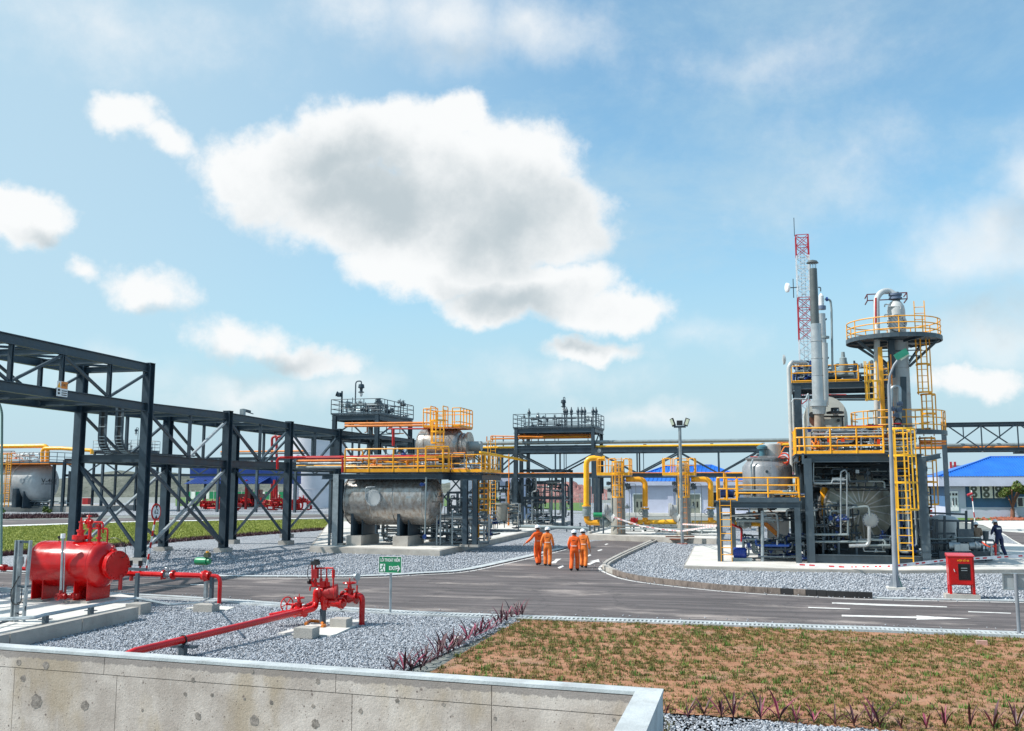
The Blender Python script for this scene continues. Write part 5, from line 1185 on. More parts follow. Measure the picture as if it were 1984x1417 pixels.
# --------------------------------------------- filter vessels
FP = Pl(G(1200, 1048), 'V'); fpad = .34
struct('concrete_pad', CONC, MB().prism(pgz([(1135, 1036.5), (1388, 1045), (1400, 1022), (1190, 1021)], fpad), fpad, -.1)); struct('concrete_pad', CONCW, MB().prism(pgz([(1142, 1035.5), (1386, 1044), (1398, 1023), (1190, 1022)], fpad), fpad + .006))
struct('kerb', CONCW, MB().bar(G(1140, 1034.5, fpad), G(1188, 1022.5, fpad), .15, .3, Z)); 
FPv = Pl(FP.a + U * 1.6, 'V')
def fp(x, y, d=0): return FPv.pt(x, y, d)
def gas_filter(xc, label, num):
    c = fp(xc, 1030); c.z = fpad; dx = xc - 1198
    X = lambda x, y, d=0: fp(x + dx, y, d)
    t = thing('gas_filter', label, 'filter vessel', c, 'tall beige gas filters')
    zt = fp(xc, 905).z; kk = 1850 / (c - CAM).length; R_ = 13.5 / kk
    part(t, 'shell', BEIGE, MB().lathe(c, Z, [(0, R_ * 1.02), (.3, R_ * 1.02), (.32, R_), (zt - fpad, R_), (zt - fpad + .15, R_ * .9), (zt - fpad + .3, R_ * .5), (zt - fpad + .36, .05)], 28))
    part(t, 'skirt_ring', BEIGE, MB().lathe(c, Z, [(0, R_ * 1.25), (.06, R_ * 1.25), (.06, R_)], 28))
    zc = fp(xc, 988).z
    part(t, 'manway', LGREY, MB().lathe(Vector((c.x, c.y, zc)) - V * .3, (-V - U * .2), [(0, .30), (.35, .34), (.5, .36), (.5, .46), (.58, .46), (.58, .44), (.6, .44), (.6, .46), (.68, .46), (.68, .1)], 26))
    part(t, 'nozzle_cone', PALE, MB().cyl(Vector((c.x, c.y, zc - .5)) - V * .2, Vector((c.x, c.y, zc - .25)) - V * .75, .5, .3, 16))
    # top deck with rounded rail baskets
    zdk = fp(xc, 921).z; d0_, d1_ = X(1157, 921, -.6), X(1219, 921, -.6)
    for q in (d0_, d1_): q.z = zdk
    part(t, 'platform', GALV, MB().prism([d0_, d1_, d1_ + U * 1.5, d0_ + U * 1.5], zdk, zdk - .08)); part(t, 'toe_plate', YELL, MB().bar(d0_ + Z * .08 - U * .02, d1_ + Z * .08 - U * .02, .02, .2, Z))
    for s0, s1 in ((0, .26), (.36, .60), (.82, 1)):
        A_, B_ = d0_.lerp(d1_, s0), d0_.lerp(d1_, s1)
        bb = MB(); bb.pipe([A_ + Z * .15, A_ + Z * 1.15, B_ + Z * 1.15, B_ + Z * .15, A_ + Z * .15], .035, 6, .2)
        bb.pipe([A_ + Z * .65, B_ + Z * .65], .028, 6); part(t, 'railing', YEL, bb)
    railing(t, YEL, [d1_, d1_ + U * 1.5, d0_ + U * 1.5, d0_], 1.15, .026, .5, (1, .6), .12)
    lb = X(1198, 921, -.75); lz = fp(xc, 893).z
    ladder(t, ORG, Vector((lb.x, lb.y, fpad + .1)) + U * .25, Vector((lb.x, lb.y, fp(xc, 963).z)) + U * .25, .26, V, -U, None, rr=.014, sr=.014)
    ladder(t, YEL, Vector((lb.x, lb.y, fp(xc, 963).z)), Vector((lb.x, lb.y, lz + .2)), .45, V, -U, (fp(xc, 963).z, zdk + .9), rr=.018, sr=.05, hoop_step=.95, cw=.38, nstr=4)
    for y in (915, 935, 950):
        q = X(1192, y, -R_); part(t, 'support_ring', BEIGE, MB().torus(Vector((c.x, c.y, q.z)), Z, R_ + .01, .03, 26, 5))
    for x, y in ((1180, 937), (1182, 950), (1216, 940), (1218, 945)):
        q = X(x, y, -.2); valve(t, q, V, -U, .07, STEEL2)
    P(t, GREYP, [X(1190, 1028, -.3), X(1186, 1000, -.4), X(1186, 935, -.4)], .04); P(t, GREYP, [X(1220, 1015, -.3), X(1219, 950, -.3), X(1210, 948, -.2)], .025); P(t, GREYP, [X(1205, 938), X(1231, 938), X(1232, 950), X(1232, 1020)], .02)
    for y in (982, 984): valve(t, X(1215, y, -.3), V, Z, .045, GREYP)
    P(t, GREYP, [X(1205, 983, -.3), X(1222, 983, -.3)], .03)
    # outlet
    P(t, YEL if dx == 0 else YEL, [X(1212, 929), X(1250, 929, .2), X(1250, 982, .2)], .19, 'pipe', 14, .45)
    q = X(1250, 990, .2); part(t, 'flange', YEL, MB().lathe(X(1250, 984, .2), -Z, [(0, .1), (0, .27), (.08, .27), (.08, .1)], 18)); part(t, 'control_valve', GREYP, MB().lathe(X(1250, 986.5, .2), -Z, [(0, .1), (0, .27), (.06, .27), (.06, .17), (.3, .24), (.5, .17), (.5, .27), (.56, .27), (.56, .1)], 18))
    inst(t, 'handwheel', unit('wheel', STEEL2), Matrix.Translation(X(1243, 992, -.4)) @ Matrix.Rotation(math.pi / 2, 4, 'X') @ Matrix.Scale(.2, 4))
    P(t, YEL, [X(1250, 1003, .2), X(1250, 1013, .2), X(1250, 1013, .2) + V * .3], .19, 'pipe', 14)
    return t, c
f1, fc1 = gas_filter(1198, 'beige gas filter beside the tall yellow riser pipe, green valve at its foot', 'F-401')
f2, fc2 = gas_filter(1325, 'beige gas filter standing behind the twin floodlight pole', 'F-401')
text(f1, 'F-401', BLK, fp(1201, 957, -.55), V, Z, .22); text(f2, 'F-402', BLK, fp(1327, 957, -.55), V, Z, .22)
yp = thing('gas_header', 'thick yellow gas riser and header pipe joining the two gas filters', 'pipe', fp(1135, 1020))
P(yp, YELL, [fp(1172, 888, .5), fp(1136, 888, .3), fp(1136, 979, .3)], .195, 'riser', 16, .5)
part(yp, 'flange', YEL, MB().lathe(fp(1136, 979, .3), -Z, [(0, .1), (0, .30), (.09, .30), (.09, .1)], 18)); part(yp, 'inlet_valve', GREYP, MB().lathe(fp(1136, 981.5, .3), -Z, [(0, .1), (0, .3), (.08, .3), (.08, .24), (.35, .3), (.6, .24), (.6, .3), (.68, .3), (.68, .1)], 18))
P(yp, YEL, [fp(1136, 997, .3), fp(1137, 1013, .3), fp(1166, 1013, .3)], .195, 'elbow', 16, .6)
part(yp, 'isolating_valve', GREYP, MB().lathe(fp(1163, 1012, .3), V, [(0, .1), (0, .3), (.08, .3), (.08, .22), (.3, .36), (.5, .36), (.7, .22), (.7, .3), (.78, .3), (.78, .1)], 18))
q = fp(1150, 998, 0); part(yp, 'actuator', GRN, MB().lathe(q, V, [(0, .05), (0, .17), (.7, .17), (.7, .22), (.8, .22), (.8, .12), (1.0, .12), (1.0, .16), (1.4, .16), (1.4, .05)], 16)); P(yp, GREYP, [fp(1166, 998, 0), fp(1166, 1012, .3)], .1); P(yp, STEEL2, [fp(1169, 1034, -1.0), fp(1169, 1000, -1.0)], .055, 'post'); part(yp, 'control_box', GREYP, MB().lathe(fp(1167, 997, -1.0), V, [(0, .02), (0, .15), (.2, .15), (.2, .02)], 12))
P(yp, YELL, [fp(1218, 1012, .3), fp(1312, 1012, .3)], .175, 'header', 16); P(yp, YELL, [fp(1340, 1013, .3), fp(1395, 1013, .3)], .155, 'header', 14)
for x in (1228, 1251, 1278, 1300): part(yp, 'stand', STEEL2, MB().bar(fp(x, 1030, .3), fp(x, 1016, .3), .1, .1)); 
valve(yp, fp(1229, 1008, -.2), V, -U, .1, REDD); P(yp, GREYP, [fp(1180, 1020, -.5), fp(1300, 1020, -.5), fp(1300, 1026, -.5)], .04); P(yp, GREYP, [fp(1200, 1025, -.6), fp(1380, 1026, -.6)], .05); 
pipe_maze(yp, fp(1205, 1032, -.3), (6.4, 1.0, .7), 26, [GREYP, GALV, STEEL2, BEIGE], 41, (.02, .05), .8)
part(yp, 'inlet_flange', STEEL2, MB().box(fp(1160, 883, .5), .5, .4, .5)); valve(yp, fp(1162, 874, .5), Z, -U, .06, GALV)
st2 = MB(); 
for x in (1143, 1152, 1160): st2.bar(fp(x, 1030, 1.2), fp(x, 927, 1.2), .12, .12)
part(yp, 'cable_ladder', STEEL2, st2)
# low grey main across the branch road gravel
gm = thing('grey_main', 'low grey pipe on short supports crossing behind the walking workers', 'pipe', G(1080, 1030)); GPl = Pl(G(1080, 1032), 'V')
P(gm, GREYP, [GPl.pt(1005, 1020), GPl.pt(1135, 1024), GPl.pt(1145, 1027)], .13, 'pipe', 12)
for x in (1098, 1124, 1137): part(gm, 'support', STEEL2, MB().bar(GPl.pt(x, 1023, 1.2) - Z * .4, GPl.pt(x, 1014, 1.2), .09, .09).bar(GPl.pt(x - 2, 1014, 1.2), GPl.pt(x + 2, 1014, 1.2), .1, .08))
# timber and plates lying on the pad edge
for i, (x0, y0, x1, y1, w_, lb) in enumerate(((1290, 1040, 1345, 1040, .25, 'rusty brown plank lying at the filter pad behind the floodlight pole'), (1298, 1045, 1352, 1046, .3, 'longer brown plank on the gravel side of the pile at the filter pad'))):
    a, c = G(x0, y0, .45 - i * .2), G(x1, y1, .45 - i * .2); o = single('plank', lb, 'plank', (a + c) / 2, mat('rusty_timber', (.20, .07, .04), .8, 0, .3), MB().bar(a, c, w_, .07)); o['group'] = 'planks by the filter pad'
# --------------------------------------------- floodlight pole
p = G(1322, 1055); fl_ = thing('floodlight_pole', 'tall galvanised pole carrying three floodlights in front of the gas filters', 'light pole', p)
FL = Pl(p, 'V'); zt = colAt(p, 1321, 828); P(fl_, GALV, [p, Vector((p.x, p.y, zt))], .10, 'pole', 12); part(fl_, 'base_plate', mat('red_oxide', (.3, .08, .06), .7), MB().box(p + Z * .03, .62, .62, .05))
tp_ = Vector((p.x, p.y, zt)); part(fl_, 'bracket', STEEL, MB().box(tp_ + Z * .03, .75, .3, .12))
for dx, tilt in ((-.42, -.5), (0, 0), (.42, .5)):
    ax_ = (V * math.cos(tilt) + Z * -math.sin(tilt) * (1 if tilt else 0)); c_ = tp_ + V * dx + Z * (.32 if tilt else .28)
    if tilt == 0: part(fl_, 'floodlight', BLK, MB().box(c_, .36, .3, .3))
    else:
        s = 1 if tilt > 0 else -1; n_ = (V * s * .9 - U * .5 - Z * .1).normalized(); sd = Z.cross(n_).normalized()
        hb = MB(); up_ = (Z + V * s * .35).normalized(); c_ = c_ + V * s * .02
        hb.bar(c_ - up_ * .26, c_ + up_ * .26, .34, .12, n_); part(fl_, 'floodlight', BLK, hb)
        gb = MB(); gb.bar(c_ - up_ * .19 - U * .19 + V * s * .04, c_ + up_ * .19 - U * .19 + V * s * .04, .17, .03, -U); part(fl_, 'lamp_glass', mat('frosted_glass', (.55, .6, .45), .3), gb)
# --------------------------------------------- the far left vessel and yard
LV = Pl(G(60, 993), 'V'); LV.a += U * 2
pad = G(0, 993); zz = .9
struct('concrete_pad', CONC, MB().prism([LV.pt(-420, 993), LV.pt(150, 993), LV.pt(150, 993) + U * 14, LV.pt(-420, 993) + U * 14], .75, -.1))
c = LV.pt(30, 936, 1); kk = 1850 / (c - CAM).length; R_ = 32.5 / kk
v4 = thing('storage_vessel', 'large pale grey horizontal vessel marked V-401 across the far road', 'vessel', Vector((c.x, c.y, 0)))
a, e = LV.pt(-200, 936, 1), LV.pt(84, 936, 1); a.z = e.z = c.z
part(v4, 'shell', LGREY, MB().vessel(a, e, R_, 48, .5, 8))
for x in (8, 30, 48): q = LV.pt(x, 936, 1); part(v4, 'seam_band', WHT, MB().torus(Vector((q.x, q.y, c.z)), V, R_ + .03, .05, 48, 4))
q = LV.pt(53, 985, 0); part(v4, 'saddle', STEEL, MB().box(Vector((q.x, q.y, .75 + 1.2)) + V * -.5, .7, R_ * 1.5, 2.6).box(Vector((q.x, q.y, .75 + 1.0)) + V * .6, .15, R_ * 1.2, 2.2))
text(v4, 'V-401', BLK, LV.pt(96, 932, -R_ * .78 + 1) + V * .0, (V * .85 + U * .5), Z, .85); text(v4, 'HP SEPARATOR', BLK, LV.pt(95, 938, -R_ * .8 + 1), (V * .85 + U * .5), Z, .28)
part(v4, 'nozzle', LGREY, MB().lathe(LV.pt(44, 932, -R_ + 1.1), -U, [(0, .2), (.1, .2), (.1, .35), (.25, .35), (.25, .05)], 14))
# deck, yellow pipes, ladder
zk = LV.pt(0, 898, -2).z; d0_, d1_ = LV.pt(-200, 898, -2), LV.pt(95, 898, -2)
for q in (d0_, d1_): q.z = zk
lvd = thing('vessel_deck', 'railed deck with thick yellow pipe loops above the far V-401 vessel', 'platform', d1_)
part(lvd, 'deck', ORG, MB().prism([d0_, d1_, d1_ + U * 6, d0_ + U * 6], zk, zk - .15)); railing(lvd, STEEL2, [d0_, d1_, d1_ + U * 6], 1.5, .045, 1.6, (1, .6, .3), .2)
z_ = LV.pt(40, 871, 0).z; q0, q1 = LV.pt(-220, 868, 0), LV.pt(92, 874, 0)
P(lvd, YELL, [q0, Vector((q1.x, q1.y, q0.z)), Vector((q1.x, q1.y, zk + .2))], .3, 'pipe', 12, .7); P(lvd, YEL, [LV.pt(82, 898, -1), LV.pt(82, 869, -1), LV.pt(120, 869, -1), LV.pt(178, 873, -1), LV.pt(178, 880, -1)], .25, 'pipe', 12, .6)
pipe_maze(lvd, LV.pt(-40, 896, -1), (8, 3, 1.6), 24, [GALV, ORG, STEEL, GREYP], 77, (.04, .08), .6)
lb = LV.pt(12, 985, -2.6); ladder(lvd, YEL, Vector((lb.x, lb.y, .75)), Vector((lb.x, lb.y, zk + 1.4)), .7, V, -U, (2.6, zk + 1.2), rr=.03, sr=.07, hoop_step=1.2, cw=.6)
for x, dd in ((120, 0), (100, 0), (132, 6)): q = LV.pt(x, 990, dd); H(lvd, STEEL, Vector((q.x, q.y, 0)), Vector((q.x, q.y, zk if x < 130 else zk - 1)), .35, .35, 'column', U)
pipe_maze(lvd, LV.pt(20, 985, -1), (8, 3, 1.2), 22, [GALV, GREYP, STEEL, WHT], 78, (.04, .09), .8)
# second rack across the far yard
R2 = Pl(G(126, 990), 'V')
r2 = thing('far_pipe_rack', 'low dark pipe rack crossing the far yard seen through the near rack', 'pipe rack', R2.a)
za, zb = R2.pt(200, 891).z, R2.pt(200, 921).z
xs = list(range(122, 660, 75))
def r2p(x, z, d=0): q = R2.pt(x, 950, d); return Vector((q.x, q.y, z))
for d in (0, 4):
    for i, x in enumerate(xs):
        H(r2, STEEL2, r2p(x, 0, d), r2p(x, za, d), .32, .32, 'column', U)
        if i < len(xs) - 1:
            x2 = xs[i + 1]; H(r2, STEEL, r2p(x, za, d), r2p(x2, za, d), .25, .4); H(r2, STEEL, r2p(x, zb, d), r2p(x2, zb, d), .25, .3)
            B(r2, STEEL, r2p(x, za - .2, d), r2p((x + x2) / 2, zb + .1, d), .12); B(r2, STEEL, r2p(x2, za - .2, d), r2p((x + x2) / 2, zb + .1, d), .12)
P(r2, ORG, [r2p(425, za + 1.0, .5), r2p(590, za + 1.0, .5)], .12); P(r2, STEEL, [r2p(425, za + .7, .5), r2p(590, za + .7, .5)], .1)
t3, a3_, c3_, zd3 = rail_tower('valve_platform', 'small distant railed platform seen between the two cable trays and rack column', Pl(G(183, 990), 'V'), 182, 268, 874, 5, 0, 1.5, 51, 9)
goose('goose_neck_lamp', 'distant goose-neck lamp seen through the near pipe rack', Pl(G(183, 990), 'V'), 266, 873, 829, 262, 2, 'goose-neck platform lamps')
# grey curved lamp post at the frame edge
q = G(-20, 1100); lp_ = thing('lamp_post', 'slender green-grey lamp post curving out of the picture beside the truss', 'lamp post', Vector((q.x, q.y, 0)))
LPl = Pl(q, 'V'); P(lp_, mat('green_grey_paint', (.18, .30, .27), .45), [LPl.pt(2, 1110), LPl.pt(4, 800), LPl.pt(-2, 778), LPl.pt(-70, 752)], .055, 'pole', 10, 1.2); part(lp_, 'lamp_head', GRN, MB().box(LPl.pt(-75, 750), .6, .25, .12))
# blue pump shed with pumps
S = Pl(G(440, 987), 'V'); CORB = mat('blue_corrugated_sheet', (.010, .045, .22), .4, 0, .12, .5)
sh = thing('pump_shed', 'open pump shelter with deep blue corrugated canopy in the far yard', 'shed', G(440, 985))
def s_(x, y, d=0): return S.pt(x, y, d)
zt, zb_ = s_(450, 903, 2).z, s_(450, 927, 2).z
part(sh, 'fascia', CORB, MB().wall([s_(370, 927, 2), s_(535, 927, 2), s_(535, 903, 2), s_(370, 903, 2)], U, .2)); part(sh, 'fascia', CORB, MB().wall([s_(370, 927, 2.2), s_(370, 903, 2.2), s_(370, 903, 2.2) + U * 8, s_(370, 927, 2.2) + U * 8], V, -.2)); part(sh, 'fascia', CORB, MB().wall([s_(535, 938, 2), s_(535, 903, 2), s_(535, 903, 2) + U * 8, s_(535, 938, 2) + U * 8], V, .2))
n = 46; L_ = (s_(503, 938, -1.5) - s_(358, 938, -1.5)).length
for i in range(n):
    o = s_(358, 938, -1.5) + V * (L_ * i / n); o.z = s_(430, 938, -1.5).z; tp2 = o + U * 3.4 + Z * 1.0
    part(sh, 'roof_sheet', CORB, MB().bar(o + Z * (.05 if i % 2 else 0), tp2 + Z * (.05 if i % 2 else 0), L_ / n * (1.0 if i % 2 else .98), .06, Z))
part(sh, 'canopy_side', CORB, MB().wall([s_(498, 938, 1.9), s_(535, 938, 1.9), s_(535, 924, 1.9), s_(490, 924, 1.9)], U, .05))
for x in (362, 396, 424, 452, 476, 495, 530):
    for dd in (0, 7): q = s_(x, 985, dd); H(sh, STEEL if x not in (476, 530) else REDD, Vector((q.x, q.y, 0)), Vector((q.x, q.y, s_(x, 930, dd).z)), .3, .3, 'column', U)
for i, (x, w_) in enumerate(((452, 10), (478, 26), (500, 14))):
    q = G(x, 984); k_ = (q - CAM).length / 1850; pm = thing('fire_pump', ['dark fire pump set at the shed\'s far post', 'biggest dark diesel fire pump under the blue canopy', 'fire pump with red manifold at the canopy\'s open end'][i], 'pump', q, 'pumps under the blue canopy')
    part(pm, 'engine', mat('dark_red_engine', (.06, .015, .015), .5), MB().box(q + Z * 1.2, w_ * k_, 2.0, 2.2).box(q + Z * 2.6 + V * .3, w_ * k_ * .4, .9, .8)); part(pm, 'exhaust', STEEL, MB().cyl(q + Z * 2.4, q + Z * 4.2, .14)); pipe_maze(pm, q - V * 1.5 - U * 1.6 + Z * .2, (3, 1, 1.5), 8, [RED, REDD], 90 + i, (.08, .14), .8)
hy = thing('hydrant_manifold', 'bright red hydrant manifold on the gravel between the rack and blue shed', 'hydrant', G(400, 990)); pipe_maze(hy, G(385, 990) + Z * .2, (6, 2, 1.2), 26, [RED, REDD], 101, (.08, .15), .9)
h2_ = thing('hydrant_manifold', 'bright red hydrant manifold in front of the white storage tank', 'hydrant', G(530, 990)); pipe_maze(h2_, G(505, 991) + Z * .2, (7, 2, 1.6), 30, [RED, REDD], 103, (.08, .15), .9)
# white tank
q = G(582, 984); kk = (q - CAM).length / 1850; R_ = 58 * kk; q = q + U * R_; zt = colAt(q, 582, 843)
wt = thing('storage_tank', 'tall pale lilac-white cylindrical storage tank behind the pipe rack', 'tank', q); LIL = mat('pale_tank_paint', (.64, .64, .68), .5, 0, .06, .6)
part(wt, 'shell', LIL, MB().lathe(q, Z, [(0, R_), (zt, R_), (zt, R_ * 1.02), (zt + .15, R_ * 1.02), (zt + .9, .1)], 56))
for f in (.25, .5, .75): part(wt, 'ring_seam', LIL, MB().torus(q + Z * zt * f, Z, R_ + .01, .03, 56, 4))
for dx, x in ((0, 527), (0, 536)): a = Pl(G(527, 984), 'V'); P(wt, REDD, [a.pt(x, 980), a.pt(x, 848), a.pt(x + 8, 845), a.pt(x + 9, 852)], .22, 'riser_pipe', 8, .8)
# pale cabin blocks behind (process shelters)
def simple_block(name, label, x0, x1, yb, yt, m, dep=6, cat='building', extra=None, roof=None, grp=None):
    pl = Pl(G((x0 + x1) / 2, yb), 'V'); a, c = pl.pt(x0, yb), pl.pt(x1, yb); a.z = c.z = 0; z1 = pl.pt((x0 + x1) / 2, yt).z; t = thing(name, label, cat, a, grp)
    part(t, 'wall', m, MB().prism([a, c, c + U * dep, a + U * dep], z1, 0)); return t, pl, a, c, z1
LAV = mat('lavender_render', (.47, .50, .62), .8, 0, .06, .8, dirt=(.38, .40, .48), dirt_amt=.3); BROOF = mat('blue_roof_sheet', (.02, .16, .62), .35, 0, .1, .4); WALLB = mat('blue_wall_paint', (.05, .13, .26), .7, 0, .12, .8)
WINW = mat('white_frame', (.75, .78, .80), .5)
def hip_roof(t, A_, B_, dep, ze, zr, over=.9, ridge=.35, m=BROOF, n=30):
    """corrugated hip roof over the rectangle A_-B_ (front) by dep"""
    a = A_ - V * over - U * over; c = B_ + V * over - U * over; L = (c - a).length; D = dep + 2 * over
    ri = min(D / 2, L / 2.2); r0 = a + V * ri + U * D / 2; r1 = c - V * ri + U * D / 2
    P3 = lambda p, z: Vector((p.x, p.y, z))
    bm_ = MB(); bm_.add([P3(a, ze), P3(c, ze), P3(c + U * D, ze), P3(a + U * D, ze), P3(r0, zr), P3(r1, zr)], [(0, 1, 5, 4), (1, 2, 5), (2, 3, 4, 5), (3, 0, 4)])
    part(t, 'roof', m, bm_)
    for i in range(n + 1):
        s = i / n; p = a.lerp(c, s); u = min(1, s * L / ri, (1 - s) * L / ri); q = p + U * D / 2 * u
        if u > .02: part(t, 'roof_rib', m, MB().bar(P3(p, ze + .03), P3(q, ze + (zr - ze) * u + .03), .09, .07))
    hb = MB(); hb.bar(P3(a, ze + .06), P3(r0, zr + .06), .22, .12).bar(P3(r0, zr + .08), P3(r1, zr + .08), .3, .12).bar(P3(c, ze + .06), P3(r1, zr + .06), .22, .12); part(t, 'ridge_cap', m, hb)
# middle building
mb, mp2, a, c, z1 = simple_block('office_building', 'low lavender building with blue corrugated hip roof behind the gas filters', 1216, 1452, 1000, 941, LAV, 9)
part(mb, 'parapet', LAV, MB().prism([a - V * .5 - U * .6, c + V * .5 - U * .6, c + V * .5 + U * 9.4, a - V * .5 + U * 9.4], z1 + .5, z1 + .02)); hip_roof(mb, a, c, 9, z1 + .52, mp2.pt(1300, 903, 5).z, .5)
part(mb, 'step', CONCW, MB().prism([a - U * 1.6, c - U * 1.6, c - U * .02, a - U * .02], .35, 0))
for x0, x1, k_ in ((1227, 1249, 'olive'), (1336, 1358, 'olive')):
    p0, p1 = mp2.pt(x0, 995, -.03), mp2.pt(x1, 995, -.03); zt = mp2.pt(x0, 957, -.03).z
    fr_ = part(mb, 'door', mat('olive_door', (.22, .24, .20), .5), MB().prism([p0, p1, p1 + U * .05, p0 + U * .05], zt, .36)); part(fr_, 'frame', WINW, MB().bar(Vector((p0.x, p0.y, .36)), Vector((p0.x, p0.y, zt)), .15, .12).bar(Vector((p1.x, p1.y, .36)), Vector((p1.x, p1.y, zt)), .15, .12).bar(Vector((p0.x, p0.y, zt)), Vector((p1.x, p1.y, zt)), .12, .15))
    for t_2 in (.35, .7): q = p0.lerp(p1, t_2) - U * .03; part(fr_, 'glass_slot', GLASS, MB().box(Vector((q.x, q.y, zt - 1.3)), .14, .03, .7))
for x in (1218, 1300, 1318): p = mp2.pt(x, 990, -.05); part(mb, 'pilaster', LAV, MB().box(Vector((p.x, p.y, z1 / 2)), .7, .2, z1 - .01))
p0, p1 = mp2.pt(1375, 985, -.04), mp2.pt(1396, 985, -.04); wn_ = part(mb, 'window', WINW, MB().prism([p0, p1, p1 + U * .1, p0 + U * .1], mp2.pt(1375, 952).z, mp2.pt(1375, 985).z)); part(wn_, 'pane', GLASS, MB().prism([p0 + V * .15 - U * .02, p1 - V * .15 - U * .02, p1 - V * .15 + U * .02, p0 + V * .15 + U * .02], mp2.pt(1375, 952).z - .15, mp2.pt(1375, 985).z + .15))
t_, pl_, a, c, z1 = simple_block('equipment_cabin', 'pale lilac cabin wall seen through the rack beyond the small filter skid', 968, 1010, 1006, 925, LAV, 5)
t_, pl_, a, c, z1 = simple_block('equipment_cabin', 'white cabin with brown trim seen behind the weathered vessel', 872, 896, 1000, 930, mat('off_white_wall', (.6, .6, .62), .7), 5)
# thin fence along the far field
fp_ = Pl(G(1060, 986), 'V'); fen = thing('perimeter_fence', 'thin wire perimeter fence on pale posts in front of the red spoil heap', 'fence', G(1060, 986)); fm = MB()
for k in range(14): q = fp_.pt(860 + k * 24, 985); q.z = 0; rod(fen, 'post', GALV, q, q + Z * 2.4, .05)
for z in (.3, .8, 1.3, 1.8, 2.3): a, c = fp_.pt(860, 985), fp_.pt(860 + 13 * 24, 985); a.z = c.z = z; rod(fen, 'wire', GALV, a, c, .015)
fl2 = Pl(G(450, 972), 'V'); fen2 = thing('perimeter_fence', 'green and white panel fence at the foot of the grey hill', 'fence', G(450, 972))
for k in range(24):
    a, c = fl2.pt(360 + k * 9, 970), fl2.pt(368 + k * 9, 970); a.z = c.z = 0; part(fen2, 'panel', [GRN, WHT][k % 3 == 1], MB().prism([a, c, c + U * .1, a + U * .1], 2.2, .6)); rod(fen2, 'post', WHT, a, a + Z * 2.5, .06)
# dark equipment massed behind the small filter skid and between the racks
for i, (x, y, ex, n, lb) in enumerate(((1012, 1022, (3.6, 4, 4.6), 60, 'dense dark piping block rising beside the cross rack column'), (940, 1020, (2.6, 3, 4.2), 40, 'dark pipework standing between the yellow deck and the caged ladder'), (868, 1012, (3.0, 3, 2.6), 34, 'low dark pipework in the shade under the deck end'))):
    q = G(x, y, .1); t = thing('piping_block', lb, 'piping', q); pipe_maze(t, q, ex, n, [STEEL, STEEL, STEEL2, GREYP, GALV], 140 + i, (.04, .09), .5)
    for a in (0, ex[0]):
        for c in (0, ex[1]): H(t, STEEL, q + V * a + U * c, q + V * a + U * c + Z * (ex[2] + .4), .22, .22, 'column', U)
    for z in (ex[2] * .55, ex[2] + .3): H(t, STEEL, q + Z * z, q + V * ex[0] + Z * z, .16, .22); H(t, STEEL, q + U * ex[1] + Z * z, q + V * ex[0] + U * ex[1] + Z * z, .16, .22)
# ================================================================ RIGHT: PROCESS MODULE
mz = .15
modpad = pgz([(1325, 1097), (1545, 1103), (1733, 1106), (2100, 1103), (2100, 1066), (1880, 1046), (1345, 1058)], mz)
struct('concrete_pad', CONC, MB().prism(modpad, mz, -.1)); struct('concrete_pad', CONCW, MB().prism(pgz([(1328, 1096), (1545, 1102), (1733, 1105), (2100, 1102), (2100, 1067), (1880, 1047), (1347, 1058.5)], mz), mz + .006))
MP = Pl(G(1575, 1091, mz), 'V'); MD = 9.0
def mp(x, y, d=0): return MP.pt(x, y, d)
md = thing('process_module', 'tall dark steel process module with two railed decks around the large vessel end', 'process module', Vector((mp(1680, 1091).x, mp(1680, 1091).y, mz)))
xl, xr = mp(1568, 990), mp(1790, 990); z1 = mp(1680, 888).z; z1b = mp(1680, 897).z
def at(p, z): return Vector((p.x, p.y, z))
L0, R0 = at(xl, 0), at(xr, 0)
z2 = mp(1650, 746, MD).z
for p, zt in ((L0, z1), (R0, z1), (L0 + U * MD, z2), (R0 - V * .15 + U * MD, z2), (L0 + U * MD * .5, z1), (R0 + U * MD * .5, z1), (L0 + U * (MD + 3.2), z2), (R0 + U * (MD + 3.2), z2)):
    H(md, STEEL2 if p in (L0, R0) else STEEL, at(p, mz), at(p, zt), .36, .36, 'column', U)
for p, q in ((L0, R0), (L0, L0 + U * MD), (R0, R0 + U * MD), (L0 + U * MD, R0 + U * MD)):
    H(md, STEEL2, at(p, mz + .2), at(q, mz + .2), .25, .4, 'skid_beam'); H(md, STEEL2, at(p, z1), at(q, z1), .25, .36)
part(md, 'gusset', STEEL2, MB().box(at(L0, z1) - V * .2, .1, .3, .5))
H(md, STEEL2, at(L0, z1) - V * .45, at(L0, z1) - V * .45 + U * MD, .2, .3)
for t in (.25, .5, .75): H(md, STEEL, at(L0 + U * MD * t, z1), at(R0 + U * MD * t, z1), .2, .3)
part(md, 'lower_deck', STEEL, MB().prism([L0 - V * .55 - U * .15, R0 - V * 1.2 - U * .15, R0 - V * 1.2 + U * MD, L0 - V * .55 + U * MD], z1 + .22, z1 + .17))
e = z1 + .22
rl = [at(L0 - V * .5 + U * MD * .9, e), at(L0 - V * .5, e), at(L0 - V * .1 - U * .1, e), at(R0 - V * 1.6 - U * .1, e)]
RH = mp(1640, 829).z - e
railing(md, YEL, rl, RH, .04, 1.28, (1, .64, .3), .14)
# mid-height frames and pipes seen inside the dark bay
for z in (mp(1680, 945).z, ): 
    for p, q in ((L0 + U * MD * .5, R0 + U * MD * .5), (R0, R0 + U * MD)): H(md, STEEL, at(p, z), at(q, z), .18, .24)
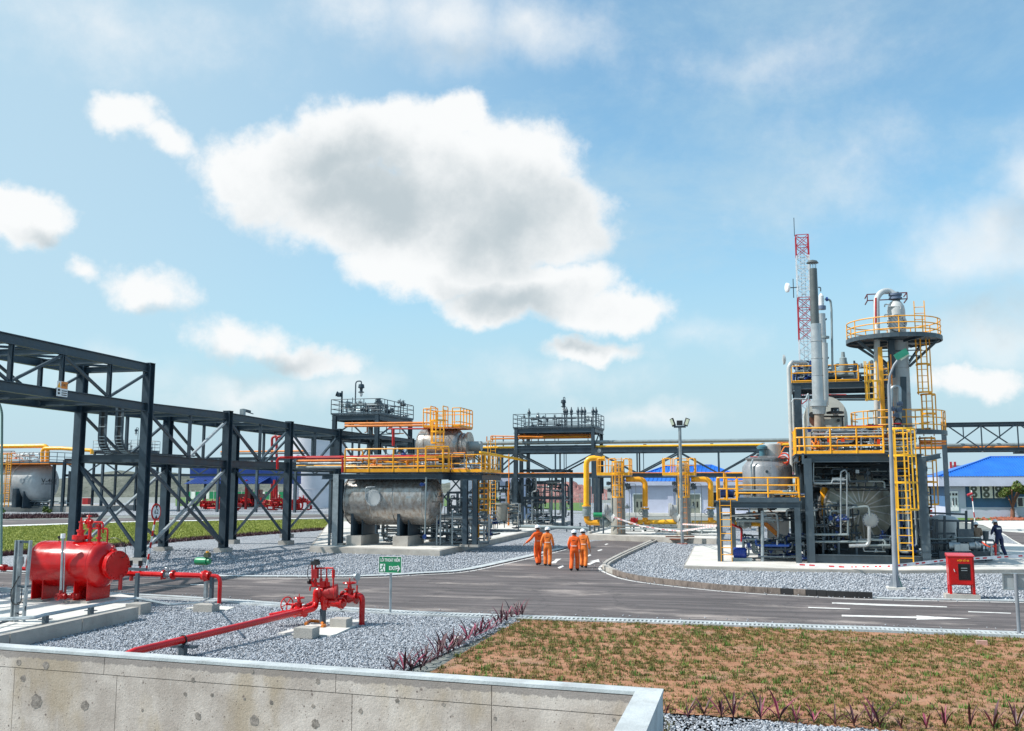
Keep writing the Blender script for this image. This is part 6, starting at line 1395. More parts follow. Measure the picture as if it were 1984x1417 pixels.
# second deck
zz = z2 + .2
part(md, 'upper_deck', STEEL, MB().prism([L0 - V * .3 + U * MD, R0 + V * .05 + U * MD, R0 + V * .05 + U * (MD + 3.4), L0 - V * .3 + U * (MD + 3.4)], zz, zz - .06))
for p, q in ((L0 + U * MD - V * .3, R0 + U * MD), (L0 + U * (MD + 3.2), R0 + U * (MD + 3.2)), (L0 + U * MD - V * .3, L0 + U * (MD + 3.2) - V * .3), (R0 + U * MD, R0 + U * (MD + 3.2))): H(md, STEEL2, at(p, z2), at(q, z2), .24, .36)
z3 = mp(1650, 768, MD).z
for p, q in ((L0 + U * MD, R0 + U * MD),): H(md, STEEL, at(p, z3) + U * .1, at(q, z3) + U * .1, .16, .2)
h2 = mp(1640, 707, MD).z - zz
railing(md, YEL, [at(L0 - V * .3 + U * (MD + 3.3), zz), at(L0 - V * .3 + U * MD, zz), at(R0 - V * 1.7 + U * MD, zz)], h2, .036, 1.3, (1, .58, .1), .1)
railing(md, YEL, [at(R0 - V * 1.2 + U * (MD + .2), zz), at(R0 + U * (MD + .2), zz), at(R0 + U * (MD + 3.3), zz)], h2, .03, .9, (1, .7, .35), .1)
# equipment on the upper deck
o = at(L0 + U * (MD + .4) + V * .2, zz + .05); pipe_maze(md, o, (5.0, 2.6, 1.2), 46, [STEEL2, STEEL, GREYP, GALV], 61, (.04, .09), .9)
o = at(L0 + U * (MD + .3) - V * .1, zz + .05); pipe_maze(md, o, (1.1, 2.4, 1.3), 18, [STEEL2, GALV, BLUE, GREYP], 62, (.04, .08), .9)
q = mp(1635, 728, MD + 1); part(md, 'relief_valve', GREYP, MB().lathe(at(q, zz + .5), Z, [(0, .1), (0, .25), (.1, .25), (.12, .17), (.5, .28), (.8, .2), (.95, .2), (1.0, .12), (1.3, .1)], 16)); P(md, GREYP, [mp(1604, 726, MD + 1), mp(1660, 726, MD + 1), at(mp(1660, 740, MD + 1), zz)], .17, 'pipe', 12)
for y, r_, m in ((771, .05, BLK), (775, .05, STEEL), (765, .035, REDD)): P(md, m, [mp(1596 if m is REDD else 1606, y, MD - .5), mp(1640 if m is REDD else 1720, y, MD - .5)], r_)
# under the lower deck: piping, with extra dark runs added to deepen the shade
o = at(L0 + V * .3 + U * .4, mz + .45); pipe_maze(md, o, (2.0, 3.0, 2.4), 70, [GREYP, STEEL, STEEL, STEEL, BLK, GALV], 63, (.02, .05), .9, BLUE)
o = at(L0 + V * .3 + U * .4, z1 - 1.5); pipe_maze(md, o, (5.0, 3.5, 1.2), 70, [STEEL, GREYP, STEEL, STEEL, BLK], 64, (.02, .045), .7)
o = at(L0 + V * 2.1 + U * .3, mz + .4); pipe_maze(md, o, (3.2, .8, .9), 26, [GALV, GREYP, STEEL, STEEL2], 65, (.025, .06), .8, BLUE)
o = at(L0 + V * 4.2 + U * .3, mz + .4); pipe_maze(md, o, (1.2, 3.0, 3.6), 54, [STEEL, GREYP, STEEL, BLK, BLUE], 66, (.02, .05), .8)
for a, c in (((1578, 1036), (1645, 1036)), ((1578, 1050), (1680, 1050)), ((1645, 1057), (1725, 1057)), ((1576, 937), (1612, 937))): P(md, GREYP, [mp(*a, .3), mp(*c, .3)], .055)
P(md, GALV, [mp(1629, 1035, .1), mp(1629, 915, .1), mp(1638, 910, .1), mp(1641, 918, .1), mp(1641, 1000, .1)], .035); P(md, GREYP, [mp(1643, 1034, .3), mp(1643, 984, .3), mp(1683, 981, .3), mp(1686, 1000, .3)], .05)
P(md, ALU, [mp(1684, 1020, .2), mp(1684, 1050, .2), mp(1680, 1057, .2), mp(1645, 1058, .2)], .085, 'pipe', 10); P(md, YEL, [mp(1596, 944, 2.4), mp(1600, 1000, 2.4)], .18, 'pipe', 12); P(md, GALV, [mp(1576, 897, .1), mp(1576, 936, .1), mp(1612, 937, .1), mp(1612, 930, .1), mp(1640, 930, .1)], .03)
part(md, 'junction_box', WHT, MB().box(mp(1624, 932, .6), .55, .2, .3)); part(md, 'junction_box', GALV, MB().box(mp(1661, 914, .6), .16, .12, .16))
for x, y in ((1624, 1008), (1632, 1006), (1640, 1006)): valve(md, mp(x, y, .3), V, Z, .045, BLUE)
for x in (1595, 1625, 1660): part(md, 'stand', STEEL, MB().bar(mp(x, 1078, .3), mp(x, 1040, .3), .09, .09))
# vessel with radial cladding on its end
rv = mp(1668, 985, 1.6); kk = 1850 / (rv - CAM).length; R_ = 60 / kk
ve = thing('reboiler_vessel', 'large dark clad vessel end with radial seams inside the process module', 'vessel', Vector((rv.x, rv.y, mz)))
ax = (U * .95 - V * .08).normalized()
dead = mat('olive_cladding', (.27, .28, .24), .36, .3, .3, 1.4, dirt=(.17, .11, .07), dirt_amt=.5, bump=.4, bscale=5)
part(ve, 'shell', dead, MB().lathe(rv + ax * .3, ax, [(-.25, .3), (-.22, R_ * .5), (-.14, R_ * .8), (0, R_), (6.2, R_), (6.4, R_ * .8), (6.5, .1)], 48))
sd, up_ = frame_of(ax)
for i in range(20):
    t = i * math.pi / 10 + .1; d_ = sd * math.cos(t) + up_ * math.sin(t)
    part(ve, 'radial_seam', ALU if i % 2 else PALE, (lambda q_: MB().bar(q_[0], q_[1], .05, .05, ax).bar(q_[1], q_[2], .05, .05, ax).bar(q_[2], q_[3], .05, .05, ax))([rv + ax * a_ + d_ * r_q for a_, r_q in ((.05, .32), (.08, R_ * .5), (.16, R_ * .8), (.27, R_ * .97))]))
mq = mp(1686, 1008, 1.3); part(ve, 'manway', PALE, MB().lathe(mq, -U, [(-.4, .3), (.1, .3), (.1, .36), (.2, .36), (.2, .34), (.24, .34), (.26, .30), (.30, .18), (.31, .02)], 28))
for i in range(16): t = i * math.pi / 8; q = mq + (V * math.cos(t) + Z * math.sin(t)) * .33; rod(ve, 'bolt', BLUE, q - U * .22, q - U * .28, .02)
part(ve, 'saddle', STEEL, MB().box(at(rv + ax * .9, (mz + rv.z) / 2 - .5), 2.6, .5, rv.z - mz - 1.0))
part(ve, 'shell_cladding', ALUR, MB().lathe(rv + ax * .5, ax, [(0, R_ + .02), (.02, R_ + .03), (2.2, R_ + .03), (2.21, R_ + .01)], 48))
# burner housing, stack
st_ = mp(1585, 790, 2.2)
BW_ = mat('rust_beige', (.30, .24, .19), .6, 0, .2)
stk = thing('exhaust_stack', 'tall two-tone metal exhaust stack with flat rain cap', 'stack', at(st_, z1 + .2))
def cylpx(par, name, m, xc, y0, y1, wpx, d, xc2=None, w2=None, n=20, caps=True):
    a, c = mp(xc, y0, d), mp(xc2 or xc, y1, d); k_ = (a - CAM).length / 1850; return part(par, name, m, MB().cyl(a, c, wpx / 2 * k_, (w2 or wpx) / 2 * k_, n))
cylpx(stk, 'lower_shell', ALU, 1585.5, 780, 628, 21, 2.2, 1580.5, 19); cylpx(stk, 'upper_shell', mat('grey_stack_paint', (.10, .115, .115), .5, .2, .1), 1579, 628, 521, 15.5, 2.2, 1575.5, 13.5); cylpx(stk, 'collar', ALU, 1586, 788, 777, 32, 2.2, 1586); cylpx(stk, 'boot', ALU, 1587, 803, 788, 22, 2.2, None, 25); cylpx(stk, 'throat', BW_, 1587, 832, 800, 17, 2.2)
for i in range(8): t = i * math.pi / 4; q = mp(1575, 515, 2.2) + (V * math.cos(t) + U * math.sin(t)) * .15; part(stk, 'cap_strut', ALU, MB().bar(q - Z * .2, q + Z * .18, .05, .02))
cylpx(stk, 'rain_cap', mat('grey_stack_paint'), 1574, 510, 506, 22, 2.2, 1574, 16); cylpx(stk, 'rain_cap', mat('grey_stack_paint'), 1574, 506, 504, 16, 2.2, 1574, 4)
for y in (662, 695, 728): q = mp(1583 + (y - 700) * .033, y, 2.2); part(stk, 'band', ALU, MB().torus(q, Z, 10.3 * (q - CAM).length / 1850, .014, 24, 4))
bh = thing('burner_housing', 'beige rounded burner housing and box with black frame on the lower deck', 'burner', mp(1612, 865, 3.0)); BW = mat('cream_sheet', (.50, .49, .44), .5, 0, .08, 2, dirt=(.4, .3, .2), dirt_amt=.3)
q = mp(1606, 862, 4.2); a_ = mp(1637, 862, 4.2); Rb = 38 * (q - CAM).length / 1850; q = mp(1600, 808, 4.2)
hb = [q + V * Rb * math.cos(math.pi * i / 16) + Z * Rb * math.sin(math.pi * i / 16) for i in range(17)]; hb += [at(hb[-1], z1 + .25), at(hb[0], z1 + .25)]; part(bh, 'housing', BW, MB().wall(hb, U, 1.6))
part(bh, 'box', BW, MB().prism([at(mp(1587, 845, 2.9), 0), at(mp(1635, 845, 2.9), 0), at(mp(1635, 845, 2.9), 0) + U * 1.1, at(mp(1587, 845, 2.9), 0) + U * 1.1], mp(1610, 808, 2.9).z, z1 + .25)); fb_ = MB()
for x in (1586, 1634): fb_.bar(at(mp(x, 845, 2.8), z1 + .25), at(mp(x, 845, 2.8), mp(1610, 807, 2.8).z), .07)
fb_.bar(mp(1585, 807, 2.8), mp(1636, 807, 2.8), .08); part(bh, 'frame', BLK, fb_); part(bh, 'blower', BLK, MB().lathe(mp(1618, 802, 2.6), Z, [(0, .42), (.1, .42), (.14, .2), (.3, .2)], 16)); part(bh, 'blower', PALE, MB().cyl(mp(1614, 798, 2.6), mp(1624, 798, 2.6), .2)); part(bh, 'port', mat('rust_brown', (.14, .06, .04), .6), MB().cyl(mp(1584, 812, 2.6), mp(1581, 815, 2.4), .35, n=18)); part(bh, 'gauge', BLK, MB().lathe(mp(1573, 804, 2.4), -U, [(0, .02), (0, .14), (.1, .14), (.1, .02)], 16))
part(bh, 'dial', BLK, MB().lathe(mp(1624, 815, 2.8), -U, [(0, .02), (0, .08), (.1, .08), (.1, .02)], 12))
# insulated column behind the stack
ic = thing('insulated_column', 'slim aluminium clad column standing just behind the exhaust stack', 'column', at(mp(1600, 780, 4), z1))
cylpx(ic, 'shell', PALE, 1597.5, 785, 665, 15, 3.6, 1596, 14); cylpx(ic, 'shell', ALU, 1594, 665, 608, 13, 3.6, 1592.5, 12); cylpx(ic, 'cap', WHT, 1591.5, 600, 574, 10, 3.6, 1591, 9); cylpx(ic, 'cap', WHT, 1591, 574, 569, 9, 3.6, 1591, 3); cylpx(ic, 'flange', mat('blue_grey_bolts', (.12, .16, .24), .5), 1592, 600, 593, 15, 3.6, 1592, 15); cylpx(ic, 'flange', GREYP, 1597, 656, 652, 18, 3.6)
P(ic, STEEL2, [mp(1590, 565, 3.6), mp(1590, 557, 3.6), mp(1585, 557, 3.6)], .03); P(ic, GREYP, [mp(1598, 580, 3.6), mp(1609, 581, 3.6), mp(1611, 600, 3.6), mp(1613, 718, 3.6)], .055, 'vent_pipe', 10); part(ic, 'flange', BLUE, MB().lathe(mp(1600, 580, 3.6), V, [(0, .02), (0, .11), (.1, .11), (.1, .02)], 12))
for x, y in ((1600, 620), (1604, 695), (1605, 712)): P(ic, STEEL2, [mp(x - 3, y, 3.6), mp(x + 1, y, 3.6), mp(x + 1, y - 3, 3.6)], .03)
# deck level skid equipment
eq = thing('deck_equipment', 'tangle of regulators, red solenoids and pipes behind the yellow rail of the lower deck', 'piping', at(mp(1650, 870, 1), z1 + .2))
pipe_maze(eq, at(mp(1578, 878, .6), z1 + .3), (4.6, 2.2, 1.25), 64, [GALV, GREYP, STEEL, BLK, ALU, ORG], 71, (.02, .055), .9)
for x, y in ((1606, 853), (1633, 852), (1702, 856)): part(eq, 'solenoid', mat('orange_red', (.75, .06, .01), .4), MB().box(mp(x, y, .6), .14, .14, .22))
P(eq, ALU, [mp(1573, 842, .5), mp(1716, 840, .5)], .05, 'pipe', 8); P(eq, REDD, [mp(1640, 826, 1.4), mp(1712, 826, 1.4)], .035)
pipe_maze(eq, at(mp(1640, 846, 3), z1 + .9), (2.6, 1.6, .9), 26, [REDD, BLK, STEEL, GALV, ORG], 72, (.03, .06), .9)
# tall tower with ring platforms
twp = mp(1733, 900, 6.4); tw = thing('stripping_column', 'tall grey column vessel with ring platform, gooseneck pipe and manway near its top', 'column', at(twp, mz)); kt = (twp - CAM).length / 1850
TD = 6.4
def tp3(x, y, d=0): return mp(x, y, TD + d)
zb_, zt = mz, tp3(1729, 585).z; r0, r1 = 17.5 * kt, 15.5 * kt; zr = tp3(1733, 660).z
def tcx(z): return at(tp3(1739, 660), z)
def tcr(z): return at(tp3(1731, 660), z)
H(tw, STEEL, at(tp3(1727, 700, -.8), z2), at(tp3(1727, 665, -.8), zr - .1), .3, .3, 'post', U)
part(tw, 'lower_shell', LGREY, MB().cyl(tcx(mz), tcx(zr + .1), r0, r0, 32)); part(tw, 'upper_shell', PALE, MB().lathe(tcx(zr - .1), Z, [(0, r1), (zt - zr - .4, r1), (zt - zr - .15, r1 * .9), (zt - zr + .08, r1 * .6), (zt - zr + .18, .1)], 32))
for y in (665, 690, 715, 740, 765): part(tw, 'seam_band', LGREY, MB().torus(tcx(tp3(1731, y).z), Z, r0 + .004, .012, 32, 4))
part(tw, 'top_flange', mat('blue_grey_bolts'), MB().lathe(tcx(zt + .12), Z, [(0, .2), (0, .34), (.1, .34), (.1, .28), (.2, .28), (.2, .34), (.3, .34), (.3, .1)], 20)); part(tw, 'manway', LGREY, MB().lathe(tp3(1736, 627, -r1 - .0) + U * .2, -U + V * .15, [(0, .36), (.25, .36), (.25, .46), (.34, .46), (.34, .44), (.36, .44), (.36, .46), (.45, .46), (.45, .1)], 30))
mq = tp3(1736, 627, -r1 - .3)
for i in range(18): t = i * math.pi / 9; q = mq + (V * math.cos(t) + Z * math.sin(t)) * .42; rod(tw, 'bolt', BLK, q + U * .04, q - U * .1, .028)
P(tw, PALE, [tp3(1699, 900, -.8), tp3(1699, 640, -.8), tp3(1698, 580, -.5), tp3(1706, 566, -.3), tp3(1722, 563, 0), at(tcx(0), tp3(1730, 572).z), at(tcx(0), zt + .35)], .155, 'gooseneck_pipe', 14, .75)
P(tw, REDD, [tp3(1697, 628, -1.0), tp3(1697, 577, -1.0)], .05)
for x, y in ((1714, 590), (1714, 610), (1745, 594), (1747, 612), (1748, 625), (1749, 634)): P(tw, PALE, [tp3(1722, y, -.4), tp3(x, y, -.4), tp3(x, y + 5, -.4)], .035)
fr3 = MB(); z_t = tp3(1740, 568).z; z_l = tp3(1740, 580).z
cA, cB = tp3(1680, 570), tp3(1757, 568)
for z in (z_t, z_l): fr3.bar(at(cA, z), at(cB, z), .05); fr3.bar(at(cA, z) + U * .0, at(cA, z) + U * 1.2, .05); fr3.bar(at(cB, z), at(cB, z) + U * 1.2, .05)
fr3.bar(at(cA, z_t), at(cA, z_l), .05).bar(at(cB, z_t), at(cB, z_l), .05).bar(at(tp3(1692, 570), z_l), at(tp3(1692, 570), zr), .05); part(tw, 'sunshade_frame', mat('maroon_paint', (.12, .02, .03), .5), fr3)
q = tp3(1739, 575); part(tw, 'relief_valve', STEEL2, MB().lathe(at(q, z_l - .3), Z, [(0, .06), (.2, .06), (.2, .12), (.3, .12), (.4, .18), (.5, .1), (.7, .06)], 10)); fr4 = MB(); z_4 = tp3(1731, 683).z
for s in (-1, 1): fr4.bar(at(tcx(0), z_4) + V * 1.1 * s, at(tcx(0), z_4 - .3) + V * 1.1 * s, .05)
fr4.bar(at(tcx(0), z_4) - V * 1.1 - U * .6, at(tcx(0), z_4) + V * 1.1 - U * .6, .05).bar(at(tcx(0), z_4 - .3) - V * 1.1 - U * .6, at(tcx(0), z_4 - .3) + V * 1.1 - U * .6, .05); part(tw, 'bracket_frame', STEEL, fr4)
def ring_platform(par, c, ri, ro, z, m, rh, seg=36, a0=0, a1=2 * math.pi, thick=.22):
    n = seg; full = a1 - a0 > 6.2; ang = [a0 + (a1 - a0) * i / n for i in range(n + 1)]; P_ = lambda r, t, zz: at(c, zz) + (V * math.cos(t) - U * math.sin(t)) * r
    b = MB()
    for i in range(n):
        t, t2 = ang[i], ang[i + 1]
        b.add([P_(ri, t, z), P_(ro, t, z), P_(ro, t2, z), P_(ri, t2, z), P_(ri, t, z - .05), P_(ro, t, z - .05), P_(ro, t2, z - .05), P_(ri, t2, z - .05)], [(0, 3, 2, 1), (4, 5, 6, 7), (0, 1, 5, 4), (2, 3, 7, 6)])
    part(par, 'deck_plate', STEEL, b)
    b = MB()
    for i in range(n): b.bar(P_(ro, ang[i], z - .02), P_(ro, ang[i + 1], z - .02), .06, thick, Z)
    part(par, 'edge_channel', m, b)
    b = MB()
    for f in (1, .66, .33):
        q = [P_(ro - .04, t, z + rh * f) for t in ang]; b.pipe(q if not full else q[:-1] + [q[0]], .03, 6, .05, 1)
    ra = part(par, 'railing', YEL, b)
    for i in range(0, n, 3): q = P_(ro - .04, ang[i], z); rod(ra, 'post', YEL, q, q + Z * rh, .03)
    return ra
ro = 81 * kt; ring_platform(tw, tcr(0), r0 * .7, ro, zr + .0, STEEL2, tp3(1730, 622).z - zr - .12, 36)
for t in (.3, 2.6, 3.9, 5.5):
    d_ = V * math.cos(t) - U * math.sin(t); B(tw, STEEL2, at(tcr(0) + d_ * ro * .93, zr - .12), at(tcx(0) + d_ * r0, tp3(1731, 712).z), .1, .12)
for t in range(6): d_ = V * math.cos(t * math.pi / 3) - U * math.sin(t * math.pi / 3); B(tw, STEEL, at(tcx(0) + d_ * r0, zr - .1), at(tcr(0) + d_ * ro * .98, zr - .1), .08, .12)
zr2 = tp3(1780, 840).z; ring_platform(tw, tcr(0), r0 + .03, 80 * kt, zr2, STEEL2, 1.1, 36, -.1, math.pi * 1.2)
ring_platform(tw, tcr(0), r0 + .03, 66 * kt, tp3(1731, 832).z + .02, STEEL2, 1.05, 24, math.pi * 1.25, math.pi * 1.85)
# ladder with cage on the far side of the ring platform, in three flights
def flight(x, y0, y1, yc0, yc1, d, w=.5, m=ORG, lab='', side=1, cw=.36):
    q = tp3(x, y0, d); t = thing('caged_ladder', lab, 'ladder', at(q, tp3(x, y0, d).z), 'caged ladders on the column')
    ladder(t, m, at(q, tp3(x, y0, d).z), at(q, tp3(x, y1, d).z), w, V, -U, (tp3(x, yc0, d).z, tp3(x, yc1, d).z), rr=.018, sr=.045, hoop_step=1.3, cw=cw, nstr=4); return t
flight(1790, 765, 583, 762, 655, 0, .5, YEL, 'top caged ladder reaching past the ring platform of the tall column')
flight(1800, 845, 764, 840, 766, .2, .5, YEL, 'middle caged ladder of the tall column between the two ring platforms')
flight(1806, 1085, 845, 977, 850, .2, .55, YEL, 'lowest caged ladder of the tall column beside the rack post', cw=.4)
# orange riser post with a small cage basket
po = thing('ladder_mast', 'thick orange ladder mast with drop cage rising past the upper deck', 'ladder', at(mp(1712, 880, 5), z1 + .2)); q0, q1 = mp(1709, 876, 5), mp(1703, 673, 5); q1 = at(mp(1706, 700, 5), q1.z); q0 = at(q1, q0.z)
part(po, 'mast', YEL, MB().bar(q0, q1, .21, .14, U)); part(po, 'mast', ORG, MB().bar(q0 + V * .5, at(q1 + V * .5, q1.z - .4), .06, .06)); zc0, zc1 = mp(1690, 776, 5).z, mp(1690, 741, 5).z
lc_ = mp(1690, 760, 5); ladder(po, YELL, at(lc_, zc0), at(lc_, mp(1690, 700, 5).z), .5, V, -U, (zc0, zc1), rr=.018, sr=.05, hoop_step=.9, cw=.38)
bb = MB()
for x, y0, y1 in ((1676, 742, 700), (1686, 742, 700), (1722, 735, 700)): a = mp(x, y0, 5); bb.bar(a, at(a, mp(x, y1, 5).z), .05)
part(po, 'gate_rail', YELL, bb)
# thick pipework loop beside the column (in front)
lo = thing('level_loop', 'pale looped pipe with dark valves between the column and the lamp post', 'piping', at(mp(1735, 850, 4), z1)); P(lo, GALV, [mp(1727, 790, 4), mp(1727, 750, 4), mp(1743, 748, 4), mp(1743, 780, 4)], .09, 'pipe', 10, .35); P(lo, GREYP, [mp(1741, 860, 4), mp(1741, 790, 4)], .15, 'pipe', 12)
for x, y in ((1729, 793), (1743, 783), (1742, 795), (1736, 805)): valve(lo, mp(x, y, 3.9), V, -U, .06, mat('blue_grey_bolts'))
part(lo, 'gauge', BLK, MB().torus(mp(1740, 817, 3.8), U, .16, .04, 16, 6)); P(lo, GREYP, [mp(1742, 900, 4), mp(1742, 830, 4)], .17, 'vessel', 12)
H(lo, STEEL, at(mp(1750, 880, 6), z1), at(mp(1750, 740, 6), z2 + .05), .3, .3, 'column', U)
# caged ladder at the module front
lq = at(mp(1757, 1092, -.75), mz); fl3 = thing('caged_ladder', 'big bright yellow caged ladder on the front of the process module', 'ladder', lq)
ztop = mp(1757, 832, -.75).z; ladder(fl3, YELL, lq + U * .2, at(lq + U * .2, ztop - .1), .62, V, -U, (mp(1757, 987, -.75).z, ztop), rr=.02, sr=.045, hoop_step=1.05, cw=.57, nstr=5)
bk = MB(); bk.bar(at(lq - V * .28 + U * .1, mp(1757, 990, -.7).z), at(lq - V * .28 + U * .1, ztop), .1, .06, U); part(fl3, 'stringer', YELL, bk)
for z in (z1 + .3, z1 + 1.2): a = at(lq + V * .45 + U * .2, z); part(fl3, 'handrail', YELL, MB().pipe([a, a + U * 1.5, a + U * 1.5 - V * .8], .03, 6))
pipe_maze(md, at(mp(1745, 1080, .2), mz + .4), (1.0, .5, 4.2), 18, [GREYP, GALV, BLUE, STEEL2], 73, (.03, .06), .8, BLUE)
# pipes on the outer side of the module
so_ = thing('downcomer_pipes', 'pale vertical pipes running down outside the module beside the round tank', 'pipe', at(mp(1538, 900, 4), z1))
SP = 4.0
P(so_, PALE, [mp(1560, 703, SP + 4), mp(1534, 702, SP), mp(1528, 712, SP), mp(1535, 915, SP)], .11, 'pipe', 12, .45); P(so_, mat('plum_pipe', (.22, .12, .16), .45), [mp(1534, 780, SP + .3), mp(1538, 920, SP + .3)], .10, 'pipe', 10); P(so_, PALE, [mp(1536, 775, SP - .3), mp(1541, 920, SP - .3)], .05, 'pipe', 8); P(so_, GALV, [mp(1534, 779, SP - .3), mp(1537, 773, SP - .3), mp(1562, 774, SP - .3), mp(1566, 760, SP - .3), mp(1567, 835, SP - .3)], .045, 'pipe', 8)
valve(so_, mp(1568, 832, SP - .3), Z, -U, .06, BLUE)
part(so_, 'dish_cap', PALE, MB().lathe(mp(1523, 697, SP + 2), -V, [(0, .05), (.05, .25), (.15, .28), (.2, .02)], 16)); pipe_maze(so_, mp(1545, 740, 9), (1.3, 1.4, 1.3), 16, [STEEL2, GALV, BLUE, GREYP], 75, (.04, .07), .9)
P(so_, YEL, [mp(1549, 895, 2), mp(1549, 850, 2)], .04, 'post')
for (x0, y0, x1, y1) in ((1505, 866, 1528, 858), (1510, 875, 1530, 866), (1497, 868, 1520, 858)): P(so_, ORG, [mp(x0, y0 + 10, 3.4), mp(x0 + 10, y1, 3.4), mp(x1, y1, 3.4)], .035, 'handrail')
# ================================================================ ROUND TANK SKID
KP = Pl(G(1392, 1088, mz), 'V')
def kp_(x, y, d=0): return KP.pt(x, y, d)
tk = thing('tank_platform', 'low steel platform with yellow railings carrying the round grey tank', 'platform', at(kp_(1470, 1085), mz))
ka, kc = at(kp_(1389, 1000), 0), at(kp_(1550, 1000), 0); kz = kp_(1470, 979).z; KD_ = 4.2
for p in (ka + V * .12, kc - V * .12, ka + V * .6 + U * KD_, kc - V * .2 + U * KD_, ka + V * 2.0 + U * KD_): H(tk, STEEL2, at(p, mz), at(p, kz - .1), .26, .26, 'column', U)
for p, q in ((ka, kc), (ka, ka + U * KD_), (kc, kc + U * KD_), (ka + U * KD_, kc + U * KD_)): H(tk, STEEL2, at(p, kz), at(q, kz), .2, .28)
part(tk, 'deck', STEEL2, MB().prism([ka - V * .1 - U * .12, kc + V * .1 - U * .12, kc + V * .1 + U * KD_, ka - V * .1 + U * KD_], kz + .2, kz + .14)); part(tk, 'toe_plate', STEEL2, MB().bar(at(ka + V * 1.0 - U * .13, kz + .25), at(kc - U * .13, kz + .25), .02, .22, Z))
kh = kp_(1470, 926).z - kz - .2
railing(tk, YEL, [at(ka + V * .05 + U * 2.0, kz + .2), at(ka + V * .05 - U * .05, kz + .2), at(ka + V * .95 - U * .05, kz + .2)], kh, .042, .45, (1, .52, .06), 0); railing(tk, YEL, [at(ka + V * 1.0 - U * .08, kz + .2), at(kc - U * .08, kz + .2), at(kc + U * KD_, kz + .2)], kh, .036, 1.6, (1, .68, .34), 0)
railing(tk, YEL, [at(ka + V * .3 + U * 2.0, kz + .2), at(ka + V * .3 + U * KD_, kz + .2), at(ka + V * 1.4 + U * KD_, kz + .2)], kh * 1.25, .034, 1.0, (1, .7, .4), 0)
for x, dd in ((1404, -.3),): lq = at(kp_(1408, 1085, -.12), mz); ladder(tk, YEL, lq, at(lq, kz + .3), .5, V, -U, None, rr=.02, sr=.03)
tc2 = kp_(1487, 930, 2.1); kk = (tc2 - CAM).length / 1850; R_ = 45 * kk
rt = thing('round_tank', 'stout grey round tank with dished top and red hose coil on the yellow railed platform', 'tank', at(tc2, kz + .2)); zs, ze_, zt = kz + .35, kp_(1487, 905, 2.1).z, kp_(1487, 891, 2.1).z
GT = mat('satin_steel', (.30, .30, .31), .3, .5, .12, 1.6, dirt=(.2, .19, .17), dirt_amt=.3)
part(rt, 'shell', GT, MB().lathe(at(tc2, zs), Z, [(0, R_ * .5), (0, R_ * .98), (.1, R_), (ze_ - zs, R_), (ze_ - zs + .12, R_ * .93), (zt - zs - .06, R_ * .80), (zt - zs, R_ * .80)], 48)); part(rt, 'lid', GT, MB().lathe(at(tc2, zt), Z, [(0, R_ * .86), (.07, R_ * .86), (.07, R_ * .8), (.16, R_ * .7), (.2, .1)], 40)); part(rt, 'hatch', PALE, MB().lathe(at(tc2 + V * .25 + U * .3, zt + .14), Z, [(0, .45), (.62, .45), (.66, .4), (.66, .1)], 24)); part(rt, 'vent', mat('teal_paint', (.05, .14, .18), .4), MB().lathe(at(tc2 - V * .2 - U * .3, zt + .14), Z, [(0, .16), (.35, .16), (.38, .26), (.5, .26), (.6, .1)], 14))
part(rt, 'seam_band', GT, MB().torus(at(tc2, kp_(1487, 949, 2.1).z), Z, R_ + .005, .015, 48, 4)); ladder(rt, GALV, at(tc2 - U * (R_ + .2) + V * .35 * 0, kz + .3), at(tc2 - U * (R_ + .2), zt), .38, V, -U, None, rr=.012, sr=.02); q = at(tc2 - V * .75 - U * R_ * .9, 0); P(rt, GALV, [at(q, kz + .3), at(q, ze_ + .1), at(q, zt) + V * .1], .05)
hq = at(tc2 + V * .82 - U * .75, zt + .05); hr_ = MB(); hr_.torus(hq, (U + V * .4), .24, .035, 24, 6).torus(hq - V * .06 - Z * .12, (U + V * .3 + Z * .6), .26, .03, 24, 6); hr_.pipe([hq, hq - V * .7 + Z * .05, hq - V * 1.6 + Z * .08], .02, 6)
single('hose_coil', 'coiled red hose hanging on the rim of the round grey tank', 'hose', hq, mat('red_hose', (.62, .05, .02), .4), hr_)
for x, y in ((1465, 880), (1478, 878), (1512, 880)): P(rt, GALV, [at(kp_(x, 889, 2), zt), kp_(x, y, 2), kp_(x + 6, y, 2)], .03)
part(rt, 'gauge', STEEL, MB().lathe(at(tc2 + V * -.02 - U * R_, kp_(1480, 914, 1).z), -U, [(0, .02), (0, .07), (.04, .07), (.04, .03)], 14))
mt = at(kp_(1411, 958, .4), kz + .55); part(tk, 'motor', BLUE, MB().lathe(mt - V * .15, V, [(0, .05), (0, .2), (.4, .2), (.4, .05)], 14)); part(tk, 'motor', BLUE, MB().lathe(mt - V * .35 - U * .2, V, [(0, .05), (0, .2), (.3, .2), (.3, .05)], 14)); pipe_maze(tk, at(kp_(1420, 968, .3), kz + .25), (3.5, 1.0, .5), 16, [BLK, GREYP, BLUE, YEL], 81, (.03, .06), .8)
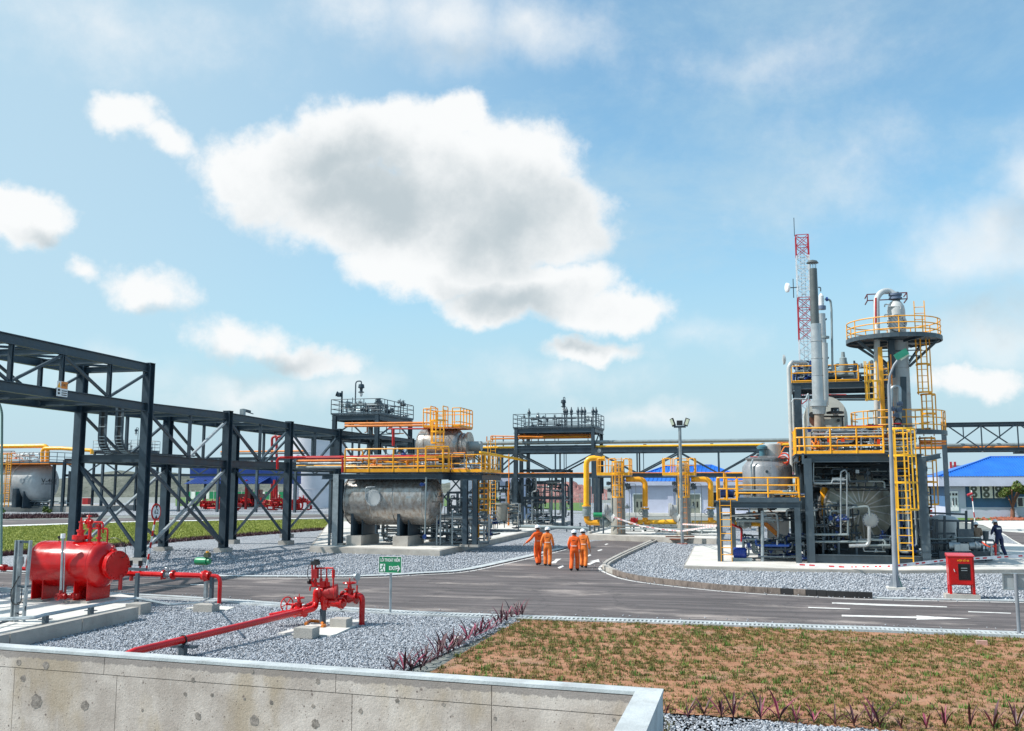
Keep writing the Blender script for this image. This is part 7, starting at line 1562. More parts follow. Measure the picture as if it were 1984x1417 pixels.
# under it: pump, pipes, stairs
us = thing('pump_skid', 'blue motor and pipework skid in the shade beneath the round tank platform', 'pump', at(kp_(1433, 1085, .6), mz)); q = kp_(1433, 1072, .6); part(us, 'motor', mat('royal_blue', (.01, .04, .28), .35), MB().lathe(q - V * .28, V, [(0, .05), (0, .24), (.06, .27), (.55, .27), (.6, .2), (.62, .05)], 20)); part(us, 'motor_fin', mat('royal_blue'), MB().torus(q, V, .275, .012, 20, 4).torus(q - V * .1, V, .275, .012, 20, 4).torus(q + V * .1, V, .275, .012, 20, 4)); part(us, 'base_plate', GREYP, MB().box(at(q + V * .1, mz + .08), .95, .5, .14))
pipe_maze(us, at(kp_(1440, 1084, .3), mz + .1), (3.2, 2.6, 1.1), 56, [GALV, STEEL2, STEEL, BLUE, GREYP], 82, (.025, .06), .9, BLUE); pipe_maze(us, at(kp_(1425, 1000, .8), kz - .9), (3.8, 2.4, .7), 20, [GALV, STEEL2, STEEL, GREYP], 83, (.03, .06), .5)
P(us, YELL, [kp_(1424, 1014, 3.2), kp_(1475, 1014, 3.2)], .165, 'gas_pipe', 14); part(us, 'gas_valve', GREYP, MB().lathe(kp_(1428, 1014, 3.2), V, [(0, .1), (0, .27), (.1, .27), (.1, .2), (.35, .3), (.6, .2), (.6, .27), (.7, .27), (.7, .1)], 18)); P(us, REDD, [kp_(1415, 1016, 3), kp_(1437, 1024, 3), kp_(1437, 1050, 3)], .06); P(us, GALV, [kp_(1400, 1000, .8), kp_(1505, 994, .8), kp_(1508, 1020, .8), kp_(1508, 1060, .8)], .06, 'pipe', 8)
for x in (1477,): P(us, GALV, [at(kp_(x, 1085, .4), mz), kp_(x, 990, .4)], .08, 'post', 8)
part(us, 'drum', WHT, MB().lathe(at(kp_(1490, 1080, 2.6), mz), Z, [(0, .1), (0, .35), (.8, .35), (.85, .3), (.85, .1)], 20)); part(us, 'cabinet', WHT, MB().prism([at(kp_(1487, 1050, 4.5), 0), at(kp_(1530, 1050, 4.5), 0), at(kp_(1530, 1050, 4.5), 0) + U * .6, at(kp_(1487, 1050, 4.5), 0) + U * .6], kp_(1500, 990, 4.5).z, mz))
sr_ = thing('stair', 'small red-brown stair rising under the round tank platform', 'stair', at(kp_(1505, 1060, 2.4), mz)); a, c = kp_(1512, 1042, 2.2), kp_(1458, 993, 2.2); 
for dd in (0, .8): part(sr_, 'stringer', ORG, MB().bar(a + U * dd, c + U * dd, .05, .2, Z)); P(sr_, ORG, [a + U * dd + Z * .9, c + U * dd + Z * .9], .025, 'handrail')
for i in range(1, 8): q = a.lerp(c, i / 8); part(sr_, 'tread', STEEL, MB().box(q + U * .4, .2, .76, .03))
# ================================================================ TELECOM MAST
q = G(1574, 996); 
TM = Pl(q, 'V'); tl = thing('telecom_mast', 'slender red and white lattice telecom mast with white dish far behind the stack', 'mast', at(q, 0)); kk = (q - CAM).length / 1850; zt = colAt(q, 1574, 456)
MR, MW = mat('mast_red', (.42, .015, .03), .5), mat('mast_white', (.62, .64, .66), .5); W0 = 26 * kk
zz_ = [0]; nb = 26; 
bands = [(456, 500, MR), (500, 573, MW), (573, 660, MR), (660, 720, MW), (720, 790, MR), (790, 996, MW)]
def mm(z):
    for y0, y1, m in bands:
        if colAt(q, 1574, y1) <= z + .01 <= colAt(q, 1574, y0) + .3: return m
    return MW
def wz(z): return W0 * (.86 + .14 * (1 - z / zt)) / 2
def cn(i, z): s = [(-1, -1), (1, -1), (1, 1), (-1, 1)][i % 4]; w = wz(z); return at(q, z) + V * s[0] * w + U * s[1] * w
for k in range(nb):
    za, zb = zt * k / nb, zt * (k + 1) / nb; m = mm((za + zb) / 2); b = MB()
    for i in range(4):
        b.bar(cn(i, za), cn(i, zb), .16); b.bar(cn(i, za), cn(i + 1, zb), .07); b.bar(cn(i + 1, za), cn(i, zb), .07); b.bar(cn(i, zb), cn(i + 1, zb), .08)
    part(tl, 'lattice_section', m, b)
b = MB(); 
for s in (-.35, .35): b.bar(at(q, 2) + V * s * .7, at(q, zt - 1) + V * s * .7, .06)
for k in range(int(zt / .9)): b.bar(at(q, 2 + k * .85) - V * .25, at(q, 2 + k * .85) + V * .25, .05)
part(tl, 'inner_ladder', GALV, b); P(tl, STEEL2, [at(q - V * W0 * .5, zt), at(q - V * W0 * .5, zt + 2.6)], .05, 'antenna'); zd_ = colAt(q, 1531, 558); dq = at(q - V * (W0 * .5 + .9), zd_)
part(tl, 'dish', WHT, MB().lathe(dq, -V - U * .35, [(0, .3), (.15, .62), (.4, .66), (.45, .62), (.55, .3), (.6, .02)], 20)); P(tl, STEEL2, [dq + V * .0, dq + V * 1.1], .07, 'dish_arm'); P(tl, STEEL2, [dq + V * .5 - Z * 1.4, dq + V * .5 + Z * 1.2], .06, 'dish_pole')
# ================================================================ RIGHT RACK, LAMP POST
RP = Pl(G(1834, 1030), 'V'); rr_ = thing('cross_pipe_rack', 'dark truss pipe bridge leaving the frame beside the tall column', 'pipe rack', at(RP.a, 0))
def rp_(x, z, d=0): q = RP.pt(x, 900, d); return at(q, z)
za, zb = RP.pt(1830, 822).z, RP.pt(1830, 872).z; xs = [1835, 1905, 1976, 2048, 2120]
for d in (0, 3.0):
    o = [x - (d * 2) for x in xs]
    H(rr_, STEEL, rp_(xs[0], za, d), rp_(xs[-1], za, d), .2, .22, 'top_chord'); H(rr_, STEEL, rp_(xs[0], zb, d), rp_(xs[-1], zb, d), .22, .26, 'bottom_chord')
    H(rr_, STEEL2, rp_(1832, 0, d), rp_(1832, za + .2, d), .34, .34, 'column', U); H(rr_, STEEL2, rp_(2120, 0, d), rp_(2120, za, d), .34, .34, 'column', U)
    for i in range(len(xs) - 1):
        hi = (i + (d > 0)) % 2; B(rr_, STEEL, rp_(xs[i], (zb if hi else za), d), rp_(xs[i + 1], (za if hi else zb), d), .10); xm = (xs[i] + xs[i + 1]) / 2; B(rr_, STEEL, rp_(xm, (za + zb) / 2, d), rp_(xm, za, d), .08, .08, 'post')
        if i: B(rr_, STEEL, rp_(xs[i], zb, d), rp_(xs[i], za, d), .09, .09, 'post')
for i in range(len(xs)):
    for z in (za, zb): H(rr_, STEEL, rp_(xs[i], z - .02), rp_(xs[i], z - .02, 3.0), .14, .2)
P(rr_, GREYP, [rp_(1750, zb + .42, 1.2), rp_(2120, zb + .42, 1.2)], .15, 'pipe', 14); P(rr_, ORG, [rp_(1760, zb + .2, .4), rp_(2120, zb + .2, .4)], .08); P(rr_, YEL, [rp_(1755, zb + .22, 2.2), rp_(2120, zb + .22, 2.2)], .1)
part(rr_, 'cable_box', STEEL, MB().box(rp_(1984, zb - .25, .5), 1.4, .5, .2))
for y, m in ((855, ORG), (860, ORG)): P(rr_, m, [mp(1782, y, 6), mp(1832, y, 7)], .06)
H(md, STEEL2, at(mp(1790, 905, 3), z1), at(mp(1822, 905, 4), z1 + .2), .16, .24)
q = G(1736, 1143); lp2 = thing('lamp_post', 'tall galvanised lamp post with curved arm and green lamp head before the module', 'lamp post', q)
LQ = Pl(q, 'V'); top_ = LQ.pt(1722, 745); b0 = q + Z * .05
POLE = mat('pole_paint', (.27, .30, .34), .45, .1, .1, 2)
part(lp2, 'pole', POLE, MB().cyl(b0, top_, .105, .055, 14)); P(lp2, POLE, [top_ - Z * .02, LQ.pt(1724, 728), LQ.pt(1732, 708), LQ.pt(1741, 696)], .045, 'arm', 10, .5)
hq = LQ.pt(1737, 696); he = LQ.pt(1757, 684); dd = (he - hq).normalized(); part(lp2, 'lamp_head', mat('lamp_green', (.02, .22, .14), .4), MB().bar(hq - V * .04 + Z * .05, he + dd * .02 + Z * .06, .24, .11, U)); part(lp2, 'lamp_glass', mat('frosted_glass'), MB().bar(hq + dd * .06 + V * .05 - Z * .01, he - dd * .02 + V * .05, .19, .08, U))
part(lp2, 'base_plate', CONCW, MB().box(q + Z * .05, .62, .55, .1)); gs = MB()
for s in (V, -V, U, -U): gs.wall([q + s * .1 + Z * .1, q + s * .24 + Z * .1, q + s * .1 + Z * .55], s.cross(Z), .015)
part(lp2, 'gusset', POLE, gs)
gsr = MB().pipe([q + V * .2 + Z * .12, q + V * .1 + Z * .5, q - V * .05 + Z * .8, q + V * .06 + Z * 1.0], .02, 6); part(lp2, 'earth_wire', GRN, gsr)
# ================================================================ FIRE HOSE CABINET
q = G(1866, 1156); cb = thing('fire_hose_cabinet', 'bright red fire hose cabinet on four legs with glass door on a concrete block', 'cabinet', q)
HB = Pl(G(1862, 1156), 'V'); k_ = (HB.a - CAM).length / 1850
Wc, Hc, Dc = 40 * k_, 47 * k_, 15 * k_; zc0 = .16
cc = G(1865, 1152, zc0) + U * Dc * .5; part(cb, 'plinth', CONC, MB().box(at(cc, .08), Wc * 1.32, Dc * 1.7, .17))
base = zc0 + .30; f0 = cc - U * Dc / 2
part(cb, 'body', RED, MB().box(at(cc, base + (Hc) / 2), Wc, Dc * 1.3, Hc))
rb = MB(); hh_ = base + Hc + .03; 
a0 = at(cc - V * (Wc / 2 + .02) - U * (Dc * .65 + .03), hh_); rb.add([a0, a0 + V * (Wc + .04), a0 + V * (Wc + .04) + U * (Dc * 1.3 + .06) + Z * .07, a0 + U * (Dc * 1.3 + .06) + Z * .07, a0 - Z * .03, a0 + V * (Wc + .04) - Z * .03, a0 + V * (Wc + .04) + U * (Dc * 1.3 + .06) - Z * .03, a0 + U * (Dc * 1.3 + .06) - Z * .03], [(0, 1, 2, 3), (4, 7, 6, 5), (0, 4, 5, 1), (1, 5, 6, 2), (2, 6, 7, 3), (3, 7, 4, 0)]); part(cb, 'lid', mat('pinkish_red_lid', (.62, .03, .03), .3, 0, .05, coat=.3), rb)
for s in (-1, 1):
    for t in (-1, 1): part(cb, 'leg', RED, MB().box(at(cc + V * s * (Wc / 2 - .04) + U * t * (Dc * .65 - .05), zc0 + .15), .08, .08, .32))
fn = cc - U * (Dc * .65 + .004); dr = part(cb, 'door', RED, MB().box(at(fn - U * .012, base + Hc * .5), Wc * .86, .02, Hc * .92))
part(dr, 'window', GLASS, MB().box(at(fn - U * .026 + V * Wc * .1, base + Hc * .47), Wc * .46, .012, Hc * .56)); text(dr, 'HỘP SỐ 08', YEL, at(fn - U * .026 + V * Wc * .08, base + Hc * .86), V, Z, .075); 
for z in (.60, .52): part(dr, 'notice_line', GALV, MB().box(at(fn - U * .036 + V * Wc * .1, base + Hc * z), Wc * .24, .003, .025))
part(dr, 'handle', WHT, MB().bar(at(fn - U * .04 - V * Wc * .30, base + Hc * .56), at(fn - U * .04 - V * Wc * .27, base + Hc * .47), .02))
# ================================================================ SIGN SEEN FROM BEHIND
q = G(1975, 1233); bs = thing('road_sign', 'grey back of a square road sign on a white pole at the frame edge', 'road sign', q); BS = Pl(q, 'V'); zt = BS.pt(1975, 1112).z; P(bs, POLE, [q, at(q, zt)], .045, 'pole', 10); a, c = BS.pt(1942, 1115, .06), BS.pt(1998, 1115, .06); b0_ = BS.pt(1942, 1142, .06)
part(bs, 'board', mat('sign_back', (.36, .40, .42), .5, .2), MB().wall([at(a, b0_.z), at(c, b0_.z), at(c, zt), at(a, zt)], U, .012)); sb = MB()
for p, r in ((at(a, b0_.z), at(c, b0_.z)), (at(a, zt), at(c, zt)), (at(a, b0_.z), at(a, zt)), (at(c, b0_.z), at(c, zt))): sb.bar(p - U * .02, r - U * .02, .03)
part(bs, 'rim', GALV, sb)
# ================================================================ DOSING SKID AND TANK BY THE MODULE
DP = Pl(G(1860, 1090, mz), 'V')
def dk_(x, y, d=0): return DP.pt(x, y, d)
ds = thing('dosing_skid', 'dark framed pump skid with pale dosing tank right of the process module', 'pump skid', at(dk_(1860, 1088), mz))
part(ds, 'skid_beam', STEEL, MB().bar(dk_(1819, 1077), dk_(1922, 1077), .2, .42, Z)); part(ds, 'skid_beam', STEEL, MB().bar(dk_(1819, 1077, 1.4), dk_(1922, 1077, 1.4), .2, .42, Z))
q = dk_(1828, 1080, 2.6); Rt = 27 * (q - CAM).length / 1850; zz0, zz1 = mz, dk_(1828, 1006, 2.6).z; part(ds, 'tank', PALE, MB().lathe(at(q, zz0), Z, [(0, .1), (0, Rt), (zz1 - zz0, Rt), (zz1 - zz0 + .12, Rt * .8), (zz1 - zz0 + .22, .1)], 28))
for a, c in (((1800, 994), (1874, 997)), ((1808, 1009), (1884, 1010)), ((1808, 1034), (1850, 1034))): part(ds, 'frame_rail', STEEL, MB().bar(dk_(*a, .8), dk_(*c, .8), .09))
for x, y in ((1808, 1005), (1830, 1000), (1815, 1006), (1856, 1010), (1872, 990), (1884, 1008)): part(ds, 'frame_post', STEEL, MB().bar(dk_(x, 1075, .8), dk_(x, y, .8), .10))
part(ds, 'control_panel', STEEL2, MB().box(dk_(1870, 1038, .6), .7, .3, .62)); part(ds, 'motor', GALV, MB().lathe(dk_(1838, 1058, .2), V, [(0, .05), (0, .18), (.5, .18), (.5, .05)], 16)); part(ds, 'gear_box', PALE, MB().box(dk_(1868, 1062, .1), .36, .32, .4)); part(ds, 'motor', GALV, MB().lathe(dk_(1877, 1058, .2), V, [(0, .05), (0, .17), (.26, .17), (.28, .22), (.36, .22), (.38, .16), (.5, .16), (.5, .05)], 16)); part(ds, 'pump_head', PALE, MB().box(dk_(1855, 1062, .1), .3, .3, .34)); pipe_maze(ds, at(dk_(1800, 1080, .3), mz + .2), (3.2, 1.4, 1.0), 40, [GALV, STEEL2, GREYP, STEEL], 95, (.02, .05), .9); part(ds, 'red_cap', mat('orange_red'), MB().cyl(dk_(1804, 992, .6), dk_(1804, 988, .6), .06).cyl(dk_(1804, 1001, .6), dk_(1804, 998, .6), .06))
part(ds, 'bucket', STEEL, MB().cyl(dk_(1910, 1046, .4), dk_(1910, 1029, .4), .12, .14)); P(ds, STEEL, [dk_(1910, 1088, .4), dk_(1910, 1046, .4)], .03, 'post')
for x in (1921, 1929): part(ds, 'pipe_stand', [GALV, REDD][x == 1929], MB().cyl(dk_(x, 1080, -.2), dk_(x, 1055, -.2), .05))
single('hose', 'orange red hose drooping between the pump skid and the navy worker', 'hose', dk_(1915, 1060, 0), mat('orange_red'), MB().pipe([dk_(1902, 1050, .2), dk_(1912, 1058, 0), dk_(1922, 1062, 0), dk_(1930, 1054, 0)], .035, 8, .3))
rs = G(1892, 1040); rod_s = thing('marker_post', 'slender red and white marker post with red head behind the crouching worker', 'post', rs); RS = Pl(rs, 'V')
for k in range(8): a, c = RS.pt(1888 - k * .9, 1035 - k * 10.6), RS.pt(1888 - (k + 1) * .9, 1035 - (k + 1) * 10.6); part(rod_s, 'pole_band', [REDD, WHT, WHT][k % 3], MB().cyl(at(rs + V * -.02 * k, a.z), at(rs + V * -.02 * (k + 1), c.z), .04))
part(rod_s, 'head', mat('mast_red'), MB().cyl(RS.pt(1874, 960), RS.pt(1884, 956), .09)); 
# ================================================================ CONTROL BUILDING
cbld, bp_, a, c, z1_ = simple_block('control_building', 'single storey control building with bright blue hip roof and three wall air conditioners', 1838, 2180, 1005, 936, WALLB, 12)
zf = bp_.pt(1900, 933).z; zw = bp_.pt(1900, 983).z
part(cbld, 'plinth_wall', LAV, MB().prism([a - U * .08 - V * .08, c - U * .08 + V * .08, c + U * 12.08 + V * .08, a + U * 12.08 - V * .08], zw, -.02)); part(cbld, 'fascia', LAV, MB().prism([a - U * 1.0 - V * 1.0, c - U * 1.0 + V, c + U * 13 + V, a + U * 13 - V], zf + .55, z1_ + .03 - .4))
hip_roof(cbld, a, c, 12, zf + .57, zf + 2.9, 1.05, m=BROOF, n=70)
x0 = bp_.pt(1853, 990); x1 = bp_.pt(1872, 990); part(cbld, 'corner_wall', LAV, MB().prism([at(a, 0) - U * .12 - V * .1, at(x1, 0) - U * .12, at(x1, 0) + U * .1, at(a, 0) + U * .1], z1_ - .42, 0))
lw = MB()
sdw = part(cbld, 'glazed_door', WINW, MB().prism([at(bp_.pt(1836, 990, -.2), 0), at(bp_.pt(1858, 990, -.2), 0), at(bp_.pt(1858, 990, -.2), 0) + U * .06, at(bp_.pt(1836, 990, -.2), 0) + U * .06], bp_.pt(1850, 952).z, bp_.pt(1850, 990).z))
for x in (1840, 1847, 1853):
    part(sdw, 'pane', GLASS, MB().box(bp_.pt(x, 958, -.25), .2, .04, .25)); part(sdw, 'pane', GLASS, MB().box(bp_.pt(x, 972, -.25), .1, .04, .85))
for i, x in enumerate((1888.5, 1912.5, 1936)):
    q = bp_.pt(x, 953, -.35); k_ = (q - CAM).length / 1850; acu = thing('air_conditioner', ['wall air conditioner nearest the glazed door of the blue-roofed building', 'middle one of the three wall air conditioners', 'wall air conditioner closest to the tree'][i], 'air conditioner', q, 'air conditioners on the blue wall'); W_, H_ = 16 * k_, 21.5 * k_
    part(acu, 'case', mat('ivory_case', (.55, .55, .48), .5), MB().box(q, W_, .4, H_))
    for s in (-1, 1):
        f = q + Z * s * H_ * .24 - V * W_ * .12 - U * .21; part(acu, 'fan_grille', mat('dark_olive', (.05, .06, .045), .5), MB().lathe(f, -U, [(0, .02), (0, W_ * .33), (.02, W_ * .33), (.02, .02)], 20)); part(acu, 'fan_hub', PALE, MB().lathe(f - U * .02, -U, [(0, .1), (.02, .1), (.02, .02)], 10))
for x0_, x1_ in ((1971, 1996), (2020, 2045), (2070, 2095)):
    p0, p1 = bp_.pt(x0_, 990, -.1), bp_.pt(x1_, 990, -.1); w_ = part(cbld, 'window', WINW, MB().prism([at(p0, 0), at(p1, 0), at(p1 + U * .1, 0), at(p0 + U * .1, 0)], bp_.pt(1980, 963).z, bp_.pt(1980, 983).z))
    for t in (.28, .74): q = p0.lerp(p1, t) - U * .03; part(w_, 'pane', GLASS, MB().box(at(q, bp_.pt(1980, 973).z), (p1 - p0).length * .36, .05, (bp_.pt(1980, 963).z - bp_.pt(1980, 983).z) * .82))
# building under construction far behind
q = G(1866, 955); fb2 = thing('construction_building', 'unfinished concrete frame building on the horizon behind the blue roof', 'building', q); BB = Pl(q, 'V'); CG = mat('raw_concrete', (.40, .40, .42), .8)
for y in (905, 916, 926, 936): a, c = BB.pt(1846, y), BB.pt(1881, y); part(fb2, 'floor_slab', CG, MB().prism([at(a, 0), at(c, 0), at(c, 0) + U * 15, at(a, 0) + U * 15], a.z + .8, a.z - .8))
for x in (1848, 1856, 1864, 1872, 1880): a = BB.pt(x, 905); part(fb2, 'column', CG, MB().box(at(a + U * 1.5, a.z / 2), 1.6, 1.6, a.z)); a2 = a + U * 13; part(fb2, 'column', CG, MB().box(at(a2, a.z / 2), 1.6, 1.6, a.z))
for x in (1842, 1850): a = BB.pt(x, 895); part(fb2, 'hoist_mast', mat('mast_red'), MB().bar(at(a, 0), a, .9, .9))
part(fb2, 'core_wall', CG, MB().prism([at(BB.pt(1853, 950), 0) + U * 6, at(BB.pt(1878, 950), 0) + U * 6, at(BB.pt(1878, 950), 0) + U * 8, at(BB.pt(1853, 950), 0) + U * 8], BB.pt(1860, 910).z, 0))

# deep part of the module bay: dark drums, trays and pipes added to darken it
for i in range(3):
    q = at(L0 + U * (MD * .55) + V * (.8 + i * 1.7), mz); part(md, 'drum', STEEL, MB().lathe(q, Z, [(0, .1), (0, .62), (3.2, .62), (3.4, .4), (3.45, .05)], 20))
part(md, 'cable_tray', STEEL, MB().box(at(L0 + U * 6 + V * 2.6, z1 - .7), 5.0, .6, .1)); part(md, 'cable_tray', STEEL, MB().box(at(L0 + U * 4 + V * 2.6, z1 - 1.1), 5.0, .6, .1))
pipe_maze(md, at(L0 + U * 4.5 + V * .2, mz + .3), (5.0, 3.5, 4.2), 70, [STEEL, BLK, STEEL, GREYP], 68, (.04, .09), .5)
part(md, 'shade_box', STEEL, MB().box(at((L0 + R0) / 2 + U * (MD * .93), z1 - .75), 5.1, .7, 1.5)); part(md, 'shade_box', STEEL, MB().box(at((L0 + R0) / 2 + U * (MD * .4), z1 - .45), 4.6, 1.2, .5))  # plain dark boxes added to block the sky behind and keep the bay shaded
# ================================================================ PEOPLE
SKIN = mat('skin', (.22, .10, .06), .6); HAIR = mat('dark_hair', (.012, .01, .01), .7); ORNG2 = mat('faded_orange_coverall', (.84, .20, .03), .8, 0, .25, 6, bump=1, bscale=8); ORNG = mat('orange_coverall', (.86, .115, .008), .75, 0, .2, 7, bump=1, bscale=9); NAVY = mat('navy_coverall', (.012, .02, .075), .75, 0, .2, 9, bump=.5, bscale=11)
BOOT = mat('dark_boot', (.012, .012, .014), .5); HELM = mat('helmet_white', (.82, .83, .85), .3, coat=.3); KHAK = mat('khaki_cloth', (.20, .14, .10), .8, 0, .2, 9); REFL = mat('reflective_tape', (.75, .75, .7), .4)
def person(label, pos, head_dir, J, top=ORNG, legs=None, h=1.0, group='workers in orange coveralls', helmet=True):
    """J: joint positions, x to the person's own right, y ahead, z up (metres)"""
    t = thing('person', label, 'person', pos, group); c, s = math.cos(head_dir), math.sin(head_dir)
    fw = Vector((math.sin(head_dir), math.cos(head_dir), 0)); rt_ = Vector((math.cos(head_dir), -math.sin(head_dir), 0))
    def w(p): return rt_ * p[0] * h + fw * p[1] * h + Z * p[2] * h
    D0 = dict(pel=(0, 0, .94), sp=(0, .01, 1.12), ch=(0, .0, 1.33), nk=(0, .0, 1.48), hd=(0, .02, 1.60), ht=(0, .02, 1.70),
              rs=(.17, 0, 1.41), re=(.24, -.02, 1.14), rw=(.25, .06, .90), ls=(-.17, 0, 1.41), le=(-.24, -.02, 1.14), lw=(-.25, .06, .90),
              rh=(.10, 0, .90), rk=(.11, .04, .50), ra=(.11, -.03, .10), rt=(.12, .12, .045), lh=(-.10, 0, .90), lk=(-.11, .04, .50), la=(-.11, -.03, .10), lt=(-.12, .12, .045))
    D0.update(J)
    R_ = dict(pel=(.165, .125), sp=(.145, .115), ch=(.20, .135), nk=(.062, .062), hd=(.092, .105), ht=(.08, .09), rs=(.085, .08), re=(.07, .07), rw=(.045, .045), ls=(.085, .08), le=(.07, .07), lw=(.045, .045),
              rh=(.125, .12), rk=(.10, .10), ra=(.092, .095), rt=(.045, .04), lh=(.125, .12), lk=(.10, .10), la=(.092, .095), lt=(.045, .04))
    E_ = [('pel', 'sp'), ('sp', 'ch'), ('ch', 'nk'), ('nk', 'hd'), ('hd', 'ht'), ('ch', 'rs'), ('rs', 're'), ('re', 'rw'), ('ch', 'ls'), ('ls', 'le'), ('le', 'lw'), ('pel', 'rh'), ('rh', 'rk'), ('rk', 'ra'), ('ra', 'rt'), ('pel', 'lh'), ('lh', 'lk'), ('lk', 'la'), ('la', 'lt')]
    ks = list(D0); vs = [w(D0[k]) for k in ks]; me = bpy.data.meshes.new('body'); me.from_pydata(vs, [(ks.index(a), ks.index(b)) for a, b in E_], [])
    o = bpy.data.objects.new('body', me); COL.objects.link(o); m = o.modifiers.new('s', 'SKIN'); sv = me.skin_vertices[0].data
    for i, k in enumerate(ks): sv[i].radius = R_[k]; sv[i].use_root = k == 'pel'
    u = o.modifiers.new('u', 'SUBSURF'); u.levels = 2; u.render_levels = 2
    dg = C.evaluated_depsgraph_get(); nm = bpy.data.meshes.new_from_object(o.evaluated_get(dg)); bpy.data.objects.remove(o)
    b = MB(); verts = [v.co.copy() for v in nm.vertices]; b.v = [tuple(v) for v in verts]; b.f = [tuple(p.vertices) for p in nm.polygons]; b.m = []
    nkz = w(D0['nk']); hdv = w(D0['hd']); wr, wl = w(D0['rw']), w(D0['lw'])
    for p in nm.polygons:
        cc = p.center; mi = 0
        if (cc - hdv).dot((hdv - nkz).normalized()) > -.085 * h and (cc - hdv).length < .2: mi = 1 if (cc - hdv).dot(fw) > -.03 or (cc - hdv).z < -.02 else 2
        elif legs and cc.z < w(D0['pel']).z + .06: mi = 4
        if (cc - w(D0['ra'])).length < .5 and cc.z < w(D0['ra']).z + .0: mi = 3
        if (cc - w(D0['la'])).length < .5 and cc.z < w(D0['la']).z + .0: mi = 3
        b.m.append(mi)
    # hands with five bent fingers growing from the wrists
    for wk, ek, sg in (('rw', 're', 1), ('lw', 'le', -1)):
        p = w(D0[wk]); d = (p - w(D0[ek])).normalized(); si = (rt_ * sg - d * (rt_ * sg).dot(d)); si = si.normalized() if si.length > .1 else fw; fwd = si.cross(d).normalized(); fwd = fwd if fwd.dot(fw) > 0 else -fwd
        b.mi = 1; b.rings([(p - d * .01, fwd, si, .026, .02), (p + d * .03, fwd, si, .036, .018), (p + d * .08, fwd, si, .042, .016), (p + d * .10, fwd, si, .038, .014)], 10)
        for i, ln in enumerate((.065, .075, .07, .055)): q = p + d * .09 + fwd * (.03 - i * .02); b.pipe([q, q + d * ln * .5, q + d * ln * .9 - si * .02, q + d * ln - si * .035], .0085, 6, .01, 2)
        q = p + d * .03 + fwd * .03; b.pipe([q, q + fwd * .03 + d * .03, q + fwd * .035 + d * .06 - si * .01], .010, 6, .01, 2)
    # face
    b.mi = 1; up_ = (hdv - nkz).normalized(); fh = (fw - up_ * fw.dot(up_)).normalized(); b.lathe(hdv + fh * .092 * h - up_ * .01, (fh * .6 - up_ * .8), [(-.03, .006), (0, .014), (.02, .016), (.03, .004)], 8)
    for s_ in (-1, 1): b.lathe(hdv + rt_ * s_ * .088 * h, rt_ * s_, [(0, .022), (.012, .026), (.018, .01)], 8)
    bo = part(t, 'body', [top, SKIN, HAIR, BOOT, legs or top], MB()); me2 = bpy.data.meshes.new('body'); me2.from_pydata(b.v, [], b.f)
    for x in (top, SKIN, HAIR, BOOT, legs or top): me2.materials.append(x)
    me2.polygons.foreach_set('material_index', b.m); me2.shade_smooth(); bo.data = me2
    for s_ in (-1, 1): part(t, 'eye', BOOT, MB().lathe(pos + hdv + fh * .094 * h + rt_ * s_ * .032 + up_ * .015, fh, [(0, .008), (.006, .009), (.01, .003)], 8))
    part(t, 'mouth', mat('lip', (.16, .05, .04), .6), MB().bar(pos + hdv + fh * .093 * h - up_ * .055 - rt_ * .02, pos + hdv + fh * .093 * h - up_ * .055 + rt_ * .02, .008))
    if helmet:
        q = pos + hdv + up_ * .045 * h; hb = MB(); hb.lathe(q, up_, [(0, .128), (.04, .128), (.085, .112), (.12, .08), (.14, .04), (.145, .01)], 24)
        hb.rings([(q + fh * .035 - up_ * .012, rt_, fh, .135, .168), (q + fh * .03 + up_ * .006, rt_, fh, .135, .165)], 24); hb.bar(q - fh * .08 + up_ * .13, q + fh * .09 + up_ * .13, .03, .03, rt_)
        part(t, 'helmet', HELM, hb)
    if top is NAVY: q = pos + w(D0['ch']) + Z * .02; part(t, 'back_print', WHT, MB().bar(q - fw * .135 * h - rt_ * .11, q - fw * .135 * h + rt_ * .11, .006, .07))
    if top in (ORNG, ORNG2):
        q = pos + w(D0['sp']) - Z * .03; part(t, 'belt_tape', REFL, MB().add([q - fw * (.128 * h + .012) * 1 + rt_ * x * .12 * h + Z * z * .014 for x, z in ((-1, -1), (1, -1), (1, 1), (-1, 1))] + [q - fw * (.128 * h + .004) + rt_ * x * .12 * h + Z * z * .014 for x, z in ((-1, -1), (1, -1), (1, 1), (-1, 1))], [(0, 3, 2, 1), (4, 5, 6, 7), (0, 1, 5, 4), (2, 3, 7, 6), (0, 4, 7, 3), (1, 2, 6, 5)]))
        q = pos + w(D0['ch']) - Z * .02; part(t, 'back_print', mat('dark_print', (.16, .03, .01), .7), MB().bar(q - fw * .142 * h - rt_ * .07, q - fw * .142 * h + rt_ * .07, .004, .035))
    return t
S_L, S_R = .06, -.05
walk1 = dict(rk=(.11, .16, .50), ra=(.11, .10, .10), rt=(.12, .27, .05), lk=(-.11, .02, .50), la=(-.11, -.22, .13), lt=(-.12, -.10, .045), rw=(.25, -.14, .92), lw=(-.24, .16, .94))
walk2 = dict(lk=(-.11, .15, .50), la=(-.11, .12, .10), lt=(-.12, .28, .05), rk=(.11, 0, .50), ra=(.11, -.14, .12), rt=(.12, -.01, .045), lw=(-.26, -.10, .90), rw=(.26, .12, .93))
hd_ = rad(12)
person('pointing worker in orange coverall holding out his left arm, half hidden by a colleague', G(1043, 1096), rad(-20), dict(walk1, ls=(-.18, 0, 1.40), le=(-.38, -.04, 1.17), lw=(-.60, .0, 1.0), hd=(-.01, .03, 1.62), ht=(-.01, .03, 1.72)), h=1.05)
person('worker in orange coverall seen from behind next to the pointing man', G(1061, 1098), rad(8), dict(walk2, lw=(-.28, .02, .86), le=(-.27, -.03, 1.12)), top=ORNG2, h=1.02)
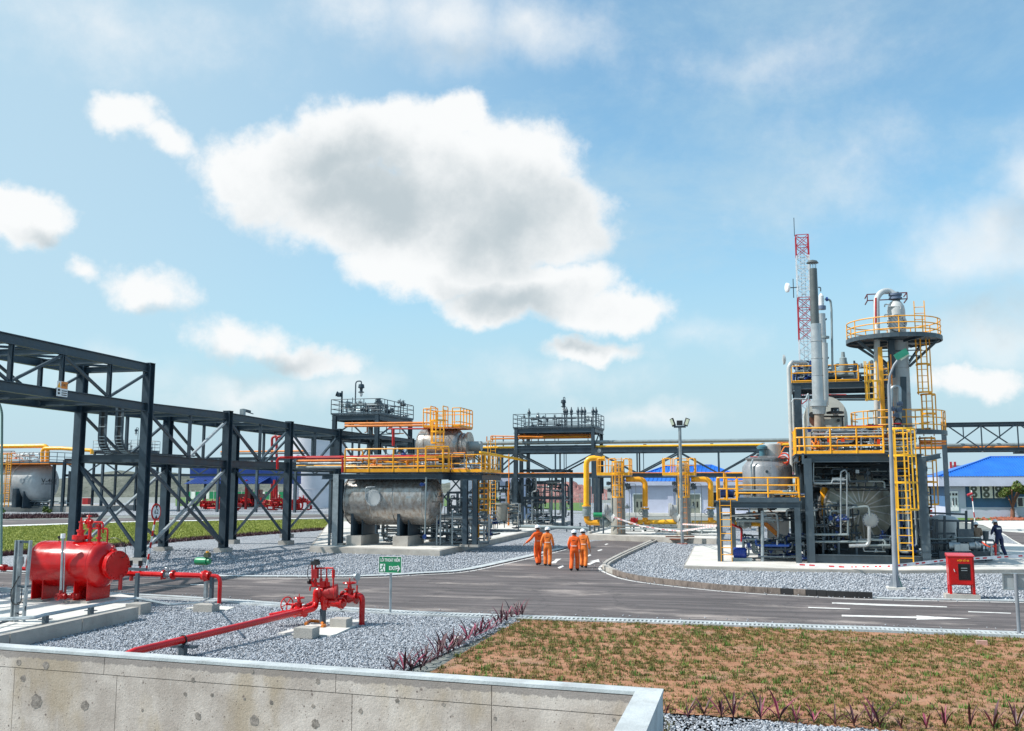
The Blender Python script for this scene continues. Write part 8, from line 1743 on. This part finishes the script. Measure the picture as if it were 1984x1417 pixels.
person('worker in orange coverall walking away in front of the right pair, white waist tape', G(1113, 1107), hd_, walk1, h=1.01)
person('orange worker partly hidden behind his colleague in the right walking pair', G(1131, 1101), rad(15), dict(walk2, rw=(.29, .02, .86), hd=(-.03, .04, 1.60), ht=(-.04, .04, 1.70)), top=ORNG2, h=.99)
person('standing worker in navy coverall and white helmet leaning by the pump skid', G(1938, 1079, mz), rad(-8), dict(pel=(0, -.05, .95), sp=(0, .03, 1.12), ch=(0, .12, 1.30), nk=(0, .18, 1.44), hd=(0, .22, 1.56), ht=(0, .23, 1.66), rs=(.17, .12, 1.37), ls=(-.17, .12, 1.37), re=(.24, .16, 1.12), rw=(.16, .36, 1.05), le=(-.24, .16, 1.12), lw=(-.15, .36, 1.05), rk=(.12, .0, .5), ra=(.14, -.22, .1), rt=(.15, -.08, .045)), top=NAVY, h=1.07, group='workers at the pump skid')
person('worker in khaki shirt and white helmet standing behind the grey control panel', G(1896, 1081, mz), rad(8), dict(ch=(0, .06, 1.32), nk=(0, .09, 1.46), hd=(0, .13, 1.58), ht=(0, .13, 1.68), re=(.24, .05, 1.14), rw=(.16, .28, 1.05), le=(-.24, .05, 1.14), lw=(-.15, .28, 1.05)), top=KHAK, legs=NAVY, h=1.0, group='workers at the pump skid')
# ================================================================ PLANTS
CORD = mat('maroon_leaf', (.055, .010, .018), .5, 0, .4, 12); CORD2 = mat('pink_leaf', (.22, .03, .07), .5, 0, .4, 12)
def leafmesh(m):
    b = MB(); pr = [(0, .012, 0), (.25, .035, .02), (.55, .04, .07), (.8, .026, .16), (1, .003, .28)]
    vs = []
    for z, w_, bend in pr: vs += [(-w_, bend, z), (0, bend + w_ * .4, z), (w_, bend, z)]
    fs = []
    for i in range(len(pr) - 1):
        a = i * 3; fs += [(a, a + 1, a + 4, a + 3), (a + 1, a + 2, a + 5, a + 4)]
    return b.add(vs, fs).mesh('leaf', m)
LM = [leafmesh(CORD), leafmesh(CORD), leafmesh(CORD2)]
def cordyline(p, size, nl, label, grp, seed):
    r = random.Random(seed); t = thing('cordyline_plant', label, 'plant', p, grp)
    part(t, 'stem', CORD, MB().cyl(p, p + Z * size * .12, .018, .012, 6))
    for i in range(nl):
        a = i * 2.4 + r.uniform(-.4, .4); tilt = r.uniform(.15, 1.0); L = size * r.uniform(.65, 1.1)
        M = Matrix.Translation(p + Z * size * .08) @ Matrix.Rotation(a, 4, 'Z') @ Matrix.Rotation(-tilt, 4, 'X') @ Matrix.Diagonal((L * 1.15, L, L, 1))
        inst(t, 'leaf', r.choice(LM), M)
row = [(762, 1306), (783, 1303), (797, 1302), (815, 1299), (822, 1291), (834, 1284), (848, 1278), (856, 1272), (868, 1266), (878, 1262), (889, 1256), (897, 1249), (908, 1243), (920, 1237), (931, 1232), (942, 1227), (951, 1222), (962, 1216), (971, 1211), (982, 1206), (991, 1201), (1003, 1198), (1012, 1195)]
for i, (x, y) in enumerate(row): cordyline(G(x, y, .0), (.38 + .22 * ((i * 7919) % 17) / 17) if i < 20 else .52, 8 + i % 5, ['maroon spiky plant in the row between the gravel and soil bed', 'maroon spiky plant of the row touching the retaining wall coping', 'tallest maroon spiky plant at the road end of the row'][(i == 0) + 2 * (i == 22)], 'maroon plants edging the gravel', 200 + i)
big = [(1291, 1384), (1333, 1391), (1364, 1388), (1398, 1391), (1421, 1393), (1474, 1396), (1510, 1398), (1543, 1401), (1577, 1402), (1618, 1405), (1655, 1408), (1690, 1408), (1705, 1412), (1746, 1413), (1795, 1414), (1831, 1411), (1880, 1412), (1925, 1414), (1970, 1414)]
for i, (x, y) in enumerate(big): cordyline(G(x, y, .02), .31 + .24 * ((i * 6151) % 13) / 13, 5 + i % 4, ['maroon spiky plant spaced along the soil bed edge closest to the camera', 'maroon spiky plant close beside the retaining wall corner'][i == 0], 'maroon plants along the near bed edge', 300 + i)
# weeds along the lawn edge read as one dark fringe
blades([G(x, y) for x, y in ((0, 1074), (240, 1056.5), (400, 1042.5), (640, 1025), (640, 1027), (400, 1046), (240, 1060), (0, 1079))], 1500, 9, .34, .05, .02, CORD, 'undergrowth', .0, .8)
blades([G(x, y) for x, y in ((0, 1000), (190, 999), (190, 1003), (0, 1006))], 900, 9, .5, .12, .04, CORD, 'undergrowth', .0, .8)
# trees and bushes
LEAF = mat('tree_leaf', (.10, .15, .03), .6, 0, .4, 3); LEAF2 = mat('dry_leaf', (.20, .17, .05), .6, 0, .3, 3); BARK = mat('bark', (.20, .09, .06), .9, 0, .2, 4, bump=.5)
def leafball(par, centres, n, size, m, seed, name='crown'):
    r = np.random.default_rng(seed); vs, k = [], 0; per = n // len(centres)
    out = []
    for (c, R_) in centres:
        d = r.normal(size=(per, 3)); d /= np.linalg.norm(d, axis=1)[:, None]; p = np.array(c)[None] + d * (R_ * (.35 + .65 * r.random((per, 1)) ** .5)) * np.array([1, 1, .7])
        a = r.normal(size=(per, 3)); a /= np.linalg.norm(a, axis=1)[:, None]; b = np.cross(a, r.normal(size=(per, 3))); b /= np.linalg.norm(b, axis=1)[:, None]; s = size * (.6 + .8 * r.random((per, 1)))
        out.append(np.stack([p - a * s, p + b * s * .5, p + a * s, p - b * s * .5], 1))
    v = np.concatenate(out).reshape(-1, 3); q = np.arange(len(v)).reshape(-1, 4); tr = np.concatenate([q[:, [0, 1, 2]], q[:, [0, 2, 3]]]); og = org_of(par); v = v - np.array(og)
    o = np_mesh(name, m, v, tr, kind=None); o.parent = par; return o
p = G(1962, 1005); tr = thing('tree', 'young leafy tree with reddish trunk and props in front of the control building', 'tree', p); k_ = (p - CAM).length / 1850; TB = Pl(p, 'V')
b = MB(); b.cyl(p, TB.pt(1962, 985), .26, .2, 10); part(tr, 'trunk', BARK, b); b = MB()
for x, y in ((1955, 968), (1948, 955), (1960, 950), (1970, 955), (1978, 950), (1966, 962)): b.pipe([TB.pt(1962, 986), TB.pt((1962 + x) / 2, (985 + y) / 2 - 3, (x % 3 - 1) * .4), TB.pt(x, y, (x % 5 - 2) * .5)], .07, 6, .3)
part(tr, 'limb', BARK, b); cs = [(TB.pt(x, y, d), R_ * k_) for x, y, d, R_ in ((1950, 952, 0, 9), (1960, 943, 1, 9), (1972, 945, -.5, 10), (1982, 950, .5, 9), (1990, 945, 0, 8), (1943, 958, -.5, 6), (1968, 936, 0, 7), (1980, 938, 1, 7))]
leafball(tr, cs, 4200, .16, LEAF, 5); leafball(tr, cs[:6], 900, .15, LEAF2, 6)
for dx in (-1.0, 1.6): B(tr, GALV, p + V * dx, TB.pt(1962, 985) - Z * .5, .05, .05, 'prop')
def bush(name, label, x, y, w, h, m, n, seed, size=.12, grp=None):
    p = G(x, y); k_ = (p - CAM).length / 1850; t = thing(name, label, 'bush', p, grp); W_ = w * k_; H_ = h * k_; r = random.Random(seed); part(t, 'stem', BARK, MB().cyl(p, p + Z * H_ * .6, .04, .02, 6)); leafball(t, [(p + V * r.uniform(-.4, .4) * W_ + Z * H_ * r.uniform(.35, .8), W_ * .3) for _ in range(5)], n, size, m, seed)
bush('shrub', 'broad-leaved green shrub at the foot of the blue wall', 1917, 1003, 16, 17, LEAF, 240, 7, .28)
bush('shrub', 'small green shrub on the lawn edge before the far V-401 vessel', 90, 1000, 14, 18, LEAF, 200, 8, .16)
bush('shrub', 'dark low bush at the frame edge by the far road', 3, 996, 10, 12, LEAF, 200, 9, .16)
bush('shrub', 'low shrub between the control building windows and the tree', 1984, 1000, 10, 12, LEAF, 160, 10, .16)
hb_ = G(1935, 1007); sb_ = MB(); rq = random.Random(4)
for i in range(260):
    q = G(rq.gauss(1950, 26), rq.uniform(1004.5, 1009.5)); s_q = rq.uniform(.06, .22); sb_.lathe(q, Z + V * rq.uniform(-.5, .5), [(0, s_q * .7), (s_q * .5, s_q), (s_q, s_q * .3)], 5)
struct('rubble', mat('red_rubble', (.30, .09, .05), .9, 0, .3), sb_, kind='stuff')
# ================================================================ SMALL THINGS
q = G(1902, 1250, .03); single('brick', 'single pinkish brick lying on the soil near the sign pole', 'brick', q, mat('pink_brick', (.50, .30, .25), .9, 0, .15, 20), MB().box(q + Z * .05, .24, .12, .11))
q = G(889, 1243, .03); 
st = MB(); rq = random.Random(9)
stones_l = [(889, 1243, .16, 'mottled grey field stone among the maroon row plants')]
for x, y, s, lb in stones_l: st = MB(); c_ = G(x, y, s * .5); st.lathe(c_ - Z * s, Z, [(0, s * .5), (s * .5, s * 1.1), (s * 1.2, s * .9), (s * 1.7, s * .3)], 9); single('rock', lb, 'rock', c_, mat('field_stone', (.30, .25, .23), .9, 0, .4, 14), st)
# barrier tape, red printed white
TAPE = mat('tape_white', (.85, .80, .80), .5); TAPR = mat('tape_red', (.65, .03, .04), .5)
def tape(pts, label, grp='barrier tapes', wd=.075, sag=.0):
    t = thing('barrier_tape', label, 'barrier tape', pts[0], grp); b = MB(); r = MB(); n_ = 0
    for a, c in zip(pts, pts[1:]):
        L = (c - a).length; k = max(4, int(L / .35))
        prev = a
        for i in range(1, k + 1):
            s = i / k; p = a.lerp(c, s) - Z * sag * 4 * s * (1 - s) * L / 6
            up_ = (Z + U * .3 * math.sin(n_ * .4)).normalized(); b.bar(prev, p, .004, wd, up_ if False else None); n_ += 1
            if n_ % 3: 
                m_ = prev.lerp(p, .5); r.bar(m_ - (p - prev) * .28 - U * .006, m_ + (p - prev) * .28 - U * .006, .002, wd * .45)
            prev = p
    part(t, 'band', TAPE, b); part(t, 'red_print', TAPR, r)
T_ = lambda x, y, d: Pl(G(1650, 1108), 'V').pt(x, y, d)
tape([T_(1545, 1094, 0), T_(1640, 1099, 0), T_(1735, 1097, -4), ], 'red and white barrier tape stretched along the module pad to the lamp post', sag=.0, wd=.13)
tape([T_(1735, 1097, -4), T_(1830, 1086, -2), T_(1984, 1077, 0), T_(2100, 1070, 2)], 'red and white barrier tape running from the lamp post past the red cabinet', wd=.13)
tape([fp(1188, 1002, -1.5), fp(1240, 1019, -2), fp(1290, 1027, -2.5), Pl(G(1322, 1055), 'V').pt(1321, 1029)], 'red and white tape sagging from the first gas filter to the floodlight pole', wd=.10)
tape([Pl(G(1322, 1055), 'V').pt(1322, 1029), kp_(1389, 1019, .5)], 'lower barrier tape from the floodlight pole to the tank platform', wd=.09); tape([Pl(G(1322, 1055), 'V').pt(1322, 1016), kp_(1389, 1018.5, .4)], 'upper barrier tape from the floodlight pole to the tank platform', wd=.08)
q = G(1448, 1150, 0)
